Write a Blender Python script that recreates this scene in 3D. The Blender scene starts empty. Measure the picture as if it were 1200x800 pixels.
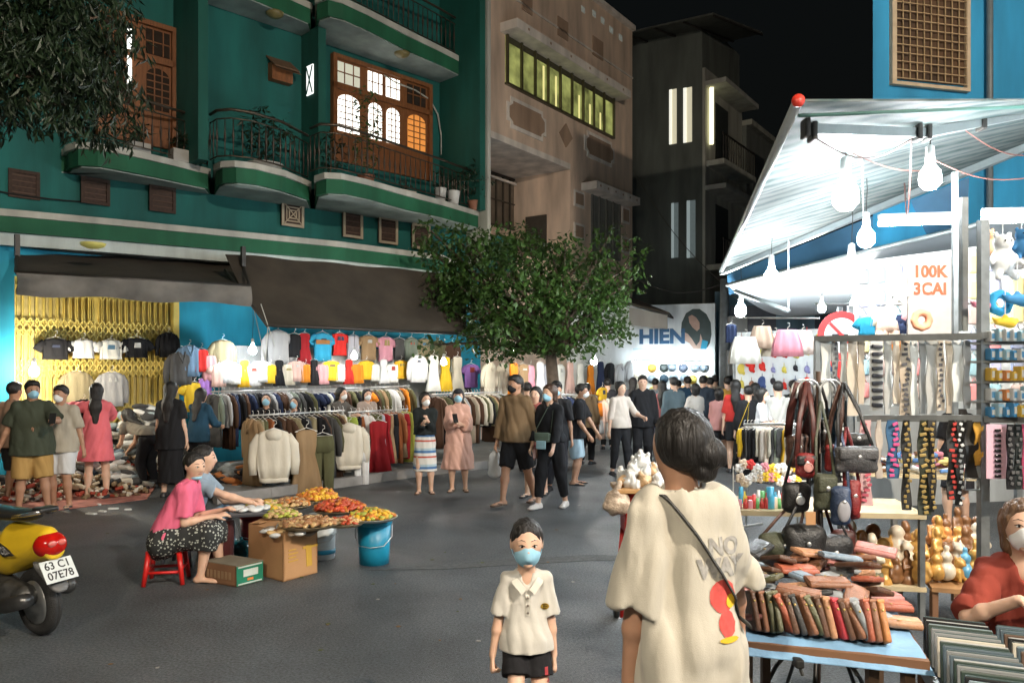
import bpy, bmesh, math, random
import numpy as np
from mathutils import Vector, Matrix, Euler
from mathutils.bvhtree import BVHTree
random.seed(7)
SC = bpy.context.scene
COL = SC.collection
PI = math.pi
# ---- photograph geometry: focal 933 px of a 1200 px wide picture, horizon row 435, eye 1.7 m
F, CX, HY, EH = 933.0, 600.0, 435.0, 1.7
def V(*a): return Vector(a)
def W(px, py, Y): return Vector(((px-CX)/F*Y, Y, EH-(py-HY)/F*Y))
def Zp(px, py, z): return W(px, py, F*(EH-z)/(py-HY))
def G(px, py): return Zp(px, py, 0.0)
def R(d): return math.radians(d)
def lerp(a, b, t): return a+(b-a)*t

# ---------------------------------------------------------------- materials
MATS = {}
def mat(name, col, rough=.7, metal=0., var=.12, scale=8., bump=0., emit=0., ecol=None, alpha=1., trans=0., sss=0., bscale=None, stretch=None, spec=None):
    if name in MATS: return MATS[name]
    m = bpy.data.materials.new(name); m.use_nodes = True
    nt = m.node_tree; b = nt.nodes['Principled BSDF']
    b.inputs['Roughness'].default_value = rough; b.inputs['Metallic'].default_value = metal
    if spec is not None: b.inputs['Specular IOR Level'].default_value = spec
    c = (col[0], col[1], col[2], 1)
    if var > 0 or bump > 0:
        tc = nt.nodes.new('ShaderNodeTexCoord'); mp = nt.nodes.new('ShaderNodeMapping')
        nt.links.new(tc.outputs['Object'], mp.inputs[0])
        if stretch: mp.inputs['Scale'].default_value = stretch
        nz = nt.nodes.new('ShaderNodeTexNoise'); nz.inputs['Scale'].default_value = scale; nz.inputs['Detail'].default_value = 5
        nt.links.new(mp.outputs[0], nz.inputs['Vector'])
        if var > 0:
            mx = nt.nodes.new('ShaderNodeMix'); mx.data_type = 'RGBA'
            mx.inputs[6].default_value = tuple(max(0, x*(1-var)) for x in c[:3])+(1,)
            mx.inputs[7].default_value = tuple(min(1, x*(1+var)) for x in c[:3])+(1,)
            cr = nt.nodes.new('ShaderNodeMapRange'); cr.inputs[1].default_value = .3; cr.inputs[2].default_value = .7
            nt.links.new(nz.outputs['Fac'], cr.inputs[0]); nt.links.new(cr.outputs[0], mx.inputs[0])
            nt.links.new(mx.outputs[2], b.inputs['Base Color'])
        else: b.inputs['Base Color'].default_value = c
        if bump > 0:
            n2 = nt.nodes.new('ShaderNodeTexNoise'); n2.inputs['Scale'].default_value = bscale or scale*4; n2.inputs['Detail'].default_value = 6
            nt.links.new(mp.outputs[0], n2.inputs['Vector'])
            bp = nt.nodes.new('ShaderNodeBump'); bp.inputs['Strength'].default_value = bump; bp.inputs['Distance'].default_value = .02
            nt.links.new(n2.outputs['Fac'], bp.inputs['Height']); nt.links.new(bp.outputs[0], b.inputs['Normal'])
    else: b.inputs['Base Color'].default_value = c
    if emit > 0:
        b.inputs['Emission Color'].default_value = tuple(ecol or col)+(1,); b.inputs['Emission Strength'].default_value = emit
    if alpha < 1: b.inputs['Alpha'].default_value = alpha
    if trans > 0: b.inputs['Transmission Weight'].default_value = trans
    if sss > 0:
        b.inputs['Subsurface Weight'].default_value = sss; b.inputs['Subsurface Radius'].default_value = (.012, .004, .002)
        b.inputs['Subsurface Scale'].default_value = 1.0
    MATS[name] = m
    return m
def cloth(r, g, b, bump=.22):
    key = 'cloth_%d_%d_%d' % (r*99, g*99, b*99)
    return mat(key, (r, g, b), .88, 0, .10, 7, bump, bscale=22, spec=.2, stretch=(1, 1, .45))
def tee_mat(name, c, fine=420):
    m = mat(name, c, .9, 0, .07, 5, .28, bscale=9, spec=.15, stretch=(1.6, 1, .7)); nt = m.node_tree; b = nt.nodes['Principled BSDF']
    if 'weave' in nt.nodes: return m
    tc = nt.nodes.new('ShaderNodeTexCoord'); n = nt.nodes.new('ShaderNodeTexNoise'); n.name = 'weave'; n.inputs['Scale'].default_value = fine; n.inputs['Detail'].default_value = 2; nt.links.new(tc.outputs['Object'], n.inputs[0])
    bp = nt.nodes.new('ShaderNodeBump'); bp.inputs['Strength'].default_value = .5; bp.inputs['Distance'].default_value = .002; old = b.inputs['Normal'].links[0].from_socket
    nt.links.new(n.outputs[0], bp.inputs['Height']); nt.links.new(old, bp.inputs['Normal']); nt.links.new(bp.outputs[0], b.inputs['Normal'])
    b.inputs['Sheen Weight'].default_value = .15; return m
def plastic(r, g, b, rough=.4):
    return mat('plastic_%d_%d_%d' % (r*99, g*99, b*99), (r, g, b), rough, 0, .06, 12, 0)
def painted(r, g, b, var=.12, scale=1.6, bump=.15):
    return mat('paint_%d_%d_%d' % (r*999, g*999, b*999), (r, g, b), .8, 0, max(var, .26) if var == .12 else var, 2.6, bump, bscale=12, stretch=(1, 1, .22))
STEEL = lambda: mat('steel', (.55, .56, .56), .35, .85, .15, 10)
DSTEEL = lambda: mat('dark_steel', (.06, .055, .05), .5, .6, .2, 10)

# ---------------------------------------------------------------- mesh builder
class MB:
    def __init__(s): s.v = []; s.f = []; s.mi = []
    def add(s, vs, fs, mi=0):
        o = len(s.v); s.v += [tuple(v) for v in vs]; s.f += [tuple(i+o for i in f) for f in fs]; s.mi += [mi]*len(fs); return s
    def quad(s, a, b, c, d, mi=0): return s.add([a, b, c, d], [(0, 1, 2, 3)], mi)
    def box(s, c, size, rot=None, mi=0, taper=1.):
        x, y, z = size[0]/2, size[1]/2, size[2]/2
        vs = [V(-x, -y, -z), V(x, -y, -z), V(x, y, -z), V(-x, y, -z), V(-x*taper, -y*taper, z), V(x*taper, -y*taper, z), V(x*taper, y*taper, z), V(-x*taper, y*taper, z)]
        if rot is not None:
            M = rot if isinstance(rot, Matrix) else Euler(rot).to_matrix()
            vs = [M@v for v in vs]
        c = Vector(c)
        return s.add([v+c for v in vs], [(0, 3, 2, 1), (4, 5, 6, 7), (0, 1, 5, 4), (1, 2, 6, 5), (2, 3, 7, 6), (3, 0, 4, 7)], mi)
    def rbox(s, c, size, r=.01, rot=None, mi=0):           # box with bevelled edges
        bm = bmesh.new(); bmesh.ops.create_cube(bm, size=1)
        bmesh.ops.scale(bm, vec=size, verts=bm.verts)
        bmesh.ops.bevel(bm, geom=bm.edges[:], offset=min(r, min(size)*.45), segments=2, affect='EDGES', profile=.6)
        M = Matrix.Identity(3) if rot is None else (rot if isinstance(rot, Matrix) else Euler(rot).to_matrix())
        vs = [M@v.co+Vector(c) for v in bm.verts]; fs = [[v.index for v in f.verts] for f in bm.faces]
        bm.verts.index_update(); fs = [[v.index for v in f.verts] for f in bm.faces]; bm.free()
        return s.add(vs, fs, mi)
    def obox(s, a, b, w, h, up=(0, 0, 1), mi=0):            # bar from a to b, width w (side) and height h (up)
        a, b = Vector(a), Vector(b); d = (b-a); L = d.length; d.normalize(); up = Vector(up)
        side = d.cross(up); side = side.normalized() if side.length > 1e-5 else Vector((1, 0, 0)); u2 = side.cross(d)
        M = Matrix((side, d, u2)).transposed()
        return s.box((a+b)/2, (w, L, h), M, mi)
    def tube(s, pts, r, n=8, mi=0, cap=True, ry=None, up=(0, 0, 1)):
        pts = [Vector(p) for p in pts]; k = len(pts); rs = r if isinstance(r, (list, tuple)) else [r]*k
        rys = ry if isinstance(ry, (list, tuple)) else ([ry]*k if ry else rs)
        vs = []; up = Vector(up); prev = None
        for i, p in enumerate(pts):
            d = (pts[min(i+1, k-1)]-pts[max(i-1, 0)])
            d = d.normalized() if d.length > 1e-9 else Vector((0, 0, 1))
            u = up if abs(d.dot(up)) < .95 else Vector((1, 0, 0))
            if prev is not None and abs(prev.dot(d)) < .9: u = prev
            a = d.cross(u).normalized(); b = a.cross(d).normalized(); prev = b
            for j in range(n):
                t = 2*PI*j/n; vs.append(p+a*math.cos(t)*rs[i]+b*math.sin(t)*rys[i])
        fs = [(i*n+j, i*n+(j+1) % n, (i+1)*n+(j+1) % n, (i+1)*n+j) for i in range(k-1) for j in range(n)]
        if cap: fs += [tuple(reversed(range(n))), tuple((k-1)*n+j for j in range(n))]
        return s.add(vs, fs, mi)
    def lathe(s, prof, c=(0, 0, 0), n=16, mi=0, M=None, sy=1.):       # prof: [(r,z)]
        vs = []; k = len(prof); c = Vector(c)
        for r, z in prof:
            for j in range(n):
                t = 2*PI*j/n; v = V(r*math.cos(t), r*sy*math.sin(t), z)
                vs.append((M@v if M else v)+c)
        fs = [(i*n+j, i*n+(j+1) % n, (i+1)*n+(j+1) % n, (i+1)*n+j) for i in range(k-1) for j in range(n)]
        if prof[0][0] > 1e-4: fs.append(tuple(reversed(range(n))))
        if prof[-1][0] > 1e-4: fs.append(tuple((k-1)*n+j for j in range(n)))
        return s.add(vs, fs, mi)
    def ball(s, c, r, n=10, m=6, mi=0, M=None):
        r = (r, r, r) if not isinstance(r, (tuple, list)) else r; c = Vector(c); vs = []; 
        vs.append(V(0, 0, -r[2]))
        for i in range(1, m):
            a = -PI/2+PI*i/m
            for j in range(n):
                t = 2*PI*j/n; vs.append(V(r[0]*math.cos(a)*math.cos(t), r[1]*math.cos(a)*math.sin(t), r[2]*math.sin(a)))
        vs.append(V(0, 0, r[2]))
        if M: vs = [M@v for v in vs]
        vs = [v+c for v in vs]
        fs = [(0, 1+(j+1) % n, 1+j) for j in range(n)]
        fs += [(1+i*n+j, 1+i*n+(j+1) % n, 1+(i+1)*n+(j+1) % n, 1+(i+1)*n+j) for i in range(m-2) for j in range(n)]
        L = len(vs)-1; fs += [(1+(m-2)*n+j, 1+(m-2)*n+(j+1) % n, L) for j in range(n)]
        return s.add(vs, fs, mi)
    def prism(s, poly, off, mi=0):                          # polygon (3D points) extruded by vector off
        n = len(poly); off = Vector(off); poly = [Vector(p) for p in poly]
        vs = poly+[p+off for p in poly]
        fs = [tuple(range(n)), tuple(reversed(range(n, 2*n)))]+[(i, i+n, (i+1) % n+n, (i+1) % n) for i in range(n)]
        return s.add(vs, fs, mi)
    def grid(s, fn, nu, nv, mi=0, th=None):                 # fn(u,v)->point, optional thickness vector
        vs = [Vector(fn(i/nu, j/nv)) for j in range(nv+1) for i in range(nu+1)]
        fs = [(j*(nu+1)+i, j*(nu+1)+i+1, (j+1)*(nu+1)+i+1, (j+1)*(nu+1)+i) for j in range(nv) for i in range(nu)]
        s.add(vs, fs, mi)
        if th is not None:
            th = Vector(th); s.add([v+th for v in vs], [tuple(reversed(f)) for f in fs], mi)
            N = nu+1
            ring = [i for i in range(N)]+[j*N+nu for j in range(1, nv+1)]+[nv*N+i for i in range(nu-1, -1, -1)]+[j*N for j in range(nv-1, 0, -1)]
            rv = [vs[i] for i in ring]; L = len(rv)
            s.add(rv+[v+th for v in rv], [(i, i+L, (i+1) % L+L, (i+1) % L) for i in range(L)], mi)
        return s
    def join(s, o, M=None, mi=None):
        vs = [M@Vector(v) for v in o.v] if M else o.v
        k = len(s.v); s.v += [tuple(v) for v in vs]; s.f += [tuple(i+k for i in f) for f in o.f]; s.mi += (o.mi if mi is None else [mi]*len(o.f)); return s

XF = {}    # object name -> world matrix of its origin
def new_obj(name, me, m, parent=None):
    o = bpy.data.objects.new(name, me); COL.objects.link(o)
    for k in (m if isinstance(m, (list, tuple)) else [m]):
        if k is not None: me.materials.append(k)
    if parent is not None: o.parent = parent
    XF[o.name] = XF.get(parent.name, Matrix.Identity(4)) if parent is not None else Matrix.Identity(4)
    return o
def build(name, mb, m, parent=None, smooth=False, world=True, origin=None):
    """world=True: the builder's points are world points, moved into the parent's frame"""
    me = bpy.data.meshes.new(name); vs = mb.v
    if parent is not None and world:
        M = XF[parent.name].inverted(); vs = [M@Vector(v) for v in vs]
    if parent is None and world and vs:
        xs = [v[0] for v in vs]; ys = [v[1] for v in vs]; zs = [v[2] for v in vs]
        c = origin or V((min(xs)+max(xs))/2, (min(ys)+max(ys))/2, min(zs)); c = Vector(c)
        vs = [Vector(v)-c for v in vs]
    me.from_pydata([tuple(v) for v in vs], [], mb.f)
    me.polygons.foreach_set('material_index', mb.mi)
    if smooth: me.polygons.foreach_set('use_smooth', [True]*len(mb.f))
    bmt = bmesh.new(); bmt.from_mesh(me); bmesh.ops.recalc_face_normals(bmt, faces=bmt.faces[:]); bmt.to_mesh(me); bmt.free()
    if smooth == 'auto': me.set_sharp_from_angle(angle=R(40))
    me.update()
    o = new_obj(name, me, m, parent)
    if parent is None and world and len(vs):
        o.location = c; XF[o.name] = Matrix.Translation(c)
    return o
def tag(o, label=None, cat=None, group=None, kind=None):
    if label and len(label.replace("-", " ").split()) > 16: print("LONG", label)
    if label: o['label'] = label
    if cat: o['category'] = cat
    if group: o['group'] = group
    if kind: o['kind'] = kind
    return o
def thing(name, label, cat, loc=(0, 0, 0), rz=0., group=None):
    o = bpy.data.objects.new(name, None); COL.objects.link(o); o.location = loc; o.rotation_euler = (0, 0, rz)
    o.empty_display_size = .1
    XF[o.name] = Matrix.Translation(Vector(loc))@Matrix.Rotation(rz, 4, 'Z')
    return tag(o, label, cat, group)
def copy_tree(o, parent=None):
    c = o.copy(); COL.objects.link(c); c.parent = parent
    for ch in KIDS.get(o.name, []): copy_tree(ch, c)
    return c
KIDS = {}
def kid(p, c): KIDS.setdefault(p.name, []).append(c); return c
def setmat(o, m, i=0):
    o.material_slots[i].link = 'OBJECT'; o.material_slots[i].material = m
ORD = ['first', 'second', 'third', 'fourth', 'fifth', 'sixth', 'seventh', 'eighth', 'ninth', 'tenth', 'eleventh', 'twelfth', 'thirteenth', 'fourteenth', 'fifteenth', 'sixteenth', 'seventeenth', 'eighteenth', 'nineteenth', 'twentieth',
       'twenty-first', 'twenty-second', 'twenty-third', 'twenty-fourth', 'twenty-fifth', 'twenty-sixth', 'twenty-seventh', 'twenty-eighth', 'twenty-ninth', 'thirtieth']
def text_mb(s, size, M, depth=.004, bold=0., narrow=1.):
    cu = bpy.data.curves.new('t', 'FONT'); cu.body = s; cu.size = size; cu.extrude = depth/2; cu.offset = bold; cu.align_x = 'CENTER'; cu.align_y = 'CENTER'; cu.resolution_u = 3
    o = bpy.data.objects.new('t', cu); COL.objects.link(o)
    dg = bpy.context.evaluated_depsgraph_get(); me = bpy.data.meshes.new_from_object(o.evaluated_get(dg))
    mb = MB(); mb.add([M@V(v.co.x*narrow, v.co.y, v.co.z) for v in me.vertices], [tuple(p.vertices) for p in me.polygons])
    bpy.data.objects.remove(o); bpy.data.curves.remove(cu); bpy.data.meshes.remove(me)
    return mb
def frame(o, x, z):
    """4x4: local x -> x, local y -> z (up), local z -> normal, at o"""
    x = Vector(x).normalized(); z = Vector(z).normalized(); n = x.cross(z).normalized()
    M = Matrix((x, z, n)).transposed().to_4x4(); M.translation = Vector(o); return M

# ---------------------------------------------------------------- implicit surfaces (bodies, clothes, hair)
class SDF:
    def __init__(s): s.p = []
    def cone(s, a, b, ra, rb, k=.02, flat=None, cuts=(), op='u'):
        s.p.append(('c', np.array(a, float), np.array(b, float), ra, rb, k, flat, cuts, op)); return s
    def ell(s, c, r, k=.02, M=None, cuts=(), op='u'):
        s.p.append(('e', np.array(c, float), np.array(r, float), np.eye(3) if M is None else np.array(M, float), None, k, None, cuts, op)); return s
    def mesh(s, h, disp=None, cuts=(), pad=None):
        pad = pad or h*3
        lo = np.array([1e9]*3); hi = -lo
        for p in s.p:
            if p[8] != 'u': continue
            if p[0] == 'c': r = max(p[3], p[4])+p[5]; l = np.minimum(p[1], p[2])-r; u = np.maximum(p[1], p[2])+r
            else: r = p[2].max(); l = p[1]-r; u = p[1]+r
            lo = np.minimum(lo, l); hi = np.maximum(hi, u)
        lo -= pad; hi += pad; n = np.ceil((hi-lo)/h).astype(int)+1
        ax = [lo[i]+h*np.arange(n[i]) for i in range(3)]
        D = np.full(tuple(n), .25, np.float32)
        for p in s.p:
            k = p[5]; m = k+h*2
            if p[0] == 'c': r = max(p[3], p[4])+m; l = np.minimum(p[1], p[2])-r; u = np.maximum(p[1], p[2])+r
            else: r = p[2].max()+m; l = p[1]-r; u = p[1]+r
            i0 = np.clip(np.floor((l-lo)/h).astype(int), 0, n-1); i1 = np.clip(np.ceil((u-lo)/h).astype(int)+1, 1, n)
            sl = tuple(slice(i0[i], i1[i]) for i in range(3))
            X, Y, Z = np.meshgrid(ax[0][sl[0]], ax[1][sl[1]], ax[2][sl[2]], indexing='ij')
            P = np.stack([X, Y, Z], -1)
            if p[0] == 'c':
                a, b = p[1], p[2]; Q = P-a; ba = b-a; f = 1.
                if p[6] is not None:
                    nn = np.array(p[6][0], float); nn /= np.linalg.norm(nn); f = p[6][1]
                    Q = Q+np.multiply.outer(Q@nn, nn)*(1/f-1); ba = ba+nn*(ba@nn)*(1/f-1)
                L = max(ba@ba, 1e-12); t = np.clip((Q@ba)/L, 0, 1)
                d = np.linalg.norm(Q-t[..., None]*ba, axis=-1)-(p[3]+(p[4]-p[3])*t); d = d*(.5+.5*f)
            else:
                Q = (P-p[1])@p[3]; k0 = np.linalg.norm(Q/p[2], axis=-1); k1 = np.linalg.norm(Q/p[2]**2, axis=-1)+1e-9
                d = k0*(k0-1)/k1
            for (cp, cn) in p[7]:
                cn = np.array(cn, float); cn = cn/np.linalg.norm(cn); d = np.maximum(d, (P-np.array(cp, float))@cn)
            cur = D[sl]
            if p[8] == 'u':
                hh = np.maximum(k-np.abs(cur-d), 0)/max(k, 1e-6); D[sl] = np.minimum(cur, d)-hh*hh*k*.25
            else: D[sl] = np.maximum(cur, -d)
        if disp is not None or cuts:
            X, Y, Z = np.meshgrid(*ax, indexing='ij'); P = np.stack([X, Y, Z], -1)
            if disp is not None: D = D+disp(P)
            for (cp, cn) in cuts:
                cn = np.array(cn, float); cn = cn/np.linalg.norm(cn); D = np.maximum(D, (P-np.array(cp, float))@cn)
        return surfnet(D, lo, h)
def surfnet(D, lo, h):
    D = D.copy(); D[0] = D[-1] = 1; D[:, 0] = D[:, -1] = 1; D[:, :, 0] = D[:, :, -1] = 1
    S = D < 0; nx, ny, nz = D.shape
    acc = np.zeros((nx-1, ny-1, nz-1, 3)); cnt = np.zeros((nx-1, ny-1, nz-1))
    offs = [(0, 0, 0), (1, 0, 0), (0, 1, 0), (1, 1, 0), (0, 0, 1), (1, 0, 1), (0, 1, 1), (1, 1, 1)]
    def c(o): return (slice(o[0], nx-1+o[0]), slice(o[1], ny-1+o[1]), slice(o[2], nz-1+o[2]))
    for a in range(8):
        for b in range(a+1, 8):
            df = np.array(offs[b])-np.array(offs[a])
            if abs(df).sum() != 1: continue
            A, B = D[c(offs[a])], D[c(offs[b])]; mk = (A < 0) != (B < 0)
            t = np.where(mk, A/np.where(mk, A-B, 1), 0)
            acc += mk[..., None]*(np.array(offs[a])+t[..., None]*df); cnt += mk
    act = cnt > 0; idx = -np.ones(act.shape, int); idx[act] = np.arange(act.sum())
    cells = np.argwhere(act); vs = lo+h*(cells+acc[act]/cnt[act][:, None])
    fs = []
    for ax in range(3):
        sh = [slice(None)]*3; s0 = list(sh); s1 = list(sh); s0[ax] = slice(0, -1); s1[ax] = slice(1, None)
        E = S[tuple(s0)] != S[tuple(s1)]; e = np.argwhere(E)
        u, v = [(1, 2), (2, 0), (0, 1)][ax]
        ok = (e[:, u] > 0) & (e[:, v] > 0) & (e[:, u] < D.shape[u]-1) & (e[:, v] < D.shape[v]-1); e = e[ok]
        q = []
        for du, dv in ((1, 1), (0, 1), (0, 0), (1, 0)):
            g = e.copy(); g[:, u] -= du; g[:, v] -= dv; q.append(idx[g[:, 0], g[:, 1], g[:, 2]])
        q = np.stack(q, 1); ins = S[e[:, 0], e[:, 1], e[:, 2]]
        q[~ins] = q[~ins][:, ::-1]; fs.append(q)
    fs = np.concatenate(fs) if fs else np.zeros((0, 4), int)
    fs = fs[(fs >= 0).all(1)]
    return vs, fs
def largest(vs, fs):
    lab = np.arange(len(vs))
    while True:
        m = lab[fs].min(1); new = lab.copy()
        for k in range(4): np.minimum.at(new, fs[:, k], m)
        new = new[new]
        if (new == lab).all(): break
        lab = new
    keep = lab == np.bincount(lab).argmax(); idx = np.cumsum(keep)-1
    return vs[keep], idx[fs[keep[fs].all(1)]]
def build_np(name, vf, m, parent, smooth=True):
    vs, fs = vf
    if name in ('oversized_tee', 'polo_shirt', 'shirt', 'shorts', 'trousers', 'blouse'): vs, fs = largest(vs, fs)
    me = bpy.data.meshes.new(name)
    me.from_pydata(vs.tolist(), [], fs.tolist())
    if smooth: me.polygons.foreach_set('use_smooth', [True]*len(fs))
    me.update(); return new_obj(name, me, m, parent)
def folds(seed, amp, freq=(14, 14, 4), n=6):
    rs = np.random.RandomState(seed)
    K = rs.uniform(.5, 1.3, (n, 3))*np.array(freq)*rs.choice([-1, 1], (n, 3)); ph = rs.uniform(0, 6.28, n); K2 = rs.uniform(.3, .8, (n, 3))*np.array(freq)
    def f(P):
        o = 0
        for i in range(n):
            w = np.sin(P@K2[i]+ph[i]*2)*1.1
            o = o+(1-np.abs(np.sin(P@K[i]*.5+ph[i]+w))*2)
        return (amp*o/n).astype(np.float32)
    return f
# ---------------------------------------------------------------- people
SKIN = {'a': mat('skin_a', (.50, .29, .19), .55, var=.06, scale=20, sss=.08), 'b': mat('skin_b', (.42, .23, .145), .55, var=.06, scale=20, sss=.08),
        'c': mat('skin_c', (.60, .38, .27), .55, var=.06, scale=20, sss=.08)}
HAIR = mat('hair_black', (.010, .008, .007), .55, var=.4, scale=9, bump=.6, bscale=110, stretch=(1, 1, .1))
HAIRB = mat('hair_brown', (.05, .022, .010), .55, var=.4, scale=9, bump=.6, bscale=110, stretch=(1, 1, .1))
HAIRG = mat('hair_blond_brown', (.13, .07, .035), .45, var=.5, scale=9, bump=.9, bscale=60, stretch=(1, .3, .3))
EYE = mat('eye_dark', (.012, .009, .008), .2, var=0)
EYEW = mat('eye_white', (.6, .57, .53), .4, var=0)
LIP = mat('lip', (.42, .13, .11), .5, var=0)
MASKB = cloth(.30, .55, .70, .2); MASKW = cloth(.78, .80, .80, .2); MASKK = cloth(.02, .02, .022, .2)
PEOPLE = []
def ik(a, t, l1, l2, hint):
    a, t = Vector(a), Vector(t); d = t-a; L = d.length
    if L > (l1+l2)*.998: t = a+d.normalized()*(l1+l2)*.998; d = t-a; L = d.length
    L = max(L, abs(l1-l2)*1.05+1e-4)
    x = (l1*l1-l2*l2+L*L)/(2*L); y = math.sqrt(max(l1*l1-x*x, 0)); u = d.normalized()
    hn = Vector(hint); hn = hn-u*hn.dot(u); hn = hn.normalized() if hn.length > 1e-5 else u.orthogonal().normalized()
    return a+u*x+hn*y, t
def hand(S, w, d, n, side, h, fine, curl=.35, spread=1.):
    """w wrist, d finger direction, n palm normal (the way the palm faces), side +1 when the thumb lies along n x d ..."""
    w, d, n = Vector(w), Vector(d).normalized(), Vector(n); n = (n-d*n.dot(d)).normalized(); t = n.cross(d)*side
    r = .0088*h/1.6*1.6
    pl = .052*h; k = .006*h if fine else .012*h
    S.cone(w, w+d*pl, .016*h, .021*h, k, flat=(n, .5))
    base = w+d*pl
    L = (.040, .046, .043, .033)
    for i in range(4):
        o = base+t*((1.5-i)*.0105*h*spread)-d*abs(i-1.2)*.0025*h
        a1 = curl*(1+.12*i); p = o
        rr = (.0056-.0004*i)*h
        for s_, f in ((0, .45), (1, .32), (2, .23)):
            ang = a1*(s_+.7); q = p+(d*math.cos(ang)+n*math.sin(ang))*L[i]*h*f
            S.cone(p, q, rr, rr*.9, .0025*h if fine else .006*h); p = q; rr *= .92
    tb = w+d*.012*h+t*.013*h
    m = tb+(t*.62+d*.75+n*.25)*.026*h; e = m+(t*.15+d*.95+n*.35*(1+curl))*.024*h
    S.cone(tb, m, .0085*h, .0065*h, .005*h); S.cone(m, e, .0065*h, .0052*h, .003*h)
def person(label, loc, h=1.62, rz=0., group=None, skin='a', vox=.0125, fem=False, hd=.140, pz=.515, lean=0., side=0., twist=0., yaw=0., pitch=0., tilt=0.,
           hands=None, feet=None, kneeout=None, top=None, bot=None, hair='short', haircol=None, mask=None, shoes=None, fat=1., curl=.35, palm=None, hdir=None, elbow=None, cap=None, fine=False, seed=1, name='person', wid=1., footdir=None, cvox=None, bun=-1):
    rz = R(rz); root = thing(name, label, 'person', loc, rz, group); PEOPLE.append(root)
    cv = cvox or vox; HH = hd*h; f_ = fat*.94*wid
    hands = hands or {}; feet = feet or {}; palm = palm or {}; hdir = hdir or {}; elbow = elbow or {}; kneeout = kneeout or {}; footdir = footdir or {}
    sp = V(math.sin(R(side)), -math.sin(R(lean)), math.cos(R(lean))).normalized()
    T = Matrix.Rotation(R(twist), 3, 'Z')
    fw = T@V(0, -1, 0); fw = (fw-sp*fw.dot(sp)).normalized(); rt = fw.cross(sp).normalized()*-1   # rt: towards the person's left (+x when facing -y)
    if rt.x < 0 and abs(twist) < 80: rt = -rt
    P = V(0, 0, pz*h); waist = P+sp*.09*h; chest = P+sp*.20*h; neck = P+sp*.30*h
    sw = (.080 if fem else .092)*h*wid
    sh = {'L': neck-sp*.022*h+rt*sw, 'R': neck-sp*.022*h-rt*sw}
    Rh = (Matrix.Rotation(R(yaw), 3, 'Z')@Matrix.Rotation(R(tilt), 3, 'Y')@Matrix.Rotation(R(pitch), 3, 'X'))
    nd = (sp*.75+V(0, 0, .45)+V(0, -.12, 0)).normalized()
    HC = neck+nd*.045*h+(Rh@V(0, -.04*HH, .44*HH))
    def hp(x, y, z): return HC+Rh@V(x*HH, y*HH, z*HH)
    RM = [list(r) for r in Rh]
    S = SDF()
    # torso and neck
    S.cone(P, waist, .088*h*f_*(.96 if fem else 1), .074*h*f_, .03*h, (fw, .66)); S.cone(waist, chest, .070*h*f_, .082*h*f_*(.93 if fem else 1), .02*h, (fw, .62))
    S.cone(chest, neck-sp*.03*h, .080*h*wid*(.93 if fem else 1), .052*h*wid, .02*h, (fw, .6)); S.cone(sh['L'], sh['R'], .028*h*wid, .028*h*wid, .02*h)
    S.cone(neck-sp*.02*h, HC+Rh@V(0, .05*HH, -.25*HH), (.033 if fem else .037)*h, (.028 if fem else .034)*h, .02*h)
    # head
    S.ell(hp(0, .05, .12), (.335*HH, .42*HH, .385*HH), .02*h, RM); S.ell(hp(0, -.13, -.20), (.245*HH, .25*HH, .30*HH), .03*h, RM)
    S.ell(hp(0, -.12, -.02), (.29*HH, .27*HH, .22*HH), .02*h, RM)
    S.cone(hp(0, -.355, .05), hp(0, -.44, -.115), .030*HH, .052*HH, .012*h); S.cone(hp(-.06, -.385, -.13), hp(.06, -.385, -.13), .03*HH, .03*HH, .01*h)
    for s_ in (-1, 1):
        S.ell(hp(.335*s_, .04, -.02), (.035*HH, .085*HH, .13*HH), .006*h, RM)
        if fine: S.cone(hp(.08*s_, -.345, .10), hp(.2*s_, -.30, .105), .028*HH, .02*HH, .012*h)
    if fine: S.cone(hp(-.09, -.375, -.26), hp(.09, -.375, -.26), .022*HH, .022*HH, .008*h); S.ell(hp(0, -.33, -.41), (.08*HH, .06*HH, .06*HH), .02*h, RM)
    # legs
    legs = {}
    for sd, s_ in (('L', 1), ('R', -1)):
        hip = P+V(0, 0, -.02*h)+rt*.048*h*s_*wid
        ft = feet.get(sd, (.06*s_, 0, 0)); ank = V(ft[0]*h, ft[1]*h, (ft[2] if len(ft) > 2 else 0)*h+.042*h)
        kn, ank = ik(hip, ank, .233*h, .227*h, kneeout.get(sd, V(.08*s_, -1, 0)))
        legs[sd] = (hip, kn, ank)
        S.cone(hip, kn, .051*h*f_, .032*h, .02*h); S.cone(kn, kn.lerp(ank, .35), .031*h, .033*h, .015*h); S.cone(kn.lerp(ank, .33), ank, .033*h, .019*h, .012*h)
        fd = footdir.get(sd, V(.18*s_, -1, 0)); fd = Vector(fd).normalized()
        heel = ank-fd*.018*h+V(0, 0, -.024*h); S.cone(ank, heel, .019*h, .018*h, .01*h)
        S.cone(heel, ank+fd*.085*h+V(0, 0, -.030*h), .019*h, .014*h, .015*h, (V(0, 0, 1), .8)); S.cone(ank+fd*.06*h+V(0, 0, -.030*h), ank+fd*.108*h+V(0, 0, -.033*h), .020*h, .012*h, .01*h, (V(0, 0, 1), .55))
        legs[sd] += (fd,)
    arms = {}
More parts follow.
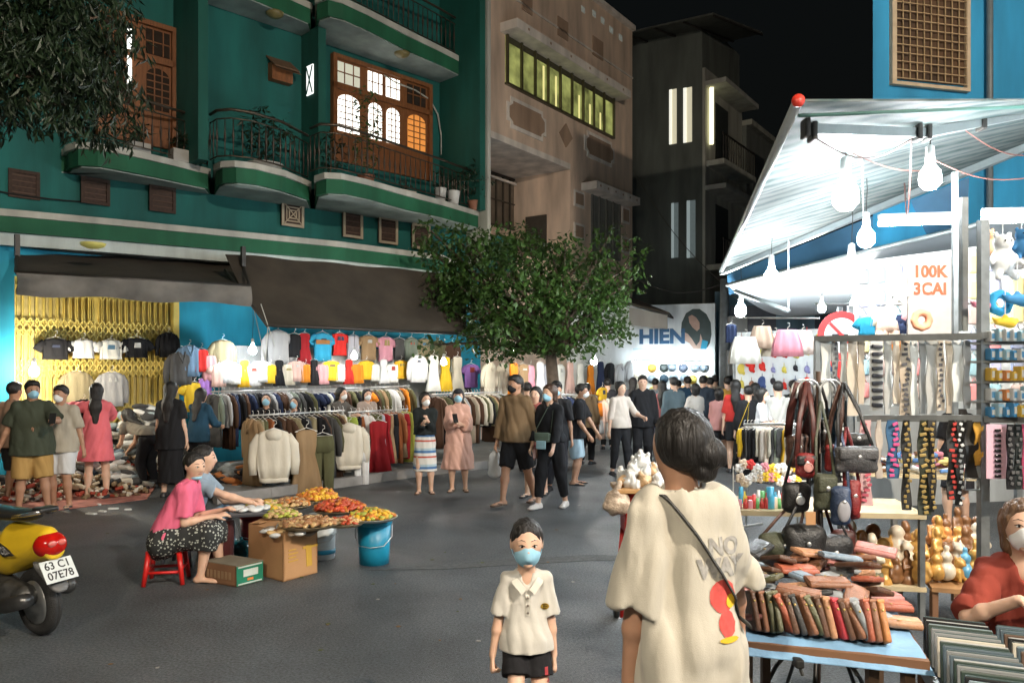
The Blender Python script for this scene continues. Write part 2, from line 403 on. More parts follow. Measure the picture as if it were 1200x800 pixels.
    for sd, s_ in (('L', 1), ('R', -1)):
        t = hands.get(sd)
        t = Vector(t)*h if t is not None else sh[sd]+rt*s_*.05*h+V(0, -.025*h, -.315*h)
        el, wr = ik(sh[sd], t, .172*h, .147*h, elbow.get(sd, V(.35*s_, 1, -.3)))
        arms[sd] = (sh[sd], el, wr)
        S.cone(sh[sd], el, .029*h*f_, .0215*h*f_, .012*h); S.cone(el, el.lerp(wr, .3), .021*h, .022*h, .01*h); S.cone(el.lerp(wr, .3), wr, .022*h*(f_*.5+.5), .0145*h, .01*h)
        d = Vector(hdir.get(sd, wr-el)); n = Vector(palm.get(sd, -rt*s_+V(0, .2, 0)))
        if n.cross(d).length < .1: n = V(.3, .5, .7)
        hand(S, wr, d, n, -1 if sd == 'L' else 1, h, fine, curl)
    body = build_np('body', S.mesh(vox), SKIN[skin], root); kid(root, body)
    # face details
    bb_ = BVHTree.FromPolygons([v.co.copy() for v in body.data.vertices], [tuple(p.vertices) for p in body.data.polygons])
    def onf(x, z, o=0.):
        r_ = bb_.ray_cast(hp(x, -1.2, z), Rh@V(0, 1, 0), HH*1.5); return (r_[0] if r_[0] else hp(x, -.37, z))+Rh@V(0, -o*HH, 0)
    if abs(((math.degrees(rz)+yaw+180) % 360)-180) < 115:
      for s_ in (-1, 1):
        mb = MB(); e0 = onf(.135*s_, .005); mb.ball(e0, (.052*HH, .014*HH, .022*HH), 10, 6, 0, Rh)
        mb.ball(e0+Rh@V(0, -.012*HH, 0), (.026*HH, .010*HH, .023*HH), 8, 6, 1, Rh)
        mb.tube([onf(.07*s_, .015, .006), onf(.135*s_, .042, .014), onf(.205*s_, .022, .006)], [.006*HH, .014*HH, .006*HH], 5, 1)
        kid(root, build('eye', mb, [EYEW, EYE], root, True, world=False))
        mb = MB(); mb.tube([onf(.06*s_, .115, .0), onf(.14*s_, .14, .0), onf(.225*s_, .115, .0)], [.008*HH, .012*HH, .005*HH], 6, 0)
        kid(root, build('eyebrow', mb, EYE, root, True, world=False))
    if (not mask or mask == 'chin') and abs(((math.degrees(rz)+yaw+180) % 360)-180) < 115:
        mb = MB(); mb.tube([onf(-.09, -.262), onf(0, -.252), onf(.09, -.262)], [.006*HH, .022*HH, .006*HH], 6, 0); kid(root, build('mouth', mb, LIP, root, True, world=False))
    # hair
    if hair:
        H = SDF(); hc = haircol or HAIR
        cutf = (hp(0, -.235, .165), Rh@V(0, -1, -.50)); lowc = lambda z: (hp(0, 0, z), Rh@V(0, -.35, -1))
        if hair == 'crop': H.ell(hp(0, .06, .14), (.348*HH, .43*HH, .40*HH), .01*h, RM, [(hp(0, -.255, .175), Rh@V(0, -1, -.50)), lowc(-.10)])
        elif hair == 'short': H.ell(hp(0, .06, .15), (.375*HH, .455*HH, .42*HH), .01*h, RM, [cutf, lowc(-.14)]); H.ell(hp(.03, -.22, .36), (.25*HH, .2*HH, .12*HH), .02*h, RM)
        elif hair == 'neat': H.ell(hp(0, .06, .14), (.37*HH, .46*HH, .41*HH), .01*h, RM, [cutf, lowc(-.22)])
        else:
            H.ell(hp(0, .06, .13), (.385*HH, .465*HH, .425*HH), .02*h, RM, [(hp(0, -.26, .17), Rh@V(0, -1, -.38))])
            for s_ in ((-1, 1) if hair != 'lowbun' else ()): H.cone(hp(.27*s_, .02, .1), hp(.27*s_, .1, -.35), .10*HH, .11*HH, .02*h, (Rh@V(1, 0, 0), .7))
            if hair == 'long':
                H.cone(hp(0, .22, .05), neck+(-fw)*.065*h-sp*.03*h, .30*HH, .30*HH, .03*h, (-fw, .55)); H.cone(neck-fw*.065*h-sp*.02*h, neck-fw*.075*h-sp*.15*h, .30*HH, .16*HH, .03*h, (-fw, .45))
            elif hair == 'bob': H.cone(hp(0, .18, .0), hp(0, .16, -.40), .33*HH, .28*HH, .03*h, (Rh@V(0, 1, 0), .7))
            elif hair == 'tail': H.cone(hp(0, .35, .2), hp(0, .60, .12), .14*HH, .13*HH, .02*h); H.cone(hp(0, .6, .12), hp(0, .66, -.75), .14*HH, .06*HH, .02*h)
            elif hair == 'bun': H.ell(hp(.0, .47, .33), (.2*HH, .2*HH, .2*HH), .02*h, RM)
            elif hair == 'lowbun':
                H.ell(hp(0, .15, -.08), (.31*HH, .31*HH, .27*HH), .03*h, RM); H.ell(hp(-.17, .44, -.06), (.23*HH, .22*HH, .24*HH), .004*h, RM); H.ell(hp(-.12, .40, -.30), (.20*HH, .18*HH, .17*HH), .006*h, RM); H.cone(hp(.05, .40, .10), hp(-.2, .46, .02), .08*HH, .07*HH, .006*h); H.cone(hp(-.24, .54, .05), hp(-.30, .56, -.15), .05*HH, .06*HH, .004*h)
        hx = vox if not fine else vox*.8
        dsp = folds(seed+3, .03*HH, (170/h, 170/h, 26/h), 5)
        kid(root, build_np('hair', H.mesh(hx, dsp), hc, root))
    if cap:
        H = SDF(); H.ell(hp(0, .05, .16), (.39*HH, .47*HH, .42*HH), .01, RM, [(hp(0, 0, .13), Rh@V(0, -.15, -1))]); H.cone(hp(0, -.33, .17), hp(0, -.62, .12), .27*HH, .2*HH, .01, (Rh@V(0, .2, 1), .12))
        kid(root, build_np('cap', H.mesh(vox*.8), cap, root))
    if mask:
        if mask == 'chin': H = SDF(); H.ell(hp(0, -.10, -.42), (.22*HH, .26*HH, .12*HH), .01, RM); mm = MASKB
        else:
            mm = mask; H = SDF()
            H.ell(hp(0, -.13, -.19), (.285*HH, .315*HH, .31*HH), .02*h, RM, [(hp(0, -.14, 0), Rh@V(0, 1, 0)), (hp(0, 0, -.055), Rh@V(0, .42, 1))]); H.cone(hp(0, -.40, -.09), hp(0, -.43, -.24), .045*HH, .05*HH, .03*h, cuts=[(hp(0, 0, -.03), Rh@V(0, .25, 1))])
        fm = build_np('face_mask', H.mesh(min(vox*.7, .009)), mm, root); kid(root, fm)
        if mask != 'chin' and vox < .012:
            mb = MB()
            for s_ in (-1, 1):
                for z in (-.08, -.3): mb.tube([hp(.262*s_, -.14, z), hp(.31*s_, -.04, z*.7), hp(.36*s_, .05, -.03)], .006*HH, 4)
            kid(fm, build('ear_loop', mb, mm, fm, world=False))
    # shoes
    if shoes:
        for sd in 'LR':
            _, kn, ank, fd = legs[sd]; H = SDF(); cols, kind = shoes
            g = ank+V(0, 0, -.037*h)
            H.cone(g-fd*.025*h, g+fd*.10*h, .022*h, .027*h, .01*h, (V(0, 0, 1), .36))
            if kind == 'shoe': H.cone(g-fd*.02*h+V(0, 0, .012*h), g+fd*.095*h+V(0, 0, .004*h), .026*h, .021*h, .015*h); H.cone(g, g+V(0, 0, .035*h), .024*h, .022*h, .01*h, cuts=[(g+V(0, 0, .04*h), V(0, 0, 1))])
            else:
                sv = fd.cross(V(0, 0, 1)).normalized()
                for q in (-1, 1): H.cone(g+fd*.085*h+V(0, 0, .012*h), g+fd*.035*h+sv*.024*h*q+V(0, 0, .006*h), .008*h, .010*h, .003*h)
            lo = min(0, g.z-.01*h)
            kid(root, build_np('shoe' if kind == 'shoe' else 'sandal', H.mesh(min(vox*.8, .009), cuts=[(V(0, 0, g.z-.009*h), V(0, 0, -1))]), cols, root))
    # garments
    def torso(S_, lo, r0, r1, hem, flare):
        S_.cone(neck-sp*.035*h, chest, .068*h*wid+lo, r0, .02*h, (fw, .66))
        if hem >= .03 or pz < .4: e = P+sp*(hem-.05)*h; S_.cone(chest, e, r0, r1+flare*h, .02*h, (fw, .72))
        else:
            e = V(P.x, P.y, P.z+(hem-.06)*h); S_.cone(chest, P+sp*.02*h, r0, r1, .02*h, (fw, .70)); S_.cone(P+sp*.02*h, e, r1, r1+(.012+flare)*h, .02*h, (fw, .80))
        S_.cone(sh['L'], sh['R'], .030*h*wid+lo, .030*h*wid+lo, .022*h)
    if bot:
        kind, col, ln = bot['kind'], bot['m'], bot.get('len', 1.); lo = bot.get('loose', .012)*h; B = SDF()
        B.cone(P+sp*.06*h, P-sp*.02*h, .084*h*f_+lo*.5, .094*h*f_+lo*.5, .03*h, (fw, .68), cuts=[(P+sp*.055*h, sp)])
        if kind in ('shorts', 'pants'):
            for sd in 'LR':
                hip, kn, ank, _ = legs[sd]; l1 = min(ln, 1.); e = hip.lerp(kn, l1); u = (kn-hip).normalized()
                B.cone(hip, e+(u*.04*h if ln <= 1 else V(0, 0, 0)), .054*h*f_+lo, (lerp(.052, .036, l1))*h*(.4+.6*f_)+lo, .010*h, cuts=[(e, u)] if ln <= 1 else ())
                if ln > 1:
                    e2 = kn.lerp(ank, ln-1); u2 = (ank-kn).normalized(); B.cone(kn, e2, .036*h+lo, bot.get('cuff', .026)*h+lo*.6, .012*h, cuts=[(e2, u2)])
        else:
            if pz > .4:
                e = V(P.x, P.y, 0)+(legs['L'][2]+legs['R'][2])*.5*.3+V(0, 0, 0); e.z = (pz-.02-ln*.245)*h
                B.cone(P, e-V(0, 0, .05*h), .090*h*f_+lo, .100*h+lo+bot.get('flare', 0)*h, .02*h, (fw, .74), cuts=[(e, V(0, 0, -1))])
            else:
                for sd in 'LR':
                    hip, kn, ank, _ = legs[sd]; B.cone(hip, kn, .062*h+lo, .048*h+lo, .06*h)
                    e2 = kn.lerp(ank, max(ln-1, .1)); B.cone(kn, e2, .045*h+lo, .045*h+lo, .05*h, cuts=[(e2, (ank-kn).normalized())])
        kid(root, build_np(kind if kind != 'pants' else 'trousers', B.mesh(cv, folds(seed+9, bot.get('fold', .010)*h*.8, (60/h, 60/h, 18/h))), col, root))
    if top:
        lo = top.get('loose', .012)*h; T_ = SDF(); hem = top.get('hem', -.02); r0 = .083*h*f_*(.95 if fem else 1)+lo*.8; r1 = max(.096*h*f_+lo, (.048*wid+.052*f_)*h+(bot.get('loose', .012) if bot else 0)*h*.8+.012*h) if not top.get('r1') else top['r1']*h
        torso(T_, lo*.5, r0, r1, hem, top.get('flare', 0))
        sl = top.get('sleeve', .8); sf = top.get('sflare', 0)*h
        for sd in 'LR':
            a, el, wr = arms[sd]; l1 = min(sl, 1.)
            if sl > 0:
                e = a.lerp(el, l1); T_.cone(a, e+(el-a).normalized()*(.03*h if sl <= 1 else 0), .030*h*wid+lo*.5, (.031 if sl <= 1 else .026)*h*(.5+.5*wid)+lo*.6+sf, .010*h, cuts=[(e, (el-a).normalized())] if sl <= 1 else ())
                if sl > 1: e2 = el.lerp(wr, sl-1); T_.cone(el, e2+(wr-el).normalized()*.02*h, .026*h+lo*.6, .020*h+lo*.5+sf, .010*h, cuts=[(e2, (wr-el).normalized())])
        hp_ = P+sp*hem*h if (pz < .4 or hem >= .03) else P+V(0, 0, hem*h)
        hn = -sp if (pz < .4 or hem >= .03) else V(0, 0, -1)
        if top.get('hood'): T_.ell(neck-fw*.06*h-sp*.01*h, (.06*h, .045*h, .04*h), .03*h)
        if top.get('v'): T_.ell(neck+fw*.05*h+sp*.01*h, (.022*h, .06*h, .05*h), .01, op='s')
        T_.cone(neck-sp*.01*h, neck+sp*.06*h, .040*h, .040*h, .005, op='s')
        tb = build_np(top.get('name', 'shirt'), T_.mesh(cv, folds(seed, top.get('fold', .012)*h, top.get('ff', (52/h, 52/h, 20/h))), cuts=[(hp_, hn)]), top['m'], root); kid(root, tb)
        root_top = tb
    else: root_top = None
    info = dict(root=root, P=P, sp=sp, fw=fw, rt=rt, neck=neck, sh=sh, arms=arms, legs=legs, HC=HC, hp=hp, top=root_top, h=h, chest=chest, M=XF[root.name])
    return info
def strap(info, sh_side, col, name='bag_strap', r=.008, hipz=-.02, off=.1):
    """cross-body strap over one shoulder to the other hip, hugging the torso"""
    h = info['h']; s_ = 1 if sh_side == 'L' else -1; rt, fw, sp = info['rt'], info['fw'], info['sp']
    a = info['neck']+rt*s_*.055*h+sp*.012*h; b = info['P']-rt*s_*.105*h+sp*hipz*h
    pts = []
    for k in range(17):
        t = 2*PI*k/16; c = a.lerp(b, .5-.5*math.cos(t)); pts.append(c+fw*math.sin(t)*off*h)
    mb = MB(); mb.tube(pts, r, 6, 0, ry=.003)
    return mb, b
# ---------------------------------------------------------------- facades
class Plane:
    def __init__(s, p0, p1): s.p = Vector(p0); s.p.z = 0; d = Vector(p1)-s.p; d.z = 0; s.L = d.length; s.u = d.normalized(); s.n = V(s.u.y, -s.u.x, 0)
    def s_at(s, px, off=0.):
        k = (px-CX)/F; a = s.p+s.n*off     # a.x+t*u.x = k*(a.y+t*u.y)
        return (k*a.y-a.x)/(s.u.x-k*s.u.y)
    def z_at(s, px, py, off=0.):
        q = s.p+s.n*off+s.u*s.s_at(px, off); return EH+(HY-py)/F*q.y
    def pt(s, t, off, z): q = s.p+s.u*t+s.n*off; return V(q.x, q.y, z)
    def box(s, mb, s0, s1, z0, z1, d0, d1, mi=0):
        a = [s.pt(s0, d0, z0), s.pt(s1, d0, z0), s.pt(s1, d1, z0), s.pt(s0, d1, z0)]; b = [V(q.x, q.y, z1) for q in a]
        return mb.add(a+b, [(0, 1, 2, 3), (7, 6, 5, 4), (0, 4, 5, 1), (1, 5, 6, 2), (2, 6, 7, 3), (3, 7, 4, 0)], mi)
    def rect(s, x0, y0, x1, y1, off=0.):
        xm = (x0+x1)/2; return s.s_at(x0, off), s.s_at(x1, off), s.z_at(xm, y1, off), s.z_at(xm, y0, off)
    def M(s, t, off, z): return frame(s.pt(t, off, z), s.u, (0, 0, 1))
def dF(px): return 17575/(1513-px)
TF = Plane(W(-200, HY, dF(-200)), W(563, HY, dF(563)))
def s_(px): return TF.s_at(px)
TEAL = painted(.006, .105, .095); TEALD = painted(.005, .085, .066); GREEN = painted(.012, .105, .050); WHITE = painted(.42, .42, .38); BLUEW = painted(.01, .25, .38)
WOOD = mat('door_wood', (.20, .075, .025), .5, 0, .25, 10, .1, stretch=(4, 4, .5)); RAILM = mat('rail_metal', (.10, .08, .06), .4, .7, .1)
def lit(name, c, e): return mat(name, c, .6, 0, 0, 1, 0, emit=e)
# ground: one sheet to the horizon
gm = mat('asphalt', (.064, .071, .076), .60, 0, .38, .8, .6, bscale=150)
nt = gm.node_tree; b = nt.nodes['Principled BSDF']
tc = nt.nodes.new('ShaderNodeTexCoord'); n3 = nt.nodes.new('ShaderNodeTexNoise'); n3.inputs['Scale'].default_value = 60; n3.inputs['Detail'].default_value = 4
n4 = nt.nodes.new('ShaderNodeTexNoise'); n4.inputs['Scale'].default_value = .55; n4.inputs['Detail'].default_value = 6; n4.inputs['Distortion'].default_value = .6
mr = nt.nodes.new('ShaderNodeMapRange'); mr.inputs[1].default_value = .35; mr.inputs[2].default_value = .7; mr.inputs[3].default_value = .38; mr.inputs[4].default_value = .72
nt.links.new(tc.outputs['Object'], n3.inputs[0]); nt.links.new(tc.outputs['Object'], n4.inputs[0]); nt.links.new(n4.outputs[0], mr.inputs[0]); nt.links.new(mr.outputs[0], b.inputs['Roughness'])
mx = nt.nodes.new('ShaderNodeMix'); mx.data_type = 'RGBA'; mx.blend_type = 'MULTIPLY'; mx.inputs[0].default_value = 1
src = b.inputs['Base Color'].links[0].from_socket; nt.links.new(src, mx.inputs[6])
m2 = nt.nodes.new('ShaderNodeMapRange'); m2.inputs[1].default_value = .3; m2.inputs[2].default_value = .7; m2.inputs[3].default_value = .35; m2.inputs[4].default_value = 1.7
nt.links.new(n3.outputs[0], m2.inputs[0]); nt.links.new(m2.outputs[0], mx.inputs[7]); nt.links.new(mx.outputs[2], b.inputs['Base Color'])
mb = MB(); mb.grid(lambda u, v: (-150+300*u, -40+260*v, 0), 30, 26); tag(build('road', mb, gm), kind='structure')
PT = mat('asphalt_patch', (.062, .066, .067), .7, 0, .4, 22, .6, bscale=120)
for pts in ([(430, 668), (520, 661), (600, 655), (690, 650), (742, 651), (745, 657), (690, 657), (600, 662), (520, 667)],):
    mb = MB(); mb.prism([G(x, y)+V(0, 0, .004) for x, y in pts], (0, 0, -.002)); tag(build('road_patch', mb, PT), kind='structure')
# pavement with kerb before the shop houses
kb = [G(252, 590), G(315, 582), G(480, 559), G(590, 546), G(640, 540), G(700, 528)]
bk = [TF.pt(TF.s_at(700), -.5, 0), TF.pt(TF.s_at(235), -.5, 0)]
poly = [V(p.x, p.y, -.02) for p in kb+bk]
mb = MB(); mb.prism(poly, (0, 0, .135)); tag(build('pavement', mb, mat('pavement_concrete', (.13, .125, .115), .85, 0, .25, 3, .3)), kind='structure')
mb = MB()
for a, b_ in zip(kb[:-1], kb[1:]): mb.obox(V(a.x, a.y, .065), V(b_.x, b_.y, .065), .12, .135)
tag(build('kerb', mb, mat('kerb_stone', (.22, .21, .20), .8, 0, .2, 4, .2)), kind='structure')

# ---------------------------------------------------------------- teal shop house
tb = thing('shop_house', 'teal green three storey shop house with scalloped balconies and brown awnings', 'building', TF.pt(8, 0, 0))
S0, S1 = s_(-190), TF.s_at(563)
mb = MB(); TF.box(mb, S0, S1, 0, 3.95, -.4, 0); build('ground_floor_wall', mb, BLUEW, tb)
mb = MB(); TF.box(mb, S0, S1, 3.95, 12.5, -.4, 0); build('wall', mb, TEAL, tb)
sv0 = s_(60)
def lo_off(px): return max(0., .80*(TF.s_at(px)-sv0)/(S1-sv0))
q = [TF.pt(sv0, -.01, 0), TF.pt(S1+.3, -.01, 0), TF.pt(S1+.3, .82, 0), TF.pt(sv0, .002, 0)]; mb = MB(); mb.prism([V(p.x, p.y, 3.97) for p in q], (0, 0, .765)); build('lower_wall', mb, TEAL, tb)
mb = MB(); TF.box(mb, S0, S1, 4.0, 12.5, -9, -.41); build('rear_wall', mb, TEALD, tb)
for k, (px, t, z0, z1) in enumerate(((203, .96, 5.1, 8.1), (353, .6, 5.1, 8.1), (515, 1.30, 5.1, 12), (203, .96, 8.52, 12), (353, .6, 8.52, 12))):
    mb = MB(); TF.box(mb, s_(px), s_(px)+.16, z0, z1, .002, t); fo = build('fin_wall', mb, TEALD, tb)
    if k == 1:
        m2 = MB(); c = TF.pt(s_(353)-.012, .33, 7.15); m2.obox(c-TF.n*.11, c+TF.n*.11, .02, .55); build('pane', m2, lit('lit_pane_white', (.9, .92, .9), .75), fo)
        m2 = MB(); c = TF.pt(s_(353)-.028, .33, 7.15)
        for q in (-1, 1): m2.obox(c-TF.n*.1+V(0, 0, -.25*q), c+TF.n*.1+V(0, 0, .25*q), .012, .025)
        build('window_bar', m2, TEALD, fo)
mb = MB(); TF.box(mb, s_(515)+.165, s_(515)+.26, 4.0, 12.4, .002, 1.36); build('corner_trim', mb, WHITE, tb)
def slab(edge, z, lip, band, name):
    e = [Zp(x, y, z) for x, y in edge]; 
    back = [TF.pt(TF.s_at(edge[-1][0])+(.2 if edge[-1][0] > 500 else 0), .003, z), TF.pt(TF.s_at(edge[0][0]), .003, z)]
    cen = sum((p for p in e+back), V(0, 0, 0))/len(e+back)
    def ins(P, k): return [p+(cen-p).normalized()*k for p in P]
    pl = ins(e, .05)+back
    mb = MB(); mb.prism([V(p.x, p.y, z-lip) for p in pl], (0, 0, -band)); r = build(name, mb, GREEN, tb)
    mb = MB(); mb.prism([V(p.x, p.y, z) for p in e+back], (0, 0, -lip)); build('edge_lip', mb, WHITE, r)
    mb = MB(); pl2 = ins(e, .10)+back; mb.prism([V(p.x, p.y, z-lip-band-.003) for p in pl2], (0, 0, -.02)); build('soffit', mb, painted(.26, .31, .29), r)
    return e, r
B1 = [[(72, 177), (76, 170), (88, 166), (112, 167), (150, 174), (200, 186), (247, 198)], [(250, 193), (258, 189), (275, 188), (300, 191), (335, 200), (365, 213)], [(368, 206), (380, 202), (400, 203), (430, 210), (480, 224), (520, 235), (562, 248)]]
B2 = [[(120, -130), (180, -90), (240, -54), (300, -26), (366, 4)], [(369, -4), (382, -9), (400, -4), (430, 10), (480, 36), (520, 56), (560, 77)]]
TURN = mat('baluster_metal', (.07, .055, .045), .45, .6, .1)
def railing(e, z, tb, h=.85, n=None):
    cen = sum(e, V(0, 0, 0))/len(e); P = [p+(TF.n*-.12) for p in e]
    rl = thing('x', None, None) if 0 else None
    mb = MB(); mb.tube([V(p.x, p.y, z+h) for p in P], .025, 8); mb.tube([V(p.x, p.y, z+h-.14) for p in P], .012, 6); mb.tube([V(p.x, p.y, z+.1) for p in P], .012, 6)
    rr = build('railing', mb, RAILM, tb, True)
    L = [0]
    for a, b_ in zip(P[:-1], P[1:]): L.append(L[-1]+(b_-a).length)
    k = int(L[-1]/.14); mb = MB()
    for i in range(k+1):
        d = L[-1]*i/k; j = max(q for q in range(len(L)) if L[q] <= d+1e-6); j = min(j, len(P)-2); t = (d-L[j])/(L[j+1]-L[j]); p = P[j].lerp(P[j+1], t)
        mb.lathe([(.008, .1), (.010, .3), (.022, .42), (.010, .54), (.008, h-.14)], (p.x, p.y, z), 6)
    bo = build('baluster_row', mb, TURN, rr, True); bo['kind'] = 'stuff'
for ed in B1: e, r_ = slab(ed, 5.1, .10, .24, 'balcony'); railing(e, 5.1, tb)
for ed in B2: e, r_ = slab(ed, 8.5, .12, .28, 'upper_balcony'); railing(e, 8.5, tb)
# lower canopy slab with white and green fascia
def zline(z, pts): return [Zp(x, y, z) for x, y in pts]
lp = zline(4.0, [(-140, 233), (0, 244), (130, 256), (250, 268), (400, 283), (520, 299)])
bkp = [TF.pt(TF.s_at(520)+1, .003, 4), TF.pt(S0, .003, 4)]
def slabpoly(P, z0, z1, name, m, inset=0., par=tb):
    P = [p-TF.n*inset for p in P]; mb = MB(); mb.prism([V(p.x, p.y, z0) for p in P+bkp], (0, 0, z1-z0)); return build(name, mb, m, par)
cn = slabpoly(lp, 3.68, 3.90, 'street_canopy', GREEN, .03); slabpoly(lp, 3.902, 4.0, 'edge_lip', WHITE, 0, cn); slabpoly(lp, 3.50, 3.678, 'soffit', painted(.55, .62, .60), .10, cn)
mb = MB(); TF.box(mb, s_(-120), s_(560), 3.1, 3.495, .003, .25); build('beam', mb, BLUEW, tb)
mb = MB()
for z_, o_, s__ in ((3.45, .3, .10), (3.40, .32, .16), (4.35, .05, .05)):
    mb.tube([TF.pt(lerp(s_(-60), s_(555), t/40), o_, z_-s__*abs(math.sin(t*PI/8))) for t in range(41)], .012, 5)
build('facade_cable', mb, mat('cable_black', (.012, .012, .012), .6), tb)['kind'] = 'stuff'
# vents
DK = mat('vent_dark', (.05, .03, .022), .9, var=.3, scale=20); FRM = painted(.36, .30, .22)
for (x0, y0, x1, y1, kind) in ((9, 200, 46, 233, 0), (94, 209, 128, 240, 0), (174, 218, 205, 249, 0), (329, 237, 355, 266, 2), (401, 247, 424, 279, 1), (443, 255, 465, 286, 1), (482, 263, 503, 292, 1)):
    vo_ = lo_off(x1)*1.0+(.02 if x1 > 60 else 0); vo_ = lo_off((x0+x1)/2)+.022 if x1 > 60 else 0; a, b_, z0, z1 = TF.rect(x0, y0, x1, y1, vo_); mb = MB(); TF.box(mb, a+.03, b_-.03, z0+.03, z1-.03, vo_-.05, vo_+.02); v = build('vent', mb, DK, tb)
    mb = MB()
    for q in ((a, b_, z0, z0+.05), (a, b_, z1-.05, z1), (a, a+.05, z0+.051, z1-.051), (b_-.05, b_, z0+.051, z1-.051)): TF.box(mb, *q, vo_+.021, vo_+.045)
    build('vent_frame', mb, FRM if kind else DK, v); mb = MB()
    if kind == 2:
        w = b_-a; h = z1-z0
        for f in (.2, .32):
            for q in ((a+w*f, b_-w*f, z0+h*f, z0+h*f+.02), (a+w*f, b_-w*f, z1-h*f-.02, z1-h*f), (a+w*f, a+w*f+.02, z0+h*f+.021, z1-h*f-.021), (b_-w*f-.02, b_-w*f, z0+h*f+.021, z1-h*f-.021)): TF.box(mb, *q, vo_+.022, vo_+.04)
        for sg in (0, 1): mb.obox(TF.pt(a+.04, vo_+.048, z0+.04 if sg else z1-.04), TF.pt(b_-.04, vo_+.048, z1-.04 if sg else z0+.04), .015, .02, TF.n)
    else:
        for i in range(1, 5): TF.box(mb, a+.05, b_-.05, z0+(z1-z0)*i/5-.008, z0+(z1-z0)*i/5+.008, vo_+.022, vo_+.032)
    build('vent_slat', mb, FRM if kind == 2 else mat('slat_brown', (.10, .06, .045), .9), v)
# doors and windows of the first floor
def door_unit(x0, y0, x1, y1, cols, litc, par=tb, name='balcony_door'):
    a, b_, z0, z1 = TF.rect(x0, y0, x1, y1); z0 = max(z0, 5.12); w = b_-a
    mb = MB(); TF.box(mb, a, b_, z0, z1, .003, .05); d = build(name, mb, WOOD, par)
    k = 0
    tr = z1-.62
    mb = MB()
    for q in ((a, b_, z1-.08, z1), (a, b_, tr-.05, tr+.05), (a, a+.09, z0, z1-.081), (b_-.09, b_, z0, z1-.081)): TF.box(mb, *q, .052, .12)
    build('door_frame', mb, WOOD, d)
    for i, c in enumerate(cols):
        c0, c1, glow, top = c; s0 = a+w*c0; s1 = a+w*c1
        g = MB(); TF.box(g, s0+.05, s1-.05, tr+.09, z1-.12, .052, .06); build('transom_pane', g, litc[top], d)
        g = MB(); zt = tr-.12
        pts = [TF.pt(s0+.06, .055, z0+.6), TF.pt(s1-.06, .055, z0+.6)]+[TF.pt((s0+s1)/2+((s1-s0)/2-.06)*math.cos(PI*q/8), .055, zt-.14+.14*math.sin(PI*q/8)) for q in range(9)]
        g.prism(pts, TF.n*.01); build('pane', g, litc[glow], d)
        g = MB()
        for q in (1, 2): TF.box(g, lerp(s0+.06, s1-.06, q/3)-.009, lerp(s0+.06, s1-.06, q/3)+.009, z0+.6, zt-.01, .068, .08)
        for q in range(1, 6): zz = lerp(z0+.6, zt, q/6); TF.box(g, s0+.06, s1-.06, zz-.009, zz+.009, .0685, .079)
        TF.box(g, s0+.05, s1-.05, (tr+z1)/2-.025, (tr+z1)/2-.005, .062, .078)
        for q in (1, 2): TF.box(g, lerp(s0, s1, q/3)-.009, lerp(s0, s1, q/3)+.009, tr+.09, z1-.12, .0625, .0775)
        build('glazing_bar', g, WOOD, d)
    return d
LC = {0: mat('dark_glass', (.035, .025, .02), .15, var=.2), 1: lit('lit_curtain_white', (.95, .97, .9), 1.35), 2: lit('lit_amber', (.75, .28, .06), .35), 3: lit('lit_dim', (.5, .5, .4), .45)}
door_unit(387, 82, 503, 200, [(.03, .28, 1, 3), (.32, .50, 1, 1), (.50, .68, 1, 1), (.72, .96, 2, 0)], LC)
door_unit(112, 22, 205, 168, [(.05, .48, 0, 0), (.56, .95, 0, 0)], LC)
a, b_, z0, z1 = TF.rect(147, 35, 152, 108); mb = MB(); TF.box(mb, a, b_, z0, z1, .07, .09); build('lit_gap', mb, LC[1], tb)
mb = MB(); mb.tube([TF.pt(s_(448)+.02*k, .05, TF.z_at(448, 88)-.02) for k in range(2)]+[TF.pt(s_(x), .06, TF.z_at(x, y)) for x, y in ((460, 97), (485, 107), (502, 118), (511, 135), (515, 160), (515, 182))], .018, 6); build('drain_pipe', mb, WHITE, tb, True)
for x, y in ((322, 15), (471, 62)):
    p = Zp(x, y, 8.09); mb = MB(); mb.lathe([(.16, 0), (.15, -.04), (.10, -.08), (0.0001, -.1)], p, 14); build('ceiling_lamp', mb, mat('lamp_dull', (.20, .17, .07), .4), tb, True)
p = Zp(109, 285, 3.49); mb = MB(); mb.lathe([(.17, 0), (.15, -.04), (.08, -.07), (0.0001, -.08)], p, 14); build('ceiling_lamp', mb, mat('lamp_dull2', (.5, .45, .12), .4, emit=.15), tb, True)
# small wooden letter box on the wall
bx = thing('wall_box', 'small tilted brown wooden box on the teal wall', 'box', TF.pt(s_(325), .1, TF.z_at(325, 98)))
a, b_, z0, z1 = TF.rect(314, 78, 338, 98); mb = MB(); TF.box(mb, a, b_, z0, z1, .003, .16); build('box_body', mb, WOOD, bx)
mb = MB(); mb.quad(TF.pt(a-.04, .0, z1+.12), TF.pt(b_+.04, .0, z1+.12), TF.pt(b_+.1, .3, z1-.16), TF.pt(a+.02, .3, z1-.16)); mb.prism([TF.pt(a-.04, .004, z1+.12), TF.pt(b_+.04, .004, z1+.12), TF.pt(b_+.06, .3, z1-.12), TF.pt(a-.02, .3, z1-.12)], (0, 0, .02)); build('box_lid', mb, mat('lid_wood', (.16, .09, .05), .6), bx)
# side return at the left end of the shop house ground floor
mb = MB(); TF.box(mb, s_(-60), s_(6), 0, 3.4, .003, .5); build('pier', mb, BLUEW, tb)
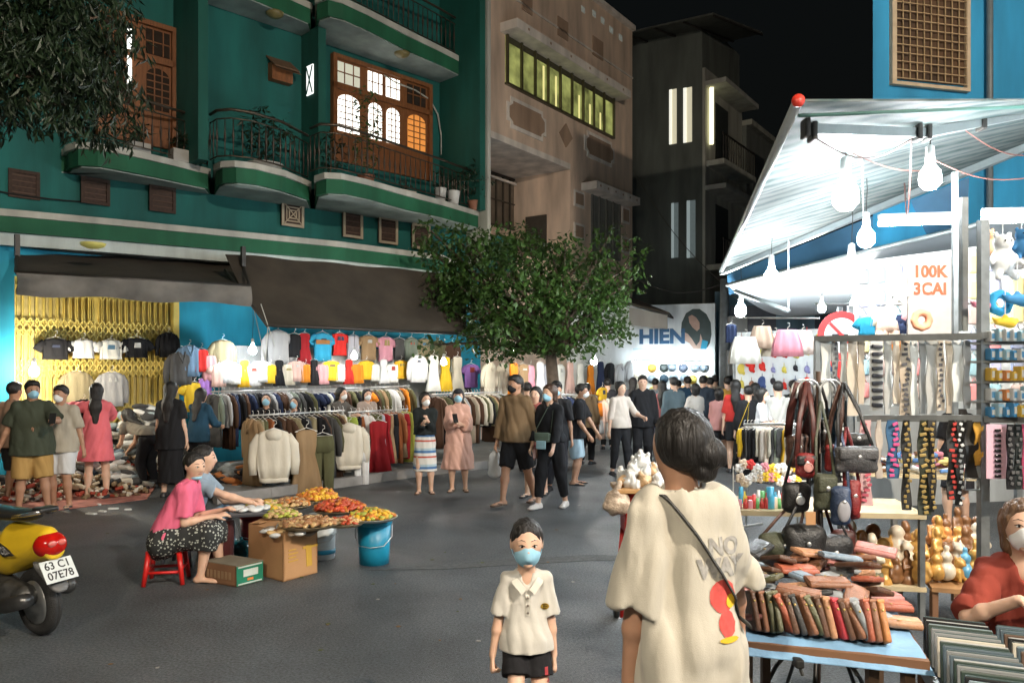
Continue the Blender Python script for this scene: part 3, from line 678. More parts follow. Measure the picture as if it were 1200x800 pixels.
# yellow folding gate
YEL = mat('gate_yellow', (.66, .52, .13), .55, 0, .15, 3, .1)
gt = thing('folding_gate', 'yellow folding lattice gate closing the shop front', 'gate', TF.pt(s_(100), .1, 0))
ga, gb = s_(8), s_(199); N = 26
mb = MB()
for i in range(N+1):
    t = lerp(ga, gb, i/N); w = .032
    if abs(i-13) < .5: w = .10
    TF.box(mb, t-w/2, t+w/2, .03, 3.15, .06, .075)
    TF.box(mb, t-w/2, t-w/2+.006, .03, 3.15, .0755, .10); TF.box(mb, t+w/2-.006, t+w/2, .03, 3.15, .0755, .10)
st = build('gate_upright', mb, YEL, gt); st['kind'] = 'stuff'
mb = MB()
for zc in (.35, 1.05, 1.75, 2.35, 2.95):
    for i in range(N):
        a, b_ = lerp(ga, gb, i/N), lerp(ga, gb, (i+1)/N)
        for sg in (-1, 1):
            for dz in (-.07, .07): mb.obox(TF.pt(a, .112, zc+dz-.07*sg), TF.pt(b_, .112, zc+dz+.07*sg), .006, .02, (0, 0, 1))
st = build('lattice', mb, YEL, gt); st['kind'] = 'stuff'
mb = MB(); TF.box(mb, ga-.05, gb+.05, 0, 3.2, .004, .03); build('backing', mb, mat('gate_back', (.50, .42, .17), .8, var=.2), gt)
mb = MB(); TF.box(mb, ga-.1, gb+.1, 3.16, 3.3, .05, .15); TF.box(mb, gb, gb+.09, 0, 3.158, .05, .16); build('gate_frame', mb, YEL, gt)
# awnings
AWN = mat('awning_brown', (.045, .036, .026), .9, 0, .25, 2.2, .2, bscale=14); AWG = mat('awning_grey', (.17, .16, .145), .85, 0, .35, 2.5, .5, bscale=8)
def drape(c0, c1, c2, c3, nu, nv, sag, ph=0):
    def f(u, v): p = c0.lerp(c1, u).lerp(c3.lerp(c2, u), v); p.z -= sag*math.sin(PI*v)*(1+.25*math.sin(9*u+ph))+.012*math.sin(23*u+4*v+ph); return p
    return f
aw = thing('awning', 'brown fabric awning with rolled grey valance over the yellow gate', 'awning', W(150, 330, 11))
c0, c1, c2, c3 = Zp(16, 290, 3.55), Zp(283, 308, 3.55), Zp(292, 336, 2.93), Zp(18, 320, 2.93)
mb = MB(); mb.grid(drape(c0, c1, c2, c3, 1, 1, .05), 24, 6, 0, (0, 0, -.015)); build('canopy', mb, AWN, aw, True)
mb = MB(); mb.grid(lambda u, v: c3.lerp(c2, u)+TF.n*(.05+.05*math.sin(v*3.1)+.012*math.sin(u*40+v*6))+V(0, 0, -.27*v-.02*math.sin(u*14)*v), 60, 6, 0, TF.n*-.02); build('valance', mb, AWG, aw, True)
mb = MB(); mb.tube([c3+V(0, 0, .01), c2+V(0, 0, .01)], .03, 8); build('front_bar', mb, DSTEEL(), aw, True)
for px in (20, 285):
    p = Zp(px, 300 if px < 100 else 312, 3.3); mb = MB(); mb.obox(p, p+V(0, 0, .3), .06, .06, TF.n); mb.obox(p, (c3 if px < 100 else c2)+V(0, 0, .02), .03, .03); build('arm', mb, DSTEEL(), aw)
aw = thing('awning', 'dark brown sloping awning above the clothes racks by the tree', 'awning', W(400, 350, 12))
c0, c1, c2, c3 = Zp(264, 297, 3.5), Zp(545, 322, 3.5), Zp(545, 391, 2.35), Zp(314, 381, 2.35)
mb = MB(); mb.grid(drape(c0, c1, c2, c3, 1, 1, .10, 2), 28, 8, 0, (0, 0, -.015)); build('canopy', mb, AWN, aw, True)
mb = MB(); mb.tube([c3, c2], .025, 8); build('front_bar', mb, DSTEEL(), aw, True)
for k, (a, b_) in enumerate(((c0, c3), (c1, c2))): mb = MB(); mb.tube([a+V(0, 0, -.25), b_+V(0, 0, -.02)], .022, 6); build('arm', mb, DSTEEL(), aw, True)
mb = MB(); mb.tube([c3, c3+V(-.05, .05, -.5), V(c3.x-.6, c3.y+1.0, 3.0)], .006, 4); mb.tube([c3+V(-.1, 0, .3), c3+V(.1, 0, -.3)], .006, 4); build('tie_cord', mb, WHITE, aw)
# ---------------------------------------------------------------- plants
def leaves(mb, blobs, n, sz, rnd, droop=.3, cards=1.7):
    tot = sum(b[1][0]*b[1][1]*b[1][2] for b in blobs)
    for c, r in blobs:
        for _ in range(int(n*r[0]*r[1]*r[2]/tot)):
            while True:
                d = V(rnd.uniform(-1, 1), rnd.uniform(-1, 1), rnd.uniform(-1, 1))
                if .15 < d.length < 1: break
            d = d.normalized()*(d.length**.5); k = 1+.70*noise3(d*2.6+Vector(c)*1.3)
            p = Vector(c)+V(d.x*r[0], d.y*r[1], d.z*r[2])*k
            s = sz*rnd.uniform(.6, 1.3); a = V(rnd.uniform(-1, 1), rnd.uniform(-1, 1), rnd.uniform(-.8, .3)-droop).normalized(); b_ = a.cross(V(rnd.uniform(-.6, .6), rnd.uniform(-.6, .6), 1)).normalized()
            mid = p+a*s*.5; fold = a.cross(b_)*s*.08
            mb.add([p, mid+b_*s/cards*.5+fold, p+a*s, mid-b_*s/cards*.5+fold, mid], [(0, 4, 1), (4, 2, 1), (0, 3, 4), (4, 3, 2)])
def noise3(p): 
    from mathutils import noise
    return noise.noise(p)
def branches(mb, base, tips, r0, rnd):
    for t in tips:
        t = Vector(t); m = base.lerp(t, .5)+V(rnd.uniform(-.2, .2), rnd.uniform(-.2, .2), rnd.uniform(0, .25)); mb.tube([base, m, t], [r0, r0*.6, r0*.2], 7)
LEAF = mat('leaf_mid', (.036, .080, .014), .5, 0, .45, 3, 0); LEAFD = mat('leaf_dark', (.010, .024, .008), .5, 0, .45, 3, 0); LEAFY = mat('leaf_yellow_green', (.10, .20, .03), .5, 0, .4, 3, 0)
BARK = mat('bark', (.09, .065, .045), .9, 0, .3, 12, .5)
rnd = random.Random(4)
D = 14.2
bl = []
for (x, y, rx, ry, dz) in ((560, 320, 45, 36, 0), (620, 305, 52, 34, .4), (680, 330, 45, 34, 0), (610, 355, 60, 40, -.6), (665, 375, 52, 34, -.3), (545, 360, 40, 32, .3), (705, 365, 30, 30, .2), (590, 385, 42, 26, -.2), (520, 340, 24, 22, .1), (645, 400, 34, 18, .2), (530, 300, 24, 16, .2), (585, 283, 30, 14, .3)):
    c = W(x, y, D+dz); bl.append((c, (rx/F*D, .9, ry/F*D)))
tr = thing('street_tree', 'leafy green tree with spreading crown growing from the pavement', 'tree', G(648, 545).xyz*1.0)
tr.location = V(W(648, 435, D).x, D, 0); XF[tr.name] = Matrix.Translation(tr.location)
bl += [(W(rnd.uniform(490, 745), rnd.uniform(262, 415), D+rnd.uniform(-.6, .6)), (.30, .30, .22)) for _ in range(46)]
mb = MB(); leaves(mb, bl, 12500, .115, rnd); co = build('crown', mb, [LEAF], tr); 
for i, p in enumerate(co.data.polygons): pass
base = V(tr.location.x, D, 0); mb = MB(); mb.tube([base, base+V(.03, 0, 1.2), base+V(-.05, 0, 2.1)], [.15, .12, .10], 10); branches(mb, base+V(-.05, 0, 2.05), [b_[0] for b_ in bl], .06, rnd); build('trunk', mb, BARK, tr, True)
# dark drooping branch, top left corner
rnd = random.Random(9); D = 6.5
bl = [(W(x, y, D+dz), (rx/F*D, .6, ry/F*D)) for (x, y, rx, ry, dz) in ((20, 20, 80, 60, 0), (80, 60, 50, 55, .2), (40, 90, 70, 55, -.2), (115, 20, 36, 40, 0), (100, 125, 38, 42, .1), (-40, 60, 70, 90, 0), (10, -50, 120, 50, 0), (125, 95, 26, 22, .1))]
tr2 = thing('overhanging_tree', 'dark drooping tree crown hanging into the upper left corner', 'tree', V(-6.6, 6.3, 0))
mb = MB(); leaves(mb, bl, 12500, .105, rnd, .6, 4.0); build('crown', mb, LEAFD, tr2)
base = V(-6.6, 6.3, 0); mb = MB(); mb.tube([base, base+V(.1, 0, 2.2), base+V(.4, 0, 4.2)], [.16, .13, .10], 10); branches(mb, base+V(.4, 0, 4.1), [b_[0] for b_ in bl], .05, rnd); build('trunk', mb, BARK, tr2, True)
# potted plants on the balcony
POT = plastic(.35, .34, .31, .6); POTB = plastic(.22, .09, .05, .6)
def pot_plant(px, z, off, ph, pr, pot, lab, nl=160, spread=.35, hh=.6, leafm=None, kind=0, grp='potted plants on the balcony'):
    p = TF.pt(s_(px), off, z); o = thing('potted_plant', lab, 'plant', p, 0, grp); rn = random.Random(px)
    mb = MB()
    if kind == 0: mb.lathe([(pr*.75, 0), (pr, ph*.9), (pr*1.08, ph), (pr*.95, ph), (pr*.8, ph*.8)], p, 14)
    else: mb.box(p+V(0, 0, ph/2), (pr*2.4, pr*1.3, ph), (0, 0, math.atan2(TF.u.y, TF.u.x)))
    build('pot', mb, pot, o, kind == 0); mb = MB()
    leaves(mb, [(p+V(0, 0, ph+hh*.6), (spread, spread, hh*.5))], nl, .13, rn, .0, 3); build('foliage', mb, leafm or LEAFD, o)
    mb = MB(); mb.tube([p+V(0, 0, ph*.8), p+V(.02, 0, ph+hh*.7)], .012, 5); build('stem', mb, BARK, o)
pot_plant(286, 5.1, .75, .18, .30, POT, 'bushy plant in a wide white bowl on the balcony', 260, .42, .9)
pot_plant(396, 5.1, .95, .3, .16, POTB, 'tall leafy plant before the lit balcony window', 260, .28, 1.6, LEAF)
pot_plant(150, 5.1, .45, .2, .13, POT, 'small plant in square white planter under the dark branches', 60, .16, .3, kind=1)
pot_plant(200, 5.1, .5, .2, .17, POT, 'low plant in white planter beside the dark balcony door', 60, .16, .3, kind=1)
pot_plant(475, 5.1, 1.15, .3, .12, plastic(.5, .5, .48), 'plant in left one of the two round white pots on the balcony', 60, .16, .35)
pot_plant(490, 5.1, 1.15, .3, .13, plastic(.5, .5, .48), 'plant in right one of the two round white pots on the balcony', 60, .16, .35)
pot_plant(516, 5.1, 1.1, .2, .14, POTB, 'dense dark green bush at the right end of the balcony', 240, .3, .7)
pot_plant(360, 5.1, .8, .2, .12, POTB, 'dark plant behind the railing left of the lit window', 130, .25, .8)
pot_plant(436, 5.1, 1.1, .12, .16, plastic(.5, .42, .36), 'low plant in beige trough below the lit window', 30, .14, .2, kind=1)

# ---------------------------------------------------------------- beige building
BF = Plane(W(567, HY, 18.7), W(741, HY, 25.1)); BEI = painted(.62, .47, .36); BEW = painted(.66, .60, .54); BEP = painted(.34, .23, .16)
bb = thing('beige_house', 'beige town house with green lit ribbon window beside the teal house', 'building', BF.pt(4, 0, 0))
sb = BF.s_at; X0, X1 = 0, BF.L; rz0, rz1 = 3.9, BF.z_at(620, 172)
rs1 = sb(668)
mb = MB(); BF.box(mb, rs1, X1, 0, 12.4, -.4, 0); BF.box(mb, X0-.4, rs1, rz1, 12.4, -.4, 0); BF.box(mb, X0-.4, rs1, 0, rz0, -1.9, 0); BF.box(mb, X0-.4, X1, 0, 12.4, -9, -1.901); BF.box(mb, rs1, rs1+.2, rz0, rz1, -1.9, -.401); build('wall', mb, BEI, bb)
mb = MB(); BF.box(mb, X0, rs1-.01, rz1-.16, rz1-.004, -1.85, .02); BF.box(mb, X0, rs1-.01, rz1-.36, rz1-.30, -1.85, -1.78); build('soffit', mb, BEW, bb)
mb = MB(); BF.box(mb, X0-.4, X1, 12.4, 12.55, -.5, .12); BF.box(mb, X0, X1, 10.9, 10.95, .002, .03); build('parapet', mb, BEW, bb)
def wframe(pl, x0, y0, x1, y1, off, nm, nc, nr, glassm, framem, par, w=.045, name='window'):
    a, b_, z0, z1 = pl.rect(x0, y0, x1, y1, off); mb = MB(); pl.box(mb, a, b_, z0, z1, off+.003, off+.02); o = build(name, mb, glassm, par)
    mb = MB(); pl.box(mb, a, b_, z0, z0+w, off+.021, off+.07); pl.box(mb, a, b_, z1-w, z1, off+.021, off+.07)
    for i in range(nc+1): t = lerp(a+w/2, b_-w/2, i/nc); pl.box(mb, t-w/2, t+w/2, z0+w, z1-w, off+.021, off+.069)
    for i in range(1, nr): t = lerp(z0, z1, i/nr); pl.box(mb, a+w, b_-w, t-w/3, t+w/3, off+.021, off+.06)
    build('window_frame', mb, framem, o); return (a, b_, z0, z1)
# green lit ribbon window: a shallow lit room behind clear panes
a, b_, z0, z1 = BF.rect(592, 66, 717, 132); z0 = BF.z_at(592, 97); z1 = BF.z_at(592, 35)
gl = mat('green_lit_room', (.21, .225, .07), .8, 0, .75, 1.9, 0)
gl.node_tree.nodes['Principled BSDF'].inputs['Emission Strength'].default_value = .5
gl.node_tree.links.new(gl.node_tree.nodes['Principled BSDF'].inputs['Base Color'].links[0].from_socket, gl.node_tree.nodes['Principled BSDF'].inputs['Emission Color'])
mb = MB(); BF.box(mb, a, b_, z0, z1, .003, .02); wo = build('ribbon_window', mb, gl, bb)
mb = MB()
N = 9
for i in range(N+1): t = lerp(a, b_, i/N); BF.box(mb, t-.03, t+.03, z0, z1, .04, .10)
BF.box(mb, a-.03, b_+.03, z1, z1+.05, .002, .10); BF.box(mb, a-.03, b_+.03, z0-.05, z0, .002, .10); build('window_frame', mb, mat('alu_dark', (.10, .09, .05), .4, .5), wo)
mb = MB(); BF.box(mb, a, b_, z1-.28, z1, .021, .038); build('blind', mb, mat('blind_dark', (.06, .055, .03), .8), wo)
mb = MB()
for i in (2, 3, 5, 6, 7): t = lerp(a, b_, (i+.75)/N); BF.box(mb, t-.035, t+.035, z0+.05, z1-.2-.08*i, .022, .036)
build('curtain_row', mb, lit('lit_yellow_strip', (.55, .5, .2), .8), wo)['kind'] = 'stuff'
def hood(pl, x0, x1, ytop, depth, par, h=.22, mm=BEW):
    a, b_ = pl.s_at(x0), pl.s_at(x1); z = pl.z_at(x0, ytop, depth); mb = MB(); pl.box(mb, a, b_, z-h, z, .003, depth); o = build('window_hood', mb, mm, par)
    mb = MB()
    for i in range(6): t = lerp(a, b_, (i+.5)/6); pl.box(mb, t-.03, t+.03, z-h*.6, z-h*.35, depth, depth+.01)
    build('hood_vent_row', mb, BEP, o)['kind'] = 'stuff'
hood(BF, 586, 722, 8, .5, bb); hood(BF, 681, 733, 204, .5, bb)
def octpanel(x0, y0, x1, y1, nm='wall_panel'):
    a, b_, z0, z1 = BF.rect(x0, y0, x1, y1); c = .16
    def oc(k): return [BF.pt(p, 0, q) for p, q in ((a+c+k, z0+k), (b_-c-k, z0+k), (b_-c-k, z0+c), (b_-k, z0+c+k), (b_-k, z1-c-k), (b_-c-k, z1-c), (b_-c-k, z1-k), (a+c+k, z1-k), (a+c+k, z1-c), (a+k, z1-c-k), (a+k, z0+c+k), (a+c+k, z0+c))]
    mb = MB(); mb.prism([p+BF.n*.004 for p in oc(0)], BF.n*.03); o = build(nm, mb, BEW, bb); mb = MB(); mb.prism([p+BF.n*.036 for p in oc(.1)], BF.n*.012); build('panel_centre', mb, BEP, o)
octpanel(593, 122, 639, 158); octpanel(684, 160, 719, 190)
a, b_, z0, z1 = BF.rect(655, 145, 670, 173); mb = MB(); mb.prism([BF.pt((a+b_)/2, .004, z0), BF.pt(b_, .004, (z0+z1)/2), BF.pt((a+b_)/2, .004, z1), BF.pt(a, .004, (z0+z1)/2)], BF.n*.03); build('diamond_panel', mb, BEP, bb)
CUR = mat('curtain_grey', (.17, .17, .15), .8, 0, .3, 4, .3, stretch=(6, 6, .3))
wframe(BF, 571, 207, 612, 268, -1.9, '', 5, 2, mat('pane_dim', (.14, .11, .08), .3, 0, .3, 3), mat('frame_dark', (.05, .04, .03), .6), bb)
wframe(BF, 692, 222, 725, 302, 0, '', 4, 1, CUR, mat('frame_grey', (.12, .115, .10), .6), bb)
# return door in the recess
q0 = BF.pt(rs1-.004, -1.2, 0); mb = MB(); mb.prism([BF.pt(rs1-.006, -1.45, rz0), BF.pt(rs1-.006, -.75, rz0), BF.pt(rs1-.006, -.75, rz0+2.2), BF.pt(rs1-.006, -1.45, rz0+2.2)], BF.u*-.04); build('recess_door', mb, mat('door_dim', (.06, .05, .04), .6), bb)
for x0, y0, x1, y1 in ((672, 224, 684, 243), (672, 262, 684, 281), (728, 243, 737, 262), (728, 278, 737, 297)):
    a, b_, z0, z1 = BF.rect(x0, y0, x1, y1); mb = MB(); BF.box(mb, a, b_, z0, z1, .003, .03); o = build('quoin_block', mb, BEW, bb); mb = MB(); BF.box(mb, a+.07, b_-.07, z0+.07, z1-.07, .031, .045); build('quoin_centre', mb, BEP, o)
for x, y in ((617, 5), (659, 35), (700, 58)):
    a, b_, z0, z1 = BF.rect(x-6, y-12, x+6, y+10); mb = MB(); BF.box(mb, a, b_, z0, z1, .003, .03); build('attic_block', mb, BEP, bb)
for x, y in ((683, 12), (696, 17), (706, 25), (716, 36), (727, 45)):
    a, b_, z0, z1 = BF.rect(x-2, y-4, x+2, y+3); mb = MB(); BF.box(mb, a, b_, z0, z1, .003, .012); build('breather_hole', mb, lit('dim_hole', (.4, .42, .38), .12), bb)
mb = MB(); BF.box(mb, X0, rs1, rz0, rz0+.7, .002, .1); build('balcony_parapet', mb, BEI, bb)

# ---------------------------------------------------------------- dark tower house
C0 = W(823, HY, 26); TD = Plane(C0-BF.n*6, C0); TG = Plane(C0, C0+BF.u*3.6)
tw = thing('narrow_house', 'tall dark narrow house with lit slit windows and tin roof', 'building', C0.xyz*1.0)
tw.location = V(C0.x, C0.y, 0); XF[tw.name] = Matrix.Translation(tw.location)
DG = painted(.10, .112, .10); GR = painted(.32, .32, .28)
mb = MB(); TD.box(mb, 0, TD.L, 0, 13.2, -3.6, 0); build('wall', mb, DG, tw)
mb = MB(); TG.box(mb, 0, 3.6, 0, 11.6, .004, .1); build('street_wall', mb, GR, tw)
for k, (x0, y0, x1, y1, m_) in enumerate(((784.5, 105, 793, 169, 1), (801, 103, 811, 167, 1), (787, 238, 795, 302, 0), (805, 235, 815, 302, 0))):
    a, b_, z0, z1 = TD.rect(x0, y0, x1, y1); mb = MB(); TD.box(mb, a, b_, z0, z1, .003, .02)
    o = build('slit_window', mb, lit('slit_lit', (.62, .58, .42), .45) if m_ else mat('slit_dim', (.10, .12, .12), .4, emit=.35, ecol=(.12, .15, .15)), tw); mb = MB(); TD.box(mb, a+.01, a+(b_-a)*.38, z0, z1, .021, .05); build('window_reveal', mb, lit('slit_bright', (.8, .8, .7), .6) if m_ else lit('slit_br', (.2, .24, .24), .6), o)
TIN = mat('tin_roof', (.10, .105, .095), .5, .3, .3, 3, .2)
e0 = W(738, 0, 22.5)
mb = MB(); P = [TD.pt(-1, 1.0, 13.1), TD.pt(TD.L+.9, 1.4, 12.6), TD.pt(TD.L+1.4, -1.8, 13.0), TD.pt(-1, -3, 13.6)]; mb.prism(P, (0, 0, .06)); rf = build('roof', mb, TIN, tw)
mb = MB()
for i in range(9): mb.obox(P[0].lerp(P[1], i/8)+V(0, 0, -.04), P[3].lerp(P[2], i/8)+V(0, 0, -.04), .05, .05)
build('rafter_row', mb, DSTEEL(), rf)['kind'] = 'stuff'
for (z, hh) in ((8.4, 1.0), (5.0, 1.0)):
    mb = MB(); TG.box(mb, .1, 3.3, z, z+.18, .101, .7); bl_ = build('balcony', mb, GR, tw); mb = MB()
    for i in range(14): mb.obox(TG.pt(.15+i*.24, .66, z+.18), TG.pt(.15+i*.24, .66, z+hh), .03, .03, TG.n)
    mb.obox(TG.pt(.1, .66, z+hh), TG.pt(3.3, .66, z+hh), .05, .05); build('railing', mb, DSTEEL(), bl_)['kind'] = 'stuff'
    mb = MB(); TG.box(mb, .9, 2.1, z+.2, z+2.3, .101, .12); build('balcony_door', mb, mat('door_dk', (.03, .035, .035), .5), tw)
    mb = MB(); TG.box(mb, .0, 3.3, z+2.6, z+2.75, .101, .8); build('lintel', mb, painted(.34, .34, .31), tw)
mb = MB(); p = TG.pt(.3, .2, 0); mb.box((p.x, p.y, 10.1), (.12, .12, 1.9)); build('wall_lamp', mb, lit('wall_lamp_glow', (.9, .85, .5), 1.2), tw)
nb = thing('neighbour_house', 'dim grey house receding behind the dark tower', 'building', TG.pt(6, 0, 0))
mb = MB(); TG.box(mb, 3.62, 9, 0, 10.6, -4, .25); build('wall', mb, painted(.13, .14, .13), nb)
mb = MB(); TG.box(mb, 3.62, 9, 7.2, 7.4, .251, .7); build('cornice', mb, GR, nb); mb = MB(); TG.box(mb, 3.62, 9, 10.61, 10.8, -.5, .45); build('cornice', mb, GR, nb)
for z in (4.6, 8): mb = MB(); TG.box(mb, 4.4, 5.6, z, z+1.8, .251, .27); build('window', mb, mat('win_dk', (.02, .025, .03), .3), nb)

# ---------------------------------------------------------------- shop at the end of the street with painted sign
D = 20.5
hs = thing('sign_shop', 'white walled shop with big painted HIEN sign at the street end', 'building', W(770, HY, D).xyz*1.0); hs.location.z = 0; XF[hs.name] = Matrix.Translation(hs.location)
SP = Plane(V(W(640, HY, D+1.5).x, D+1.5, 0), V(W(838, HY, D).x, D, 0))
mb = MB(); SP.box(mb, 0, SP.L, 0, 2.0, -.3, 0); build('wall', mb, painted(.62, .66, .66), hs)
mb = MB(); SP.box(mb, 0, SP.L, 2.0, 3.45, -.3, .02); sg = build('sign_board', mb, painted(.62, .66, .68), hs)
sb_ = Plane(SP.pt(0, .0, 0), SP.pt(SP.L, 0, 0)); k_ = .025
def spx(x, y, off=k_): return SP.pt(SP.s_at(x), off, SP.z_at(x, y))
BLU = mat('sign_blue', (.004, .07, .17), .5, emit=.0)
c = spx(776, 395, .04); M_ = frame(c, SP.u, (0, 0, 1)); mb = text_mb('HIEN', .52, M_, .02, .022, 1.04)
build('lettering', mb, BLU, sg)
def flat(pts, name, m, off, par=sg, th=.006): mb = MB(); mb.prism([spx(x, y, off) for x, y in pts], SP.n*th); return build(name, mb, m, par)
flat([(798, 390), (799, 378), (804, 367), (812, 362), (820, 362), (828, 368), (833, 378), (834, 392), (832, 402), (829, 407), (818, 409), (814, 402), (808, 396), (802, 391)], 'painted_hair', mat('sign_hair', (.04, .06, .06), .7), .023)
flat([(807, 371), (811, 369), (816, 372), (820, 378), (820, 385), (817, 388), (812, 384), (808, 378)], 'painted_face', mat('sign_skin', (.38, .25, .20), .7), .032)
flat([(801, 389), (806, 391), (811, 397), (816, 405), (820, 400), (821, 391), (824, 400), (821, 409), (813, 409), (808, 402), (801, 398)], 'painted_shoulder', mat('sign_skin2', (.42, .30, .25), .7), .030)
flat([(821, 409), (823, 398), (830, 400), (828, 409)], 'painted_dress', mat('sign_dress', (.02, .25, .4), .7), .038)
flat([(742, 408), (786, 407), (788, 409), (742, 410)], 'sign_rule', mat('sign_rule', (.4, .55, .6), .7), .023)
mb = MB(); p0 = spx(738, 358, .9); p1 = spx(790, 371, .9); p2 = spx(790, 374, .1); p3 = spx(738, 350, .1); mb.prism([p0, p1, p2, p3], (0, 0, .05)); aw = build('small_canopy', mb, AWN, hs)
mb = MB(); q0, q1 = spx(745, 363, .88), spx(788, 372, .88); mb.prism([q0, q1, q1+V(0, 0, -.35), q0+V(0, 0, -.45)], SP.n*.03); build('canopy_drop', mb, painted(.30, .28, .25), hs)
# round hats and caps pinned on the shop wall
rn = random.Random(3); HK = [(.03, .05, .07), (.1, .12, .16), (.5, .3, .06), (.55, .45, .1), (.05, .06, .06), (.35, .2, .1), (.2, .25, .3)]
k = 0
for r_ in range(3):
    for c_ in range(6):
        x = 765+c_*12+rn.uniform(-1.5, 1.5); y = 431+r_*13+rn.uniform(-1, 1); p = spx(x, y, .02); o = MB(); Mx = SP.M(0, 0, 0).to_3x3()
        o.lathe([(.11, 0), (.12, .02), (.075, .03), (.07, .1), (0.001, .11)], p, 12, 0, Mx); 
        hc = HK[rn.randrange(7)]; h_ = build('hanging_hat', o, cloth(*hc), None, True)
        tag(h_, 'round %s hat on the white shop wall, %s of the %s row' % (['navy', 'slate', 'tan', 'straw yellow', 'black', 'brown', 'grey blue'][HK.index(hc)], ORD[c_], ORD[r_]), 'hat', 'round hats pinned on the shop wall')
# utility pole
p = W(849, HY, 19); up = thing('utility_pole', 'grey utility pole with boxes beside the painted sign', 'pole', V(p.x, 19, 0))
mb = MB(); mb.tube([V(p.x, 19, 0), V(p.x, 19, 3.9)], [.14, .10], 10); build('pole', mb, mat('pole_grey', (.16, .18, .19), .7, var=.2), up, True)
for z, hh, w in ((1.9, .6, .5), (2.75, .5, .4)): mb = MB(); mb.rbox(V(p.x+.25, 18.8, z), (w, .3, hh), .02); build('meter_box', mb, painted(.24, .25, .25), up)
mb = MB()
for i, (a, b_) in enumerate(((V(p.x, 19, 3.8), W(742, 325, 20)), (V(p.x, 19, 3.7), W(900, 330, 14)), (V(p.x, 19, 3.75), W(742, 200, 24)))):
    mb.tube([a.lerp(b_, t/8)+V(0, 0, -.3*math.sin(PI*t/8)) for t in range(9)], .012, 4)
build('overhead_wire', mb, DSTEEL(), up)['kind'] = 'stuff'
# far backdrop buildings to the right of the street end
fb = thing('far_house', 'low grey blue house front far behind the stalls', 'building', V(9, 24, 0))
FP_ = Plane(V(W(838, HY, 22).x, 22, 0), V(W(1300, HY, 20).x, 20, 0))
mb = MB(); FP_.box(mb, 0, FP_.L, 0, 3.9, -.3, 0); build('wall', mb, painted(.10, .17, .22), fb)
for i in range(5): mb = MB(); FP_.box(mb, .4+i*2.2, 1.6+i*2.2, 2.3, 3.5, .002, .05); build('window', mb, mat('win_far', (.04, .05, .07), .3), fb)
# bright blue building, upper right
RB = Plane(W(1023, HY, 9.4), W(1400, HY, 10.6)); BLB = painted(.02, .22, .42)
rb = thing('blue_house', 'bright blue house wall with barred window above the stalls', 'building', RB.pt(2, 0, 0))
q = [RB.pt(0, 0, 0), RB.pt(RB.L, 0, 0), V(9.5, 16, 0), V(W(1060, HY, 15).x, 15, 0)]; mb = MB(); mb.prism([V(p.x, p.y, 2.4) for p in q], (0, 0, 6.1)); build('wall', mb, BLB, rb); mb = MB(); mb.prism([V(p.x, p.y+.5, 0) for p in q], (0, 0, 2.398)); build('shop_front', mb, painted(.42, .46, .48), rb)
a, b_ = RB.s_at(1047), RB.s_at(1129); z0 = RB.z_at(1050, 93); z1 = z0+1.6
mb = MB(); RB.box(mb, a, b_, z0, z1, .003, .015); wn = build('window', mb, mat('window_brown', (.06, .03, .012), .6, 0, .5, 4), rb)
mb = MB()
for i in range(11): t = lerp(a, b_, i/10); RB.box(mb, t-.005, t+.005, z0, z1, .03, .045)
for i in range(17): t = lerp(z0, z1, i/16); RB.box(mb, a, b_, t-.005, t+.005, .046, .058)
build('security_grille', mb, mat('grille_tan', (.35, .25, .14), .5), wn)['kind'] = 'stuff'
mb = MB()
for q in ((a-.06, a, z0-.04, z1), (b_, b_+.05, z0-.04, z1), (a-.06, b_+.05, z0-.08, z0-.041), (a-.1, b_+.1, z1-.38, z1-.32)): RB.box(mb, *q, .002, .06)
build('window_frame', mb, mat('frame_cream', (.45, .36, .25), .6), wn)
mb = MB(); q = RB.pt(RB.s_at(1155), .06, 0); mb.tube([V(q.x, q.y, 2.3), V(q.x, q.y, 8.4)], .04, 10); build('down_pipe', mb, mat('pipe_grey', (.10, .12, .13), .5), rb, True)
mb = MB(); RB.box(mb, RB.s_at(1023)-.02, RB.s_at(1045), z1-.15, z1+.1, .002, .3); build('ledge', mb, WHITE, rb)
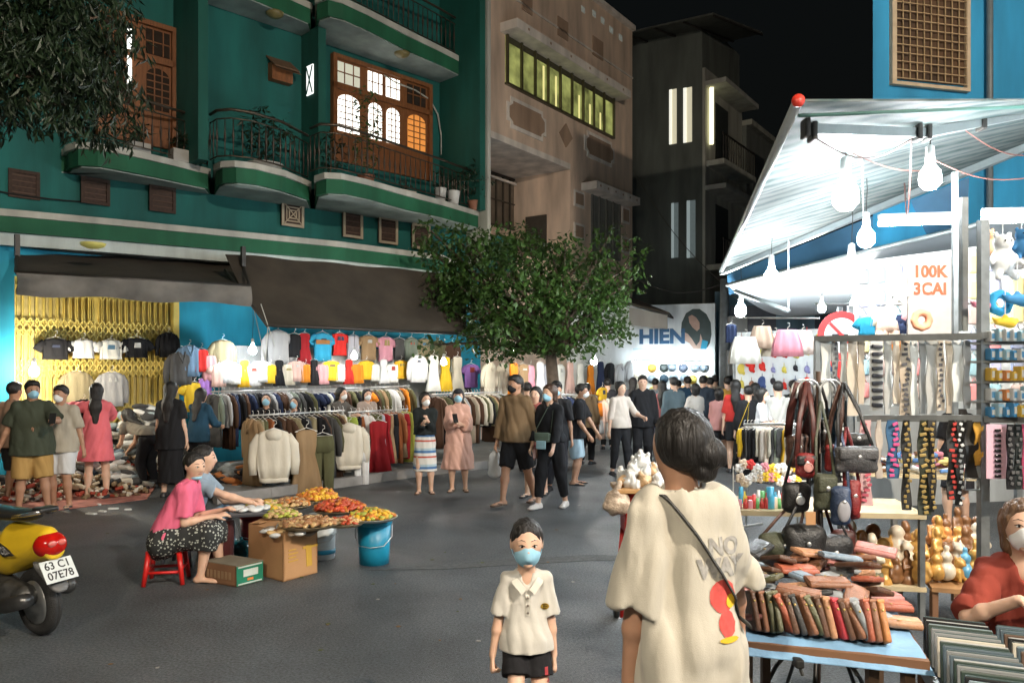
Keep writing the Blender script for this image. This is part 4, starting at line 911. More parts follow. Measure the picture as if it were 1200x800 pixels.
# ---------------------------------------------------------------- hanging clothes
CN = {'olive green': (.10, .10, .05), 'dark brown': (.075, .04, .025), 'beige': (.42, .33, .23), 'cream': (.60, .54, .44), 'white': (.68, .68, .66), 'black': (.015, .015, .017), 'navy blue': (.02, .03, .07),
      'charcoal grey': (.07, .07, .07), 'light grey': (.38, .38, .40), 'tan': (.30, .20, .11), 'dark red': (.28, .015, .02), 'bright red': (.55, .03, .025), 'orange': (.62, .20, .02), 'yellow': (.68, .42, .03), 'pink': (.60, .28, .33),
      'blush pink': (.62, .42, .36), 'purple': (.30, .15, .42), 'sky blue': (.03, .28, .50), 'denim blue': (.12, .20, .30), 'khaki': (.26, .22, .13), 'rust brown': (.26, .09, .035), 'lime green': (.28, .34, .06), 'grey green': (.17, .20, .16)}
GC = {}
def gar_mesh(kind, seed):
    key = (kind, seed)
    if key in GC: return GC[key]
    rn = random.Random(seed*31+len(kind)); mb = MB(); n = 20
    ph = rn.uniform(0, 6)
    def loft(lv, x0=0, fold=.022, k=7, nn=n):
        vs = []
        for i, (z, w, t) in enumerate(lv):
            for j in range(nn):
                a = 2*PI*j/nn; f = fold*min(1, i/2.)*math.sin(k*a+ph+z*3)
                vs.append((x0+math.cos(a)*(w+f*.3), math.copysign(abs(math.sin(a))**.7, math.sin(a))*(t)+f, z+.004*math.sin(3*a+ph)*(i == len(lv)-1)))
        m = len(lv); fs = [(i*nn+j, i*nn+(j+1) % nn, (i+1)*nn+(j+1) % nn, (i+1)*nn+j) for i in range(m-1) for j in range(nn)]+[tuple(reversed(range(nn))), tuple((m-1)*nn+j for j in range(nn))]
        mb.add(vs, fs)
    def sleeve(s_, pts, rs, fl=.55): mb.tube([(s_*x, y, z) for x, y, z in pts], rs, 10, 0, True, [r*fl for r in rs], (0, 1, 0))
    if kind in ('tee', 'crop_top', 'tank_top'):
        b = {'tee': -.66, 'crop_top': -.45, 'tank_top': -.6}[kind]; w = .2 if kind != 'tank_top' else .16
        loft([(-.085, .07, .025), (-.10, w*.85, .035), (-.15, w*.98, .05), (-.3, w, .055), (lerp(-.3, b, .6), w*.98, .055), (b, w*1.04, .06)])
        if kind != 'tank_top':
            for s_ in (-1, 1): sleeve(s_, [(w*.85, 0, -.14), (w*1.2, .01, -.22), (w*1.42, .01, -.30)], [.06, .075, .08])
    elif kind in ('jacket', 'shirt', 'coat', 'hoodie'):
        b = {'jacket': -.72, 'shirt': -.74, 'coat': -1.08, 'hoodie': -.72}[kind]; th = .055 if kind != 'shirt' else .042
        loft([(-.07, .06, .03), (-.10, .18, .045), (-.15, .215, .07), (-.35, .22, th), (lerp(-.35, b, .6), .22, th), (b, .225 if kind != 'hoodie' else .19, th*.95)])
        for s_ in (-1, 1): sleeve(s_, [(.17, 0, -.15), (.25, .02, -.28), (.275, .035, -.5), (.27, .03, -.68)], [.065, .075, .065, .05])
        if kind in ('jacket', 'coat'): mb.tube([(-.07, -.03, -.06), (-.05, -.07, -.16), (0, -.09, -.27), (.05, -.07, -.16), (.07, -.03, -.06)], .022, 6)
        if kind == 'hoodie': mb.ball((0, -.02, -.14), (.12, .09, .09), 12, 8); loft([(b, .19, .07), (b-.06, .185, .062)])
    elif kind == 'dress':
        loft([(-.08, .10, .03), (-.12, .15, .04), (-.3, .145, .05), (-.42, .125, .05), (-.65, .18, .07), (-.98, .25, .085)], 0, .02, 7)
    elif kind == 'trousers':
        loft([(-.1, .16, .05), (-.2, .18, .07), (-.35, .185, .075)])
        for s_ in (-1, 1): loft([(-.33, .09, .07), (-.6, .085, .06), (-1.02, .075, .055)], s_*.093)
    elif kind == 'skirt':
        loft([(-.04, .145, .03), (-.08, .16, .04), (-.25, .215, .06), (-.42, .235, .06)], 0, .022, 9, 36)
    elif kind == 'shorts':
        loft([(-.04, .16, .03), (-.14, .19, .055), (-.22, .20, .06)], 0, .012, 8)
        for s_ in (-1, 1): loft([(-.20, .098, .058), (-.42, .105, .06)], s_*.1)
    me = bpy.data.meshes.new(kind); me.from_pydata([tuple(v) for v in mb.v], [], mb.f); me.polygons.foreach_set('use_smooth', [True]*len(mb.f))
    bmt = bmesh.new(); bmt.from_mesh(me); bmesh.ops.recalc_face_normals(bmt, faces=bmt.faces[:]); bmt.to_mesh(me); bmt.free()
    me.materials.append(None); GC[key] = me; return me
hmb = MB(); hmb.tube([(0, 0, .06), (.03, 0, .05), (.035, 0, .015), (.0, 0, -.01), (0, 0, -.045), (-.16, 0, -.10), (.16, 0, -.10), (0, 0, -.045)], .0045, 5)
HG = bpy.data.meshes.new('hanger'); HG.from_pydata([tuple(v) for v in hmb.v], [], hmb.f); HG.materials.append(plastic(.75, .73, .7))
NCLOTH = 0
def hang(kind, p, dirx, col, label, group, sc=1., seed=None, dz=0., hanger=True):
    """p: where the hanger meets rod or hook; dirx: horizontal direction of the shoulders"""
    global NCLOTH; NCLOTH += 1; sd = (NCLOTH % 3) if seed is None else seed
    o = bpy.data.objects.new({'tee': 'hanging_tee_shirt', 'coat': 'hanging_coat'}.get(kind, 'hanging_'+kind), gar_mesh(kind, sd)); COL.objects.link(o)
    c = CN[col] if isinstance(col, str) else col; j = random.uniform(.85, 1.15); 
    setmat(o, cloth(*[round(x*j*20)/20 if x > .3 else x for x in c]))
    o.location = Vector(p)-V(0, 0, .06*sc)+V(0, 0, dz); o.rotation_euler = (0, 0, math.atan2(dirx[1], dirx[0])); o.scale = (sc, sc, sc)
    tag(o, label, 'garment', group)
    if hanger: h_ = bpy.data.objects.new('hanger', HG); COL.objects.link(h_); h_.parent = o
    return o
KW = {'tee': 'tee shirt', 'crop_top': 'crop top', 'tank_top': 'tank top'}
def kw(k): return KW.get(k, k)
def rack(a, b, label, short, cols, kinds, n, hts=True, seed=1, zr=0., group=None, legs=True, sc=.86, jit=18):
    rn = random.Random(seed); o = thing('clothes_rack', label, 'clothes rack', V((a.x+b.x)/2, (a.y+b.y)/2, zr), math.atan2(b.y-a.y, b.x-a.x), 'clothes racks on the pavement')
    mb = MB(); mb.tube([a, b], .014, 8); build('rail', mb, STEEL(), o, True)
    d = (b-a).normalized(); nn = V(d.y, -d.x, 0)
    if legs:
        for e in (a+d*.03, b-d*.03):
            mb = MB(); mb.tube([e-V(0, 0, .016), V(e.x, e.y, zr+.05)], .013, 8); build('post', mb, STEEL(), o, True)
            mb = MB(); mb.tube([V(e.x, e.y, zr+.035)+nn*.25, V(e.x, e.y, zr+.035)-nn*.25], .014, 8); build('foot', mb, STEEL(), o, True)
    L = (b-a).length
    for i in range(n):
        t = (i+.5)/n; p = a+d*(L*t)+V(0, 0, 0); c = cols[rn.randrange(len(cols))]; k = kinds[rn.randrange(len(kinds))]
        ang = R(rn.uniform(-jit, jit)); dx = Matrix.Rotation(ang, 3, 'Z')@nn
        ff = sc*rn.uniform(.92, 1.05)
        hang(k, p+V(0, 0, .075*ff), dx, c, '%s %s on the %s, %s from the left' % (c, kw(k), short, ORD[i]), 'clothes hanging on the %s' % short, ff)
    return o
PZ = .115
EARTH = ['olive green', 'dark brown', 'beige', 'tan', 'khaki', 'charcoal grey', 'black', 'cream', 'dark brown', 'khaki', 'olive green', 'rust brown', 'grey green']
r1a, r1b = W(292, 487, 11.0), W(404, 481, 12.2)
rack(r1a, r1b, 'front clothes rack with brown coats beside the fruit sellers', 'front clothes rack', EARTH, ['coat', 'jacket', 'shirt', 'dress', 'coat'], 19, seed=3, sc=.93)
rack(W(408, 483, 12.5), W(478, 479, 13.7), 'clothes rack with red and green dresses left of the striped skirt', 'red dress rack', ['dark red', 'khaki', 'tan', 'rust brown', 'lime green', 'white', 'olive green', 'light grey', 'black'], ['dress', 'coat', 'trousers'], 15, seed=5, zr=PZ)
rack(W(247, 459, 12.4), W(360, 456, 13.6), 'clothes rack with dark jackets near the blue wall', 'rear dark rack', ['black', 'charcoal grey', 'olive green', 'dark brown', 'light grey', 'grey green', 'navy blue'], ['jacket', 'coat', 'shirt'], 20, seed=8, zr=PZ)
rack(W(365, 457, 13.7), W(480, 452, 15.0), 'rear clothes rack with mixed jackets beneath the white shirts', 'rear mixed rack', EARTH+['orange', 'navy blue', 'white'], ['jacket', 'shirt', 'tee'], 20, seed=11, zr=PZ)
rack(W(506, 462, 13.6), W(588, 459, 15.6), 'clothes rack with dark and beige jackets left of the tree trunk', 'tree rack', ['black', 'charcoal grey', 'beige', 'olive green', 'dark brown', 'light grey', 'cream', 'tan'], ['jacket', 'coat', 'shirt'], 24, seed=13, zr=PZ)
rack(W(648, 462, 16.6), W(722, 463, 17.6), 'clothes rack with bright dresses right of the tree trunk', 'far bright rack', ['orange', 'yellow', 'cream', 'black', 'blush pink', 'white', 'navy blue', 'beige'], ['dress', 'coat', 'trousers', 'shirt'], 18, seed=17, zr=PZ)
# two pale hoodies hung facing the street on the front rack
FD = (r1b-r1a).normalized()
hang('hoodie', W(321, 492, 10.75), (1, .25, 0), 'cream', 'big cream hoodie hung facing the street at the left of the front rack', 'pale hoodies facing the street', 1.0, 1)
hang('hoodie', W(409, 487, 11.9), (1, .3, 0), 'cream', 'cream hoodie hung facing the street at the right of the front rack', 'pale hoodies facing the street', .95, 2)
hang('dress', W(359, 492, 11.2), (1, .6, 0), 'tan', 'long tan striped dress facing the street in the middle of the front rack', None, 1.0, 1)
hang('trousers', W(378, 498, 11.4), (1, .6, 0), 'olive green', 'wide olive trousers facing the street near the middle of the front rack', None, .95, 1)
hang('trousers', W(424, 520, 12.0), (1, .3, 0), 'white', 'white trousers hanging low beside the right cream hoodie', None, .62, 1)
hang('dress', W(443, 484, 12.6), (1, .3, 0), 'dark red', 'long dark red dress facing the street on the red dress rack', None, .9, 2)
# rows on the shop wall
def fp(px, py, off, pl=TF): return pl.pt(pl.s_at(px, off), off, pl.z_at(px, py, off))
def wallhang(kind, px, py, col, desc, sc, off=.5, pl=TF, grp='clothes hung on the shop wall', ang=0., seed=None):
    o = hang(kind, fp(px, py, off, pl), Matrix.Rotation(R(ang), 3, 'Z')@pl.u, col, desc, grp, sc, seed)
    if kind in ('tee', 'shirt', 'crop_top') and random.random() < .6:
        mb = MB(); w_ = random.uniform(.05, .10); h_ = random.uniform(.02, .07); zc = -.22; mb.prism([V(-w_, -.068, zc-h_), V(w_, -.068, zc-h_), V(w_*.8, -.068, zc+h_), V(-w_*.8, -.068, zc+h_)], (0, .02, 0))
        build('print', mb, cloth(*random.choice(((.05, .06, .1), (.4, .08, .06), (.5, .5, .48), (.3, .25, .1), (.1, .2, .3)))), o, world=False)
    return o
for px, col, kind, sc, py in ((326, 'light grey', 'shirt', .95, 379), (345, 'black', 'tank_top', .8, 384), (357, 'dark red', 'dress', .72, 384), (378, 'sky blue', 'tee', .9, 382), (398, 'bright red', 'tee', .72, 384), (414, 'light grey', 'tank_top', .85, 386), (432, 'tan', 'tee', .82, 386), (452, 'pink', 'tee', .82, 388),
                              (468, 'charcoal grey', 'tank_top', .8, 390), (482, 'grey green', 'shirt', .75, 390), (497, 'khaki', 'shirt', .75, 391), (514, 'olive green', 'jacket', .8, 393), (530, 'dark brown', 'jacket', .8, 395)):
    wallhang(kind, px, py, col, 'x', sc, .7 if px > 320 else .6)['label'] = {326: 'light grey long sleeved shirt at the left end of the row under the awning', 345: 'black tank top right of the light grey long shirt', 357: 'dark red dress between the black tank top and blue tee', 378: 'sky blue tee shirt with brown band under the awning', 398: 'bright red tee shirt right of the sky blue one', 414: 'light grey tank top between the red and tan tee shirts', 432: 'tan tee shirt left of the pink one under the awning', 452: 'pink tee shirt right of the tan one under the awning', 468: 'charcoal tank top right of the pink tee shirt', 482: 'grey green shirt hanging dim under the awning, left of the khaki one', 497: 'khaki shirt hanging dim under the awning', 514: 'olive jacket hanging dim beside the tree crown', 530: 'dark brown jacket half hidden by the tree crown'}[px]
c = fp(378, 400, .78); mb = MB(); TF.box(mb, TF.s_at(370, .78), TF.s_at(386, .78), c.z-.05, c.z+.03, .785, .80); tag(build('brown_band', mb, cloth(.25, .12, .04)), 'brown printed band lying on the sky blue tee', 'print')
lower = ['blush pink', 'white', 'white', 'yellow', 'white', 'white', 'yellow', 'black', 'cream', 'blush pink', 'orange', 'black', 'pink', 'yellow', 'white', 'bright red', 'orange', 'yellow', 'white', 'white', 'white', 'yellow', 'black', 'white', 'light grey', 'white', 'cream', 'white']
for i, col in enumerate(lower):
    px = 256+i*10.2; py = 417 if i % 2 else 421
    k = ['tee', 'dress', 'tank_top', 'tee'][i*7 % 4]
    wallhang(k, px, py, col, '%s %s in the lower bright row, %s from its left end' % (col, kw(k), ORD[i]), .62 if k != 'dress' else .5, .95)
for i, (px, py, col, k, sc) in enumerate(((508, 410, 'white', 'dress', .8), (522, 412, 'yellow', 'dress', .78), (490, 410, 'white', 'shirt', .8), (536, 412, 'cream', 'dress', .8), (552, 420, 'purple', 'tee', .85), (548, 450, 'black', 'skirt', .6))):
    wallhang(k, px, py, col, '%s %s hung high left of the tree trunk, %s from the left' % (col, kw(k), ORD[i]), sc, 1.1)
def bfh(k, px, py, col, desc, sc, off=1.5): wallhang(k, px, py, col, desc, sc, off, BF, 'clothes hung before the beige house')
bfh('coat', 574, 419, 'cream', 'cream coat hung high left of the small bulbs', .8); bfh('coat', 590, 420, 'cream', 'second cream coat just left of the small bulbs', .8)
for i, (px, col, k) in enumerate(((602, 'orange', 'dress'), (613, 'tan', 'tee'), (622, 'pink', 'dress'), (633, 'white', 'dress'), (643, 'light grey', 'shirt'), (656, 'white', 'coat'), (668, 'blush pink', 'dress'), (680, 'white', 'dress'), (692, 'orange', 'dress'), (704, 'navy blue', 'dress'), (715, 'black', 'shirt'), (727, 'white', 'coat'), (738, 'light grey', 'shirt'), (749, 'cream', 'coat'))):
    bfh(k, px, 418+(i % 3)*2, col, '%s %s in the row behind the tree trunk, %s from its left end' % (col, kw(k), ORD[i]), .8 if k != 'coat' else .75, 2.0)
for i, (px, py, col, k) in enumerate(((706, 448, 'yellow', 'crop_top'), (704, 468, 'orange', 'skirt'), (718, 470, 'cream', 'skirt'), (706, 488, 'light grey', 'skirt'))):
    bfh(k, px, py, col, '%s %s low on the stand right of the tree trunk' % (col, kw(k)), .75, 3.0)
# white lit sheets behind the bright rows
sh = thing('display_sheet', 'white cloth sheet stretched behind the bright clothes on the wall', 'cloth', TF.pt(s_(380), .3, 0))
mb = MB(); TF.box(mb, s_(250), s_(500), .9, 2.15, .30, .32); build('sheet', mb, cloth(.55, .56, .56), sh)
# clothes on the yellow gate
for px, py, col, k, sc, d in ((65, 387, 'black', 'crop_top', .85, 'black crop tee on the yellow gate, leftmost of the four small tops'), (98, 390, 'white', 'crop_top', .75, 'white crop tee on the yellow gate, second from the left'), (130, 390, 'white', 'crop_top', .8, 'white crop tee on the yellow gate, third from the left'), (160, 387, 'black', 'crop_top', .85, 'black puff sleeved top on the yellow gate, rightmost of four'),
                            (90, 427, 'khaki', 'shirt', .80, 'khaki brown shirt on the yellow gate above the masked men'), (131, 428, 'light grey', 'shirt', .80, 'pale grey shirt on the yellow gate above the pink dressed woman'), (197, 384, 'black', 'jacket', .62, 'black jacket hanging at the right edge of the yellow gate'), (222, 398, 'denim blue', 'jacket', .75, 'denim blue jacket bundle right of the yellow gate'), (236, 402, 'bright red', 'tank_top', .7, 'bright red top behind the denim jacket'),
                            (261, 391, 'khaki', 'shirt', .78, 'khaki shirt hung by a cord before the bright blue wall'), (212, 405, 'charcoal grey', 'jacket', .8, 'charcoal jacket hanging below the black one by the gate'), (228, 440, 'yellow', 'tee', .8, 'yellow tee shirt hanging above the dark clothed shoppers'), (240, 436, 'purple', 'tank_top', .7, 'purple top hanging beside the yellow tee shirt'), (246, 408, 'pink', 'tank_top', .8, 'pink top left of the khaki shirt')):
    wallhang(k, px, py, col, d, sc, .3 if px < 200 else .9, grp='clothes hung on and by the yellow gate')
# heaps on the ground before the gate
def heap(name, label, c, rx, ry, hh, n, mats, sz, seed, shape='cloth', ang=0.):
    rn = random.Random(seed); mb = MB()
    for i in range(n):
        a = rn.uniform(0, 2*PI); r = math.sqrt(rn.random()); x, y = rx*r*math.cos(a), ry*r*math.sin(a); z = hh*(1-r*r)*rn.uniform(.5, 1)+.02
        q = Matrix.Rotation(ang, 3, 'Z')@V(x, y, 0); s = sz*rn.uniform(.7, 1.3); rot = Euler((rn.uniform(-.4, .4), rn.uniform(-.4, .4), rn.uniform(0, 6.3))).to_matrix()
        if shape == 'cloth': mb.ball(Vector(c)+q+V(0, 0, z), (s, s*.65, s*.28), 8, 5, rn.randrange(len(mats)), rot)
        else: mb.rbox(Vector(c)+q+V(0, 0, z), (s, s*.42, s*.38), s*.12, rot, rn.randrange(len(mats)))
    o = build(name, mb, mats, None, True); tag(o, label, name.replace('_', ' '), kind='stuff'); return o
PALE = [cloth(.55, .56, .55), cloth(.30, .36, .38), cloth(.45, .42, .36), cloth(.14, .18, .22), cloth(.62, .6, .56), cloth(.05, .05, .05)]
MIX = [cloth(.45, .38, .28), cloth(.16, .10, .06), cloth(.5, .46, .4), cloth(.03, .03, .03), cloth(.28, .05, .03), cloth(.2, .14, .08)]
heap('clothes_heap', 'high heap of pale folded clothes before the yellow gate', V(W(165, 500, 12.4).x, 12.4, 0), .9, .5, 1.15, 420, PALE, .17, 2)
heap('clothes_heap', 'heap of white and blue clothes left of the gate between the men', V(W(60, 500, 11.6).x, 11.6, 0), 1.4, .5, .85, 420, PALE, .17, 3)
heap('shoe_heap', 'low heap of shoes and packets on the pink mat', G(135, 572)+V(0, .25, 0), .95, .38, .42, 420, MIX, .11, 4, 'box', .3)
heap('shoe_heap', 'low heap of shoes by the feet of the men on the left', G(10, 590)+V(.3, .5, 0), 1.2, .4, .3, 380, MIX, .11, 5, 'box', .3)
heap('bag_heap', 'dark heap of bags under the rack behind the seated man', G(262, 585)+V(.2, 1.0, 0), .9, .45, .4, 160, [cloth(.02, .02, .02), cloth(.06, .05, .05), cloth(.25, .27, .27), cloth(.4, .15, .05)], .16, 6)
a, b_, c, d = G(-40, 612), G(172, 585), G(190, 560), G(-40, 575); mb = MB(); mb.prism([V(p.x, p.y, .012) for p in (a, b_, c, d)], (0, 0, -.008)); tag(build('ground_mat', mb, mat('mat_pink', (.34, .13, .10), .9, 0, .4, 8)), 'faded pink red mat spread on the ground under the shoes', 'mat')
# low benches under the racks
for k, (x0, y0, x1, y1) in enumerate(((300, 578, 420, 562), (430, 560, 560, 545))):
    p, q = G(x0, y0), G(x1, y1); p = p+V(-.25, .6, 0); q = q+V(-.25, .6, 0); o = thing('low_bench', ['low grey bench under the front clothes rack', 'low grey bench under the racks left of the tree'][k], 'bench', V((p.x+q.x)/2, (p.y+q.y)/2, PZ))
    mb = MB(); mb.obox(V(p.x, p.y, PZ+.30), V(q.x, q.y, PZ+.30), .45, .05); build('bench_top', mb, painted(.16, .16, .15), o)
    for t in (.05, .95): c = p.lerp(q, t); mb = MB(); mb.box((c.x, c.y, PZ+.138), (.06, .3, .27)); build('leg', mb, DSTEEL(), o)
heap('shoe_heap', 'row of shoes lying on the low bench under the racks', V(W(360, 500, 12.6).x, 12.6, .42), .9, .2, .12, 120, MIX, .12, 8, 'box', .7)
# litter
rn = random.Random(2)
for k, (x, y, w) in enumerate(((107, 603, .13), (120, 600, .10), (133, 597, .12), (150, 598, .08), (116, 592, .07), (633, 583, .05))):
    p = G(x, y); mb = MB(); mb.rbox(p+V(0, 0, .014), (w, w*.45, .022), .01, (0, 0, rn.uniform(0, 3))); tag(build('paper_scrap', mb, plastic(.6, .6, .58, .7)), ['flat white scrap on the street by the pink dressed woman', 'white scrap right of the flat one on the street', 'small white scrap towards the seated woman', 'tiny pale scrap nearest the seated woman', 'pale scrap nearest the sandals of the pink dressed woman', 'tiny pale scrap in the middle of the street'][k], 'litter', 'pale scraps on the street')

rn = random.Random(15)
for k in range(34):
    p = G(rn.uniform(90, 700), rn.uniform(590, 795)); s = rn.uniform(.012, .03); mb = MB(); a = rn.uniform(0, 6); mb.prism([p+V(s*math.cos(a+t)*rn.uniform(.5, 1), s*math.sin(a+t)*rn.uniform(.5, 1), .006) for t in (0, 1.5, 3, 4.6)], (0, 0, .002)); tag(build('litter_bit', mb, [plastic(.3, .29, .26, .8), cloth(.10, .11, .04), cloth(.2, .12, .06)][k % 3]), 'tiny litter scrap or dry leaf lying on the open road', 'litter', 'tiny litter on the road')
# ---------------------------------------------------------------- fruit sellers' corner
RED = mat('red_plastic', (.50, .015, .012), .35, 0, .05, 10); BLUEP = mat('blue_plastic', (.006, .20, .33), .4, 0, .12, 6)
sx = G(187, 686); sy = sx.y+.13; so = thing('plastic_stool', 'bright red plastic stool under the woman in pink', 'stool', V(sx.x, sy, 0), R(12))
mb = MB(); mb.rbox((0, 0, .26), (.27, .25, .03), .012); o = build('seat', mb, RED, so, True, world=False)
for x_ in (-1, 1):
    for y_ in (-1, 1):
        mb = MB(); mb.tube([(x_*.115, y_*.105, .25), (x_*.145, y_*.135, .0)], [.022, .018], 8); build('leg', mb, RED, so, True, world=False)
for y_ in (-1, 1): mb = MB(); mb.tube([(-.125, y_*.115, .10), (.125, y_*.115, .10)], .013, 6); build('stretcher', mb, RED, so, True, world=False)
for x_ in (-1, 1): mb = MB(); mb.tube([(x_*.128, -.11, .115), (x_*.128, .11, .115)], .013, 6); build('stretcher', mb, RED, so, True, world=False)
sm = thing('plastic_stool', 'low dark stool hidden under the seated man', 'stool', V(W(213, 600, 7.05).x, 7.05, 0), 0); mb = MB(); mb.rbox((0, 0, .2), (.26, .26, .03), .01); build('seat', mb, plastic(.1, .1, .12), sm, True, world=False)
for x_ in (-1, 1):
    for y_ in (-1, 1): mb = MB(); mb.tube([(x_*.1, y_*.1, .19), (x_*.12, y_*.12, 0)], .018, 6); build('leg', mb, plastic(.1, .1, .12), sm, True, world=False)
def openbox(name, label, p0, p1, p2, h, m, inner=None, flap=None):
    """p0 front-left, p1 front-right(near corner), p2 right-back ground points"""
    p3 = p0+p2-p1; o = thing(name, label, 'box', (p0+p2)/2); P = [V(p.x, p.y, 0) for p in (p0, p1, p2, p3)]; c = (P[0]+P[2])/2
    mb = MB(); mb.prism([p+V(0, 0, .004) for p in P], (0, 0, .01)); build('bottom', mb, m, o)
    for i in range(4):
        a, b_ = P[i], P[(i+1) % 4]; n = (c-(a+b_)/2).normalized()*.012; mb = MB(); mb.prism([a+V(0, 0, .003), b_+V(0, 0, .003), b_+n+V(0, 0, .003), a+n+V(0, 0, .003)], (0, 0, h)); build('side', mb, m, o)
    return o, P
CARD = mat('cardboard', (.42, .23, .105), .85, 0, .12, 3, .1); CARDD = mat('cardboard_dark', (.18, .09, .045), .85, 0, .2, 3, .1)
bo, P = openbox('cardboard_box', 'open tan cardboard box with faint yellow print under the trays', G(291, 670), G(332, 682), G(372, 671), .40, CARD)
for i, (w_, a_) in enumerate(((.16, -.25), (.14, -.4), (.14, -.1), (.16, -.2))):
    a, b_ = P[i]+V(0, 0, .403), P[(i+1) % 4]+V(0, 0, .403); c = (P[0]+P[2])/2; n = (c-(a+b_)/2); n.z = 0; n = n.normalized()
    if i in (0, 3): mb = MB(); mb.prism([a, b_, b_+n*w_+V(0, 0, .03), a+n*w_+V(0, 0, .03)], (0, 0, .006)); build('flap', mb, CARD, bo)
e1, e2 = P[1], P[2]; fx = (e2-e1).normalized(); fn = V(fx.y, -fx.x, 0); mb = MB()
for q in range(4): mb.prism([e1+fx*(.05)+fn*.003+V(0, 0, .24-q*.03), e1+fx*(.13+.02*(q % 2))+fn*.003+V(0, 0, .24-q*.03), e1+fx*(.13+.02*(q % 2))+fn*.003+V(0, 0, .25-q*.03), e1+fx*(.05)+fn*.003+V(0, 0, .25-q*.03)], fn*.002)
mb.prism([e1+fx*.24+fn*.003+V(0, 0, .08), e1+fx*.30+fn*.003+V(0, 0, .08), e1+fx*.29+fn*.003+V(0, 0, .26), e1+fx*.23+fn*.003+V(0, 0, .26)], fn*.002); mb.prism([e1+fx*.2+fn*.003+V(0, 0, .23), e1+fx*.36+fn*.003+V(0, 0, .23), e1+fx*.36+fn*.003+V(0, 0, .25), e1+fx*.2+fn*.003+V(0, 0, .25)], fn*.0026)
build('faint_print', mb, mat('box_print', (.50, .30, .04), .8), bo)
go, P = openbox('beverage_box', 'low green and brown carton lying before the seated pair', G(238, 681), G(277, 688), G(308, 680), .16, CARDD)
mb = MB(); mb.prism([p+V(0, 0, .164) for p in P], (0, 0, .006)); build('lid', mb, mat('carton_grey', (.17, .15, .11), .8), go)
fx = (P[2]-P[1]).normalized(); fn = V(fx.y, -fx.x, 0); L = (P[2]-P[1]).length
def fr(a, b_, z0, z1, off): return [P[1]+fx*(L*a)+fn*off+V(0, 0, z0), P[1]+fx*(L*b_)+fn*off+V(0, 0, z0), P[1]+fx*(L*b_)+fn*off+V(0, 0, z1), P[1]+fx*(L*a)+fn*off+V(0, 0, z1)]
mb = MB(); mb.prism(fr(.0, 1, .006, .16, .001), fn*.002); gp = build('green_panel', mb, mat('carton_green', (.01, .16, .09), .6), go)
mb = MB(); mb.prism(fr(.25, .8, .07, .125, .004), fn*.002); mb.prism(fr(.05, .95, .012, .022, .004), fn*.002); mb.prism(fr(.05, .95, .145, .156, .004), fn*.002); build('pale_print', mb, mat('carton_white', (.5, .55, .5), .6), gp)
mb = MB(); mb.prism(fr(.4, .62, .035, .055, .004), fn*.002); build('orange_print', mb, mat('carton_orange', (.6, .2, .05), .6), gp)
fx2 = (P[1]-P[0]).normalized(); fn2 = V(fx2.y, -fx2.x, 0); mb = MB(); L2 = (P[1]-P[0]).length
for q in range(7): a = .12+q*.11; mb.prism([P[0]+fx2*L2*(a+da)+fn2*.003+V(0, 0, z) for da, z in ((0, .05), (.07, .05), (.07, .11), (0, .11))], fn2*.002)
build('brown_lettering', mb, mat('carton_tan', (.24, .15, .08), .7), go)['kind'] = 'stuff'
# buckets and trays
def bucket(p, r, h, m, name, label, trim=None):
    o = thing(name, label, 'bucket', p); mb = MB(); mb.lathe([(r*.84, .0), (r*.88, h*.3), (r*.97, h*.86)], (0, 0, 0), 26); mb.lathe([(r*.985, h*.86), (r*1.03, h*.87), (r*1.05, h), (r*.98, h), (r*.96, h*.8), (r*.84, .02)], (0, 0, 0), 26); build('body', mb, m, o, True, world=False)
    mb = MB(); mb.tube([(r*1.02, 0, h*.9), (r*1.05, -.03, h*.6), (r*.7, -r*.9, h*.45), (0, -r*1.08, h*.42), (-r*.7, -r*.9, h*.45), (-r*1.05, -.03, h*.6), (-r*1.02, 0, h*.9)], .004, 5); build('handle', mb, STEEL(), o, True, world=False); return o
p = G(435, 664)+V(0, .15, 0); bucket(p, .155, .40, BLUEP, 'plastic_bucket', 'tall blue plastic bucket holding up the right hand tray')
p = G(377, 658)+V(-.03, .15, 0); wb = bucket(p, .13, .40, plastic(.5, .55, .56), 'plastic_bucket', 'white bucket with blue bands behind the cardboard box'); mb = MB(); mb.lathe([(.118, .05), (.119, .09)], (0, 0, 0), 26); build('blue_band', mb, BLUEP, wb, True, world=False)
p = V(W(300, 620, 7.5).x, 7.5, 0); bucket(p, .15, .38, mat('red_dark_plastic', (.25, .02, .02), .4), 'plastic_bucket', 'dark red bucket under the left trays behind the box')
FRU = {'orange': mat('fruit_orange', (.50, .17, .03), .4, 0, .3, 14), 'red': mat('fruit_red', (.38, .055, .02), .4, 0, .4, 14), 'yellow': mat('fruit_yellow', (.62, .36, .03), .4, 0, .25, 14), 'green': mat('fruit_green', (.32, .34, .05), .5, 0, .3, 14), 'brown': mat('fruit_brown', (.28, .14, .06), .6, 0, .4, 14), 'tan': mat('fruit_tan', (.50, .34, .16), .6, 0, .3, 14)}
TRAYM = mat('tray_tin', (.30, .24, .15), .5, .2, .3, 6)
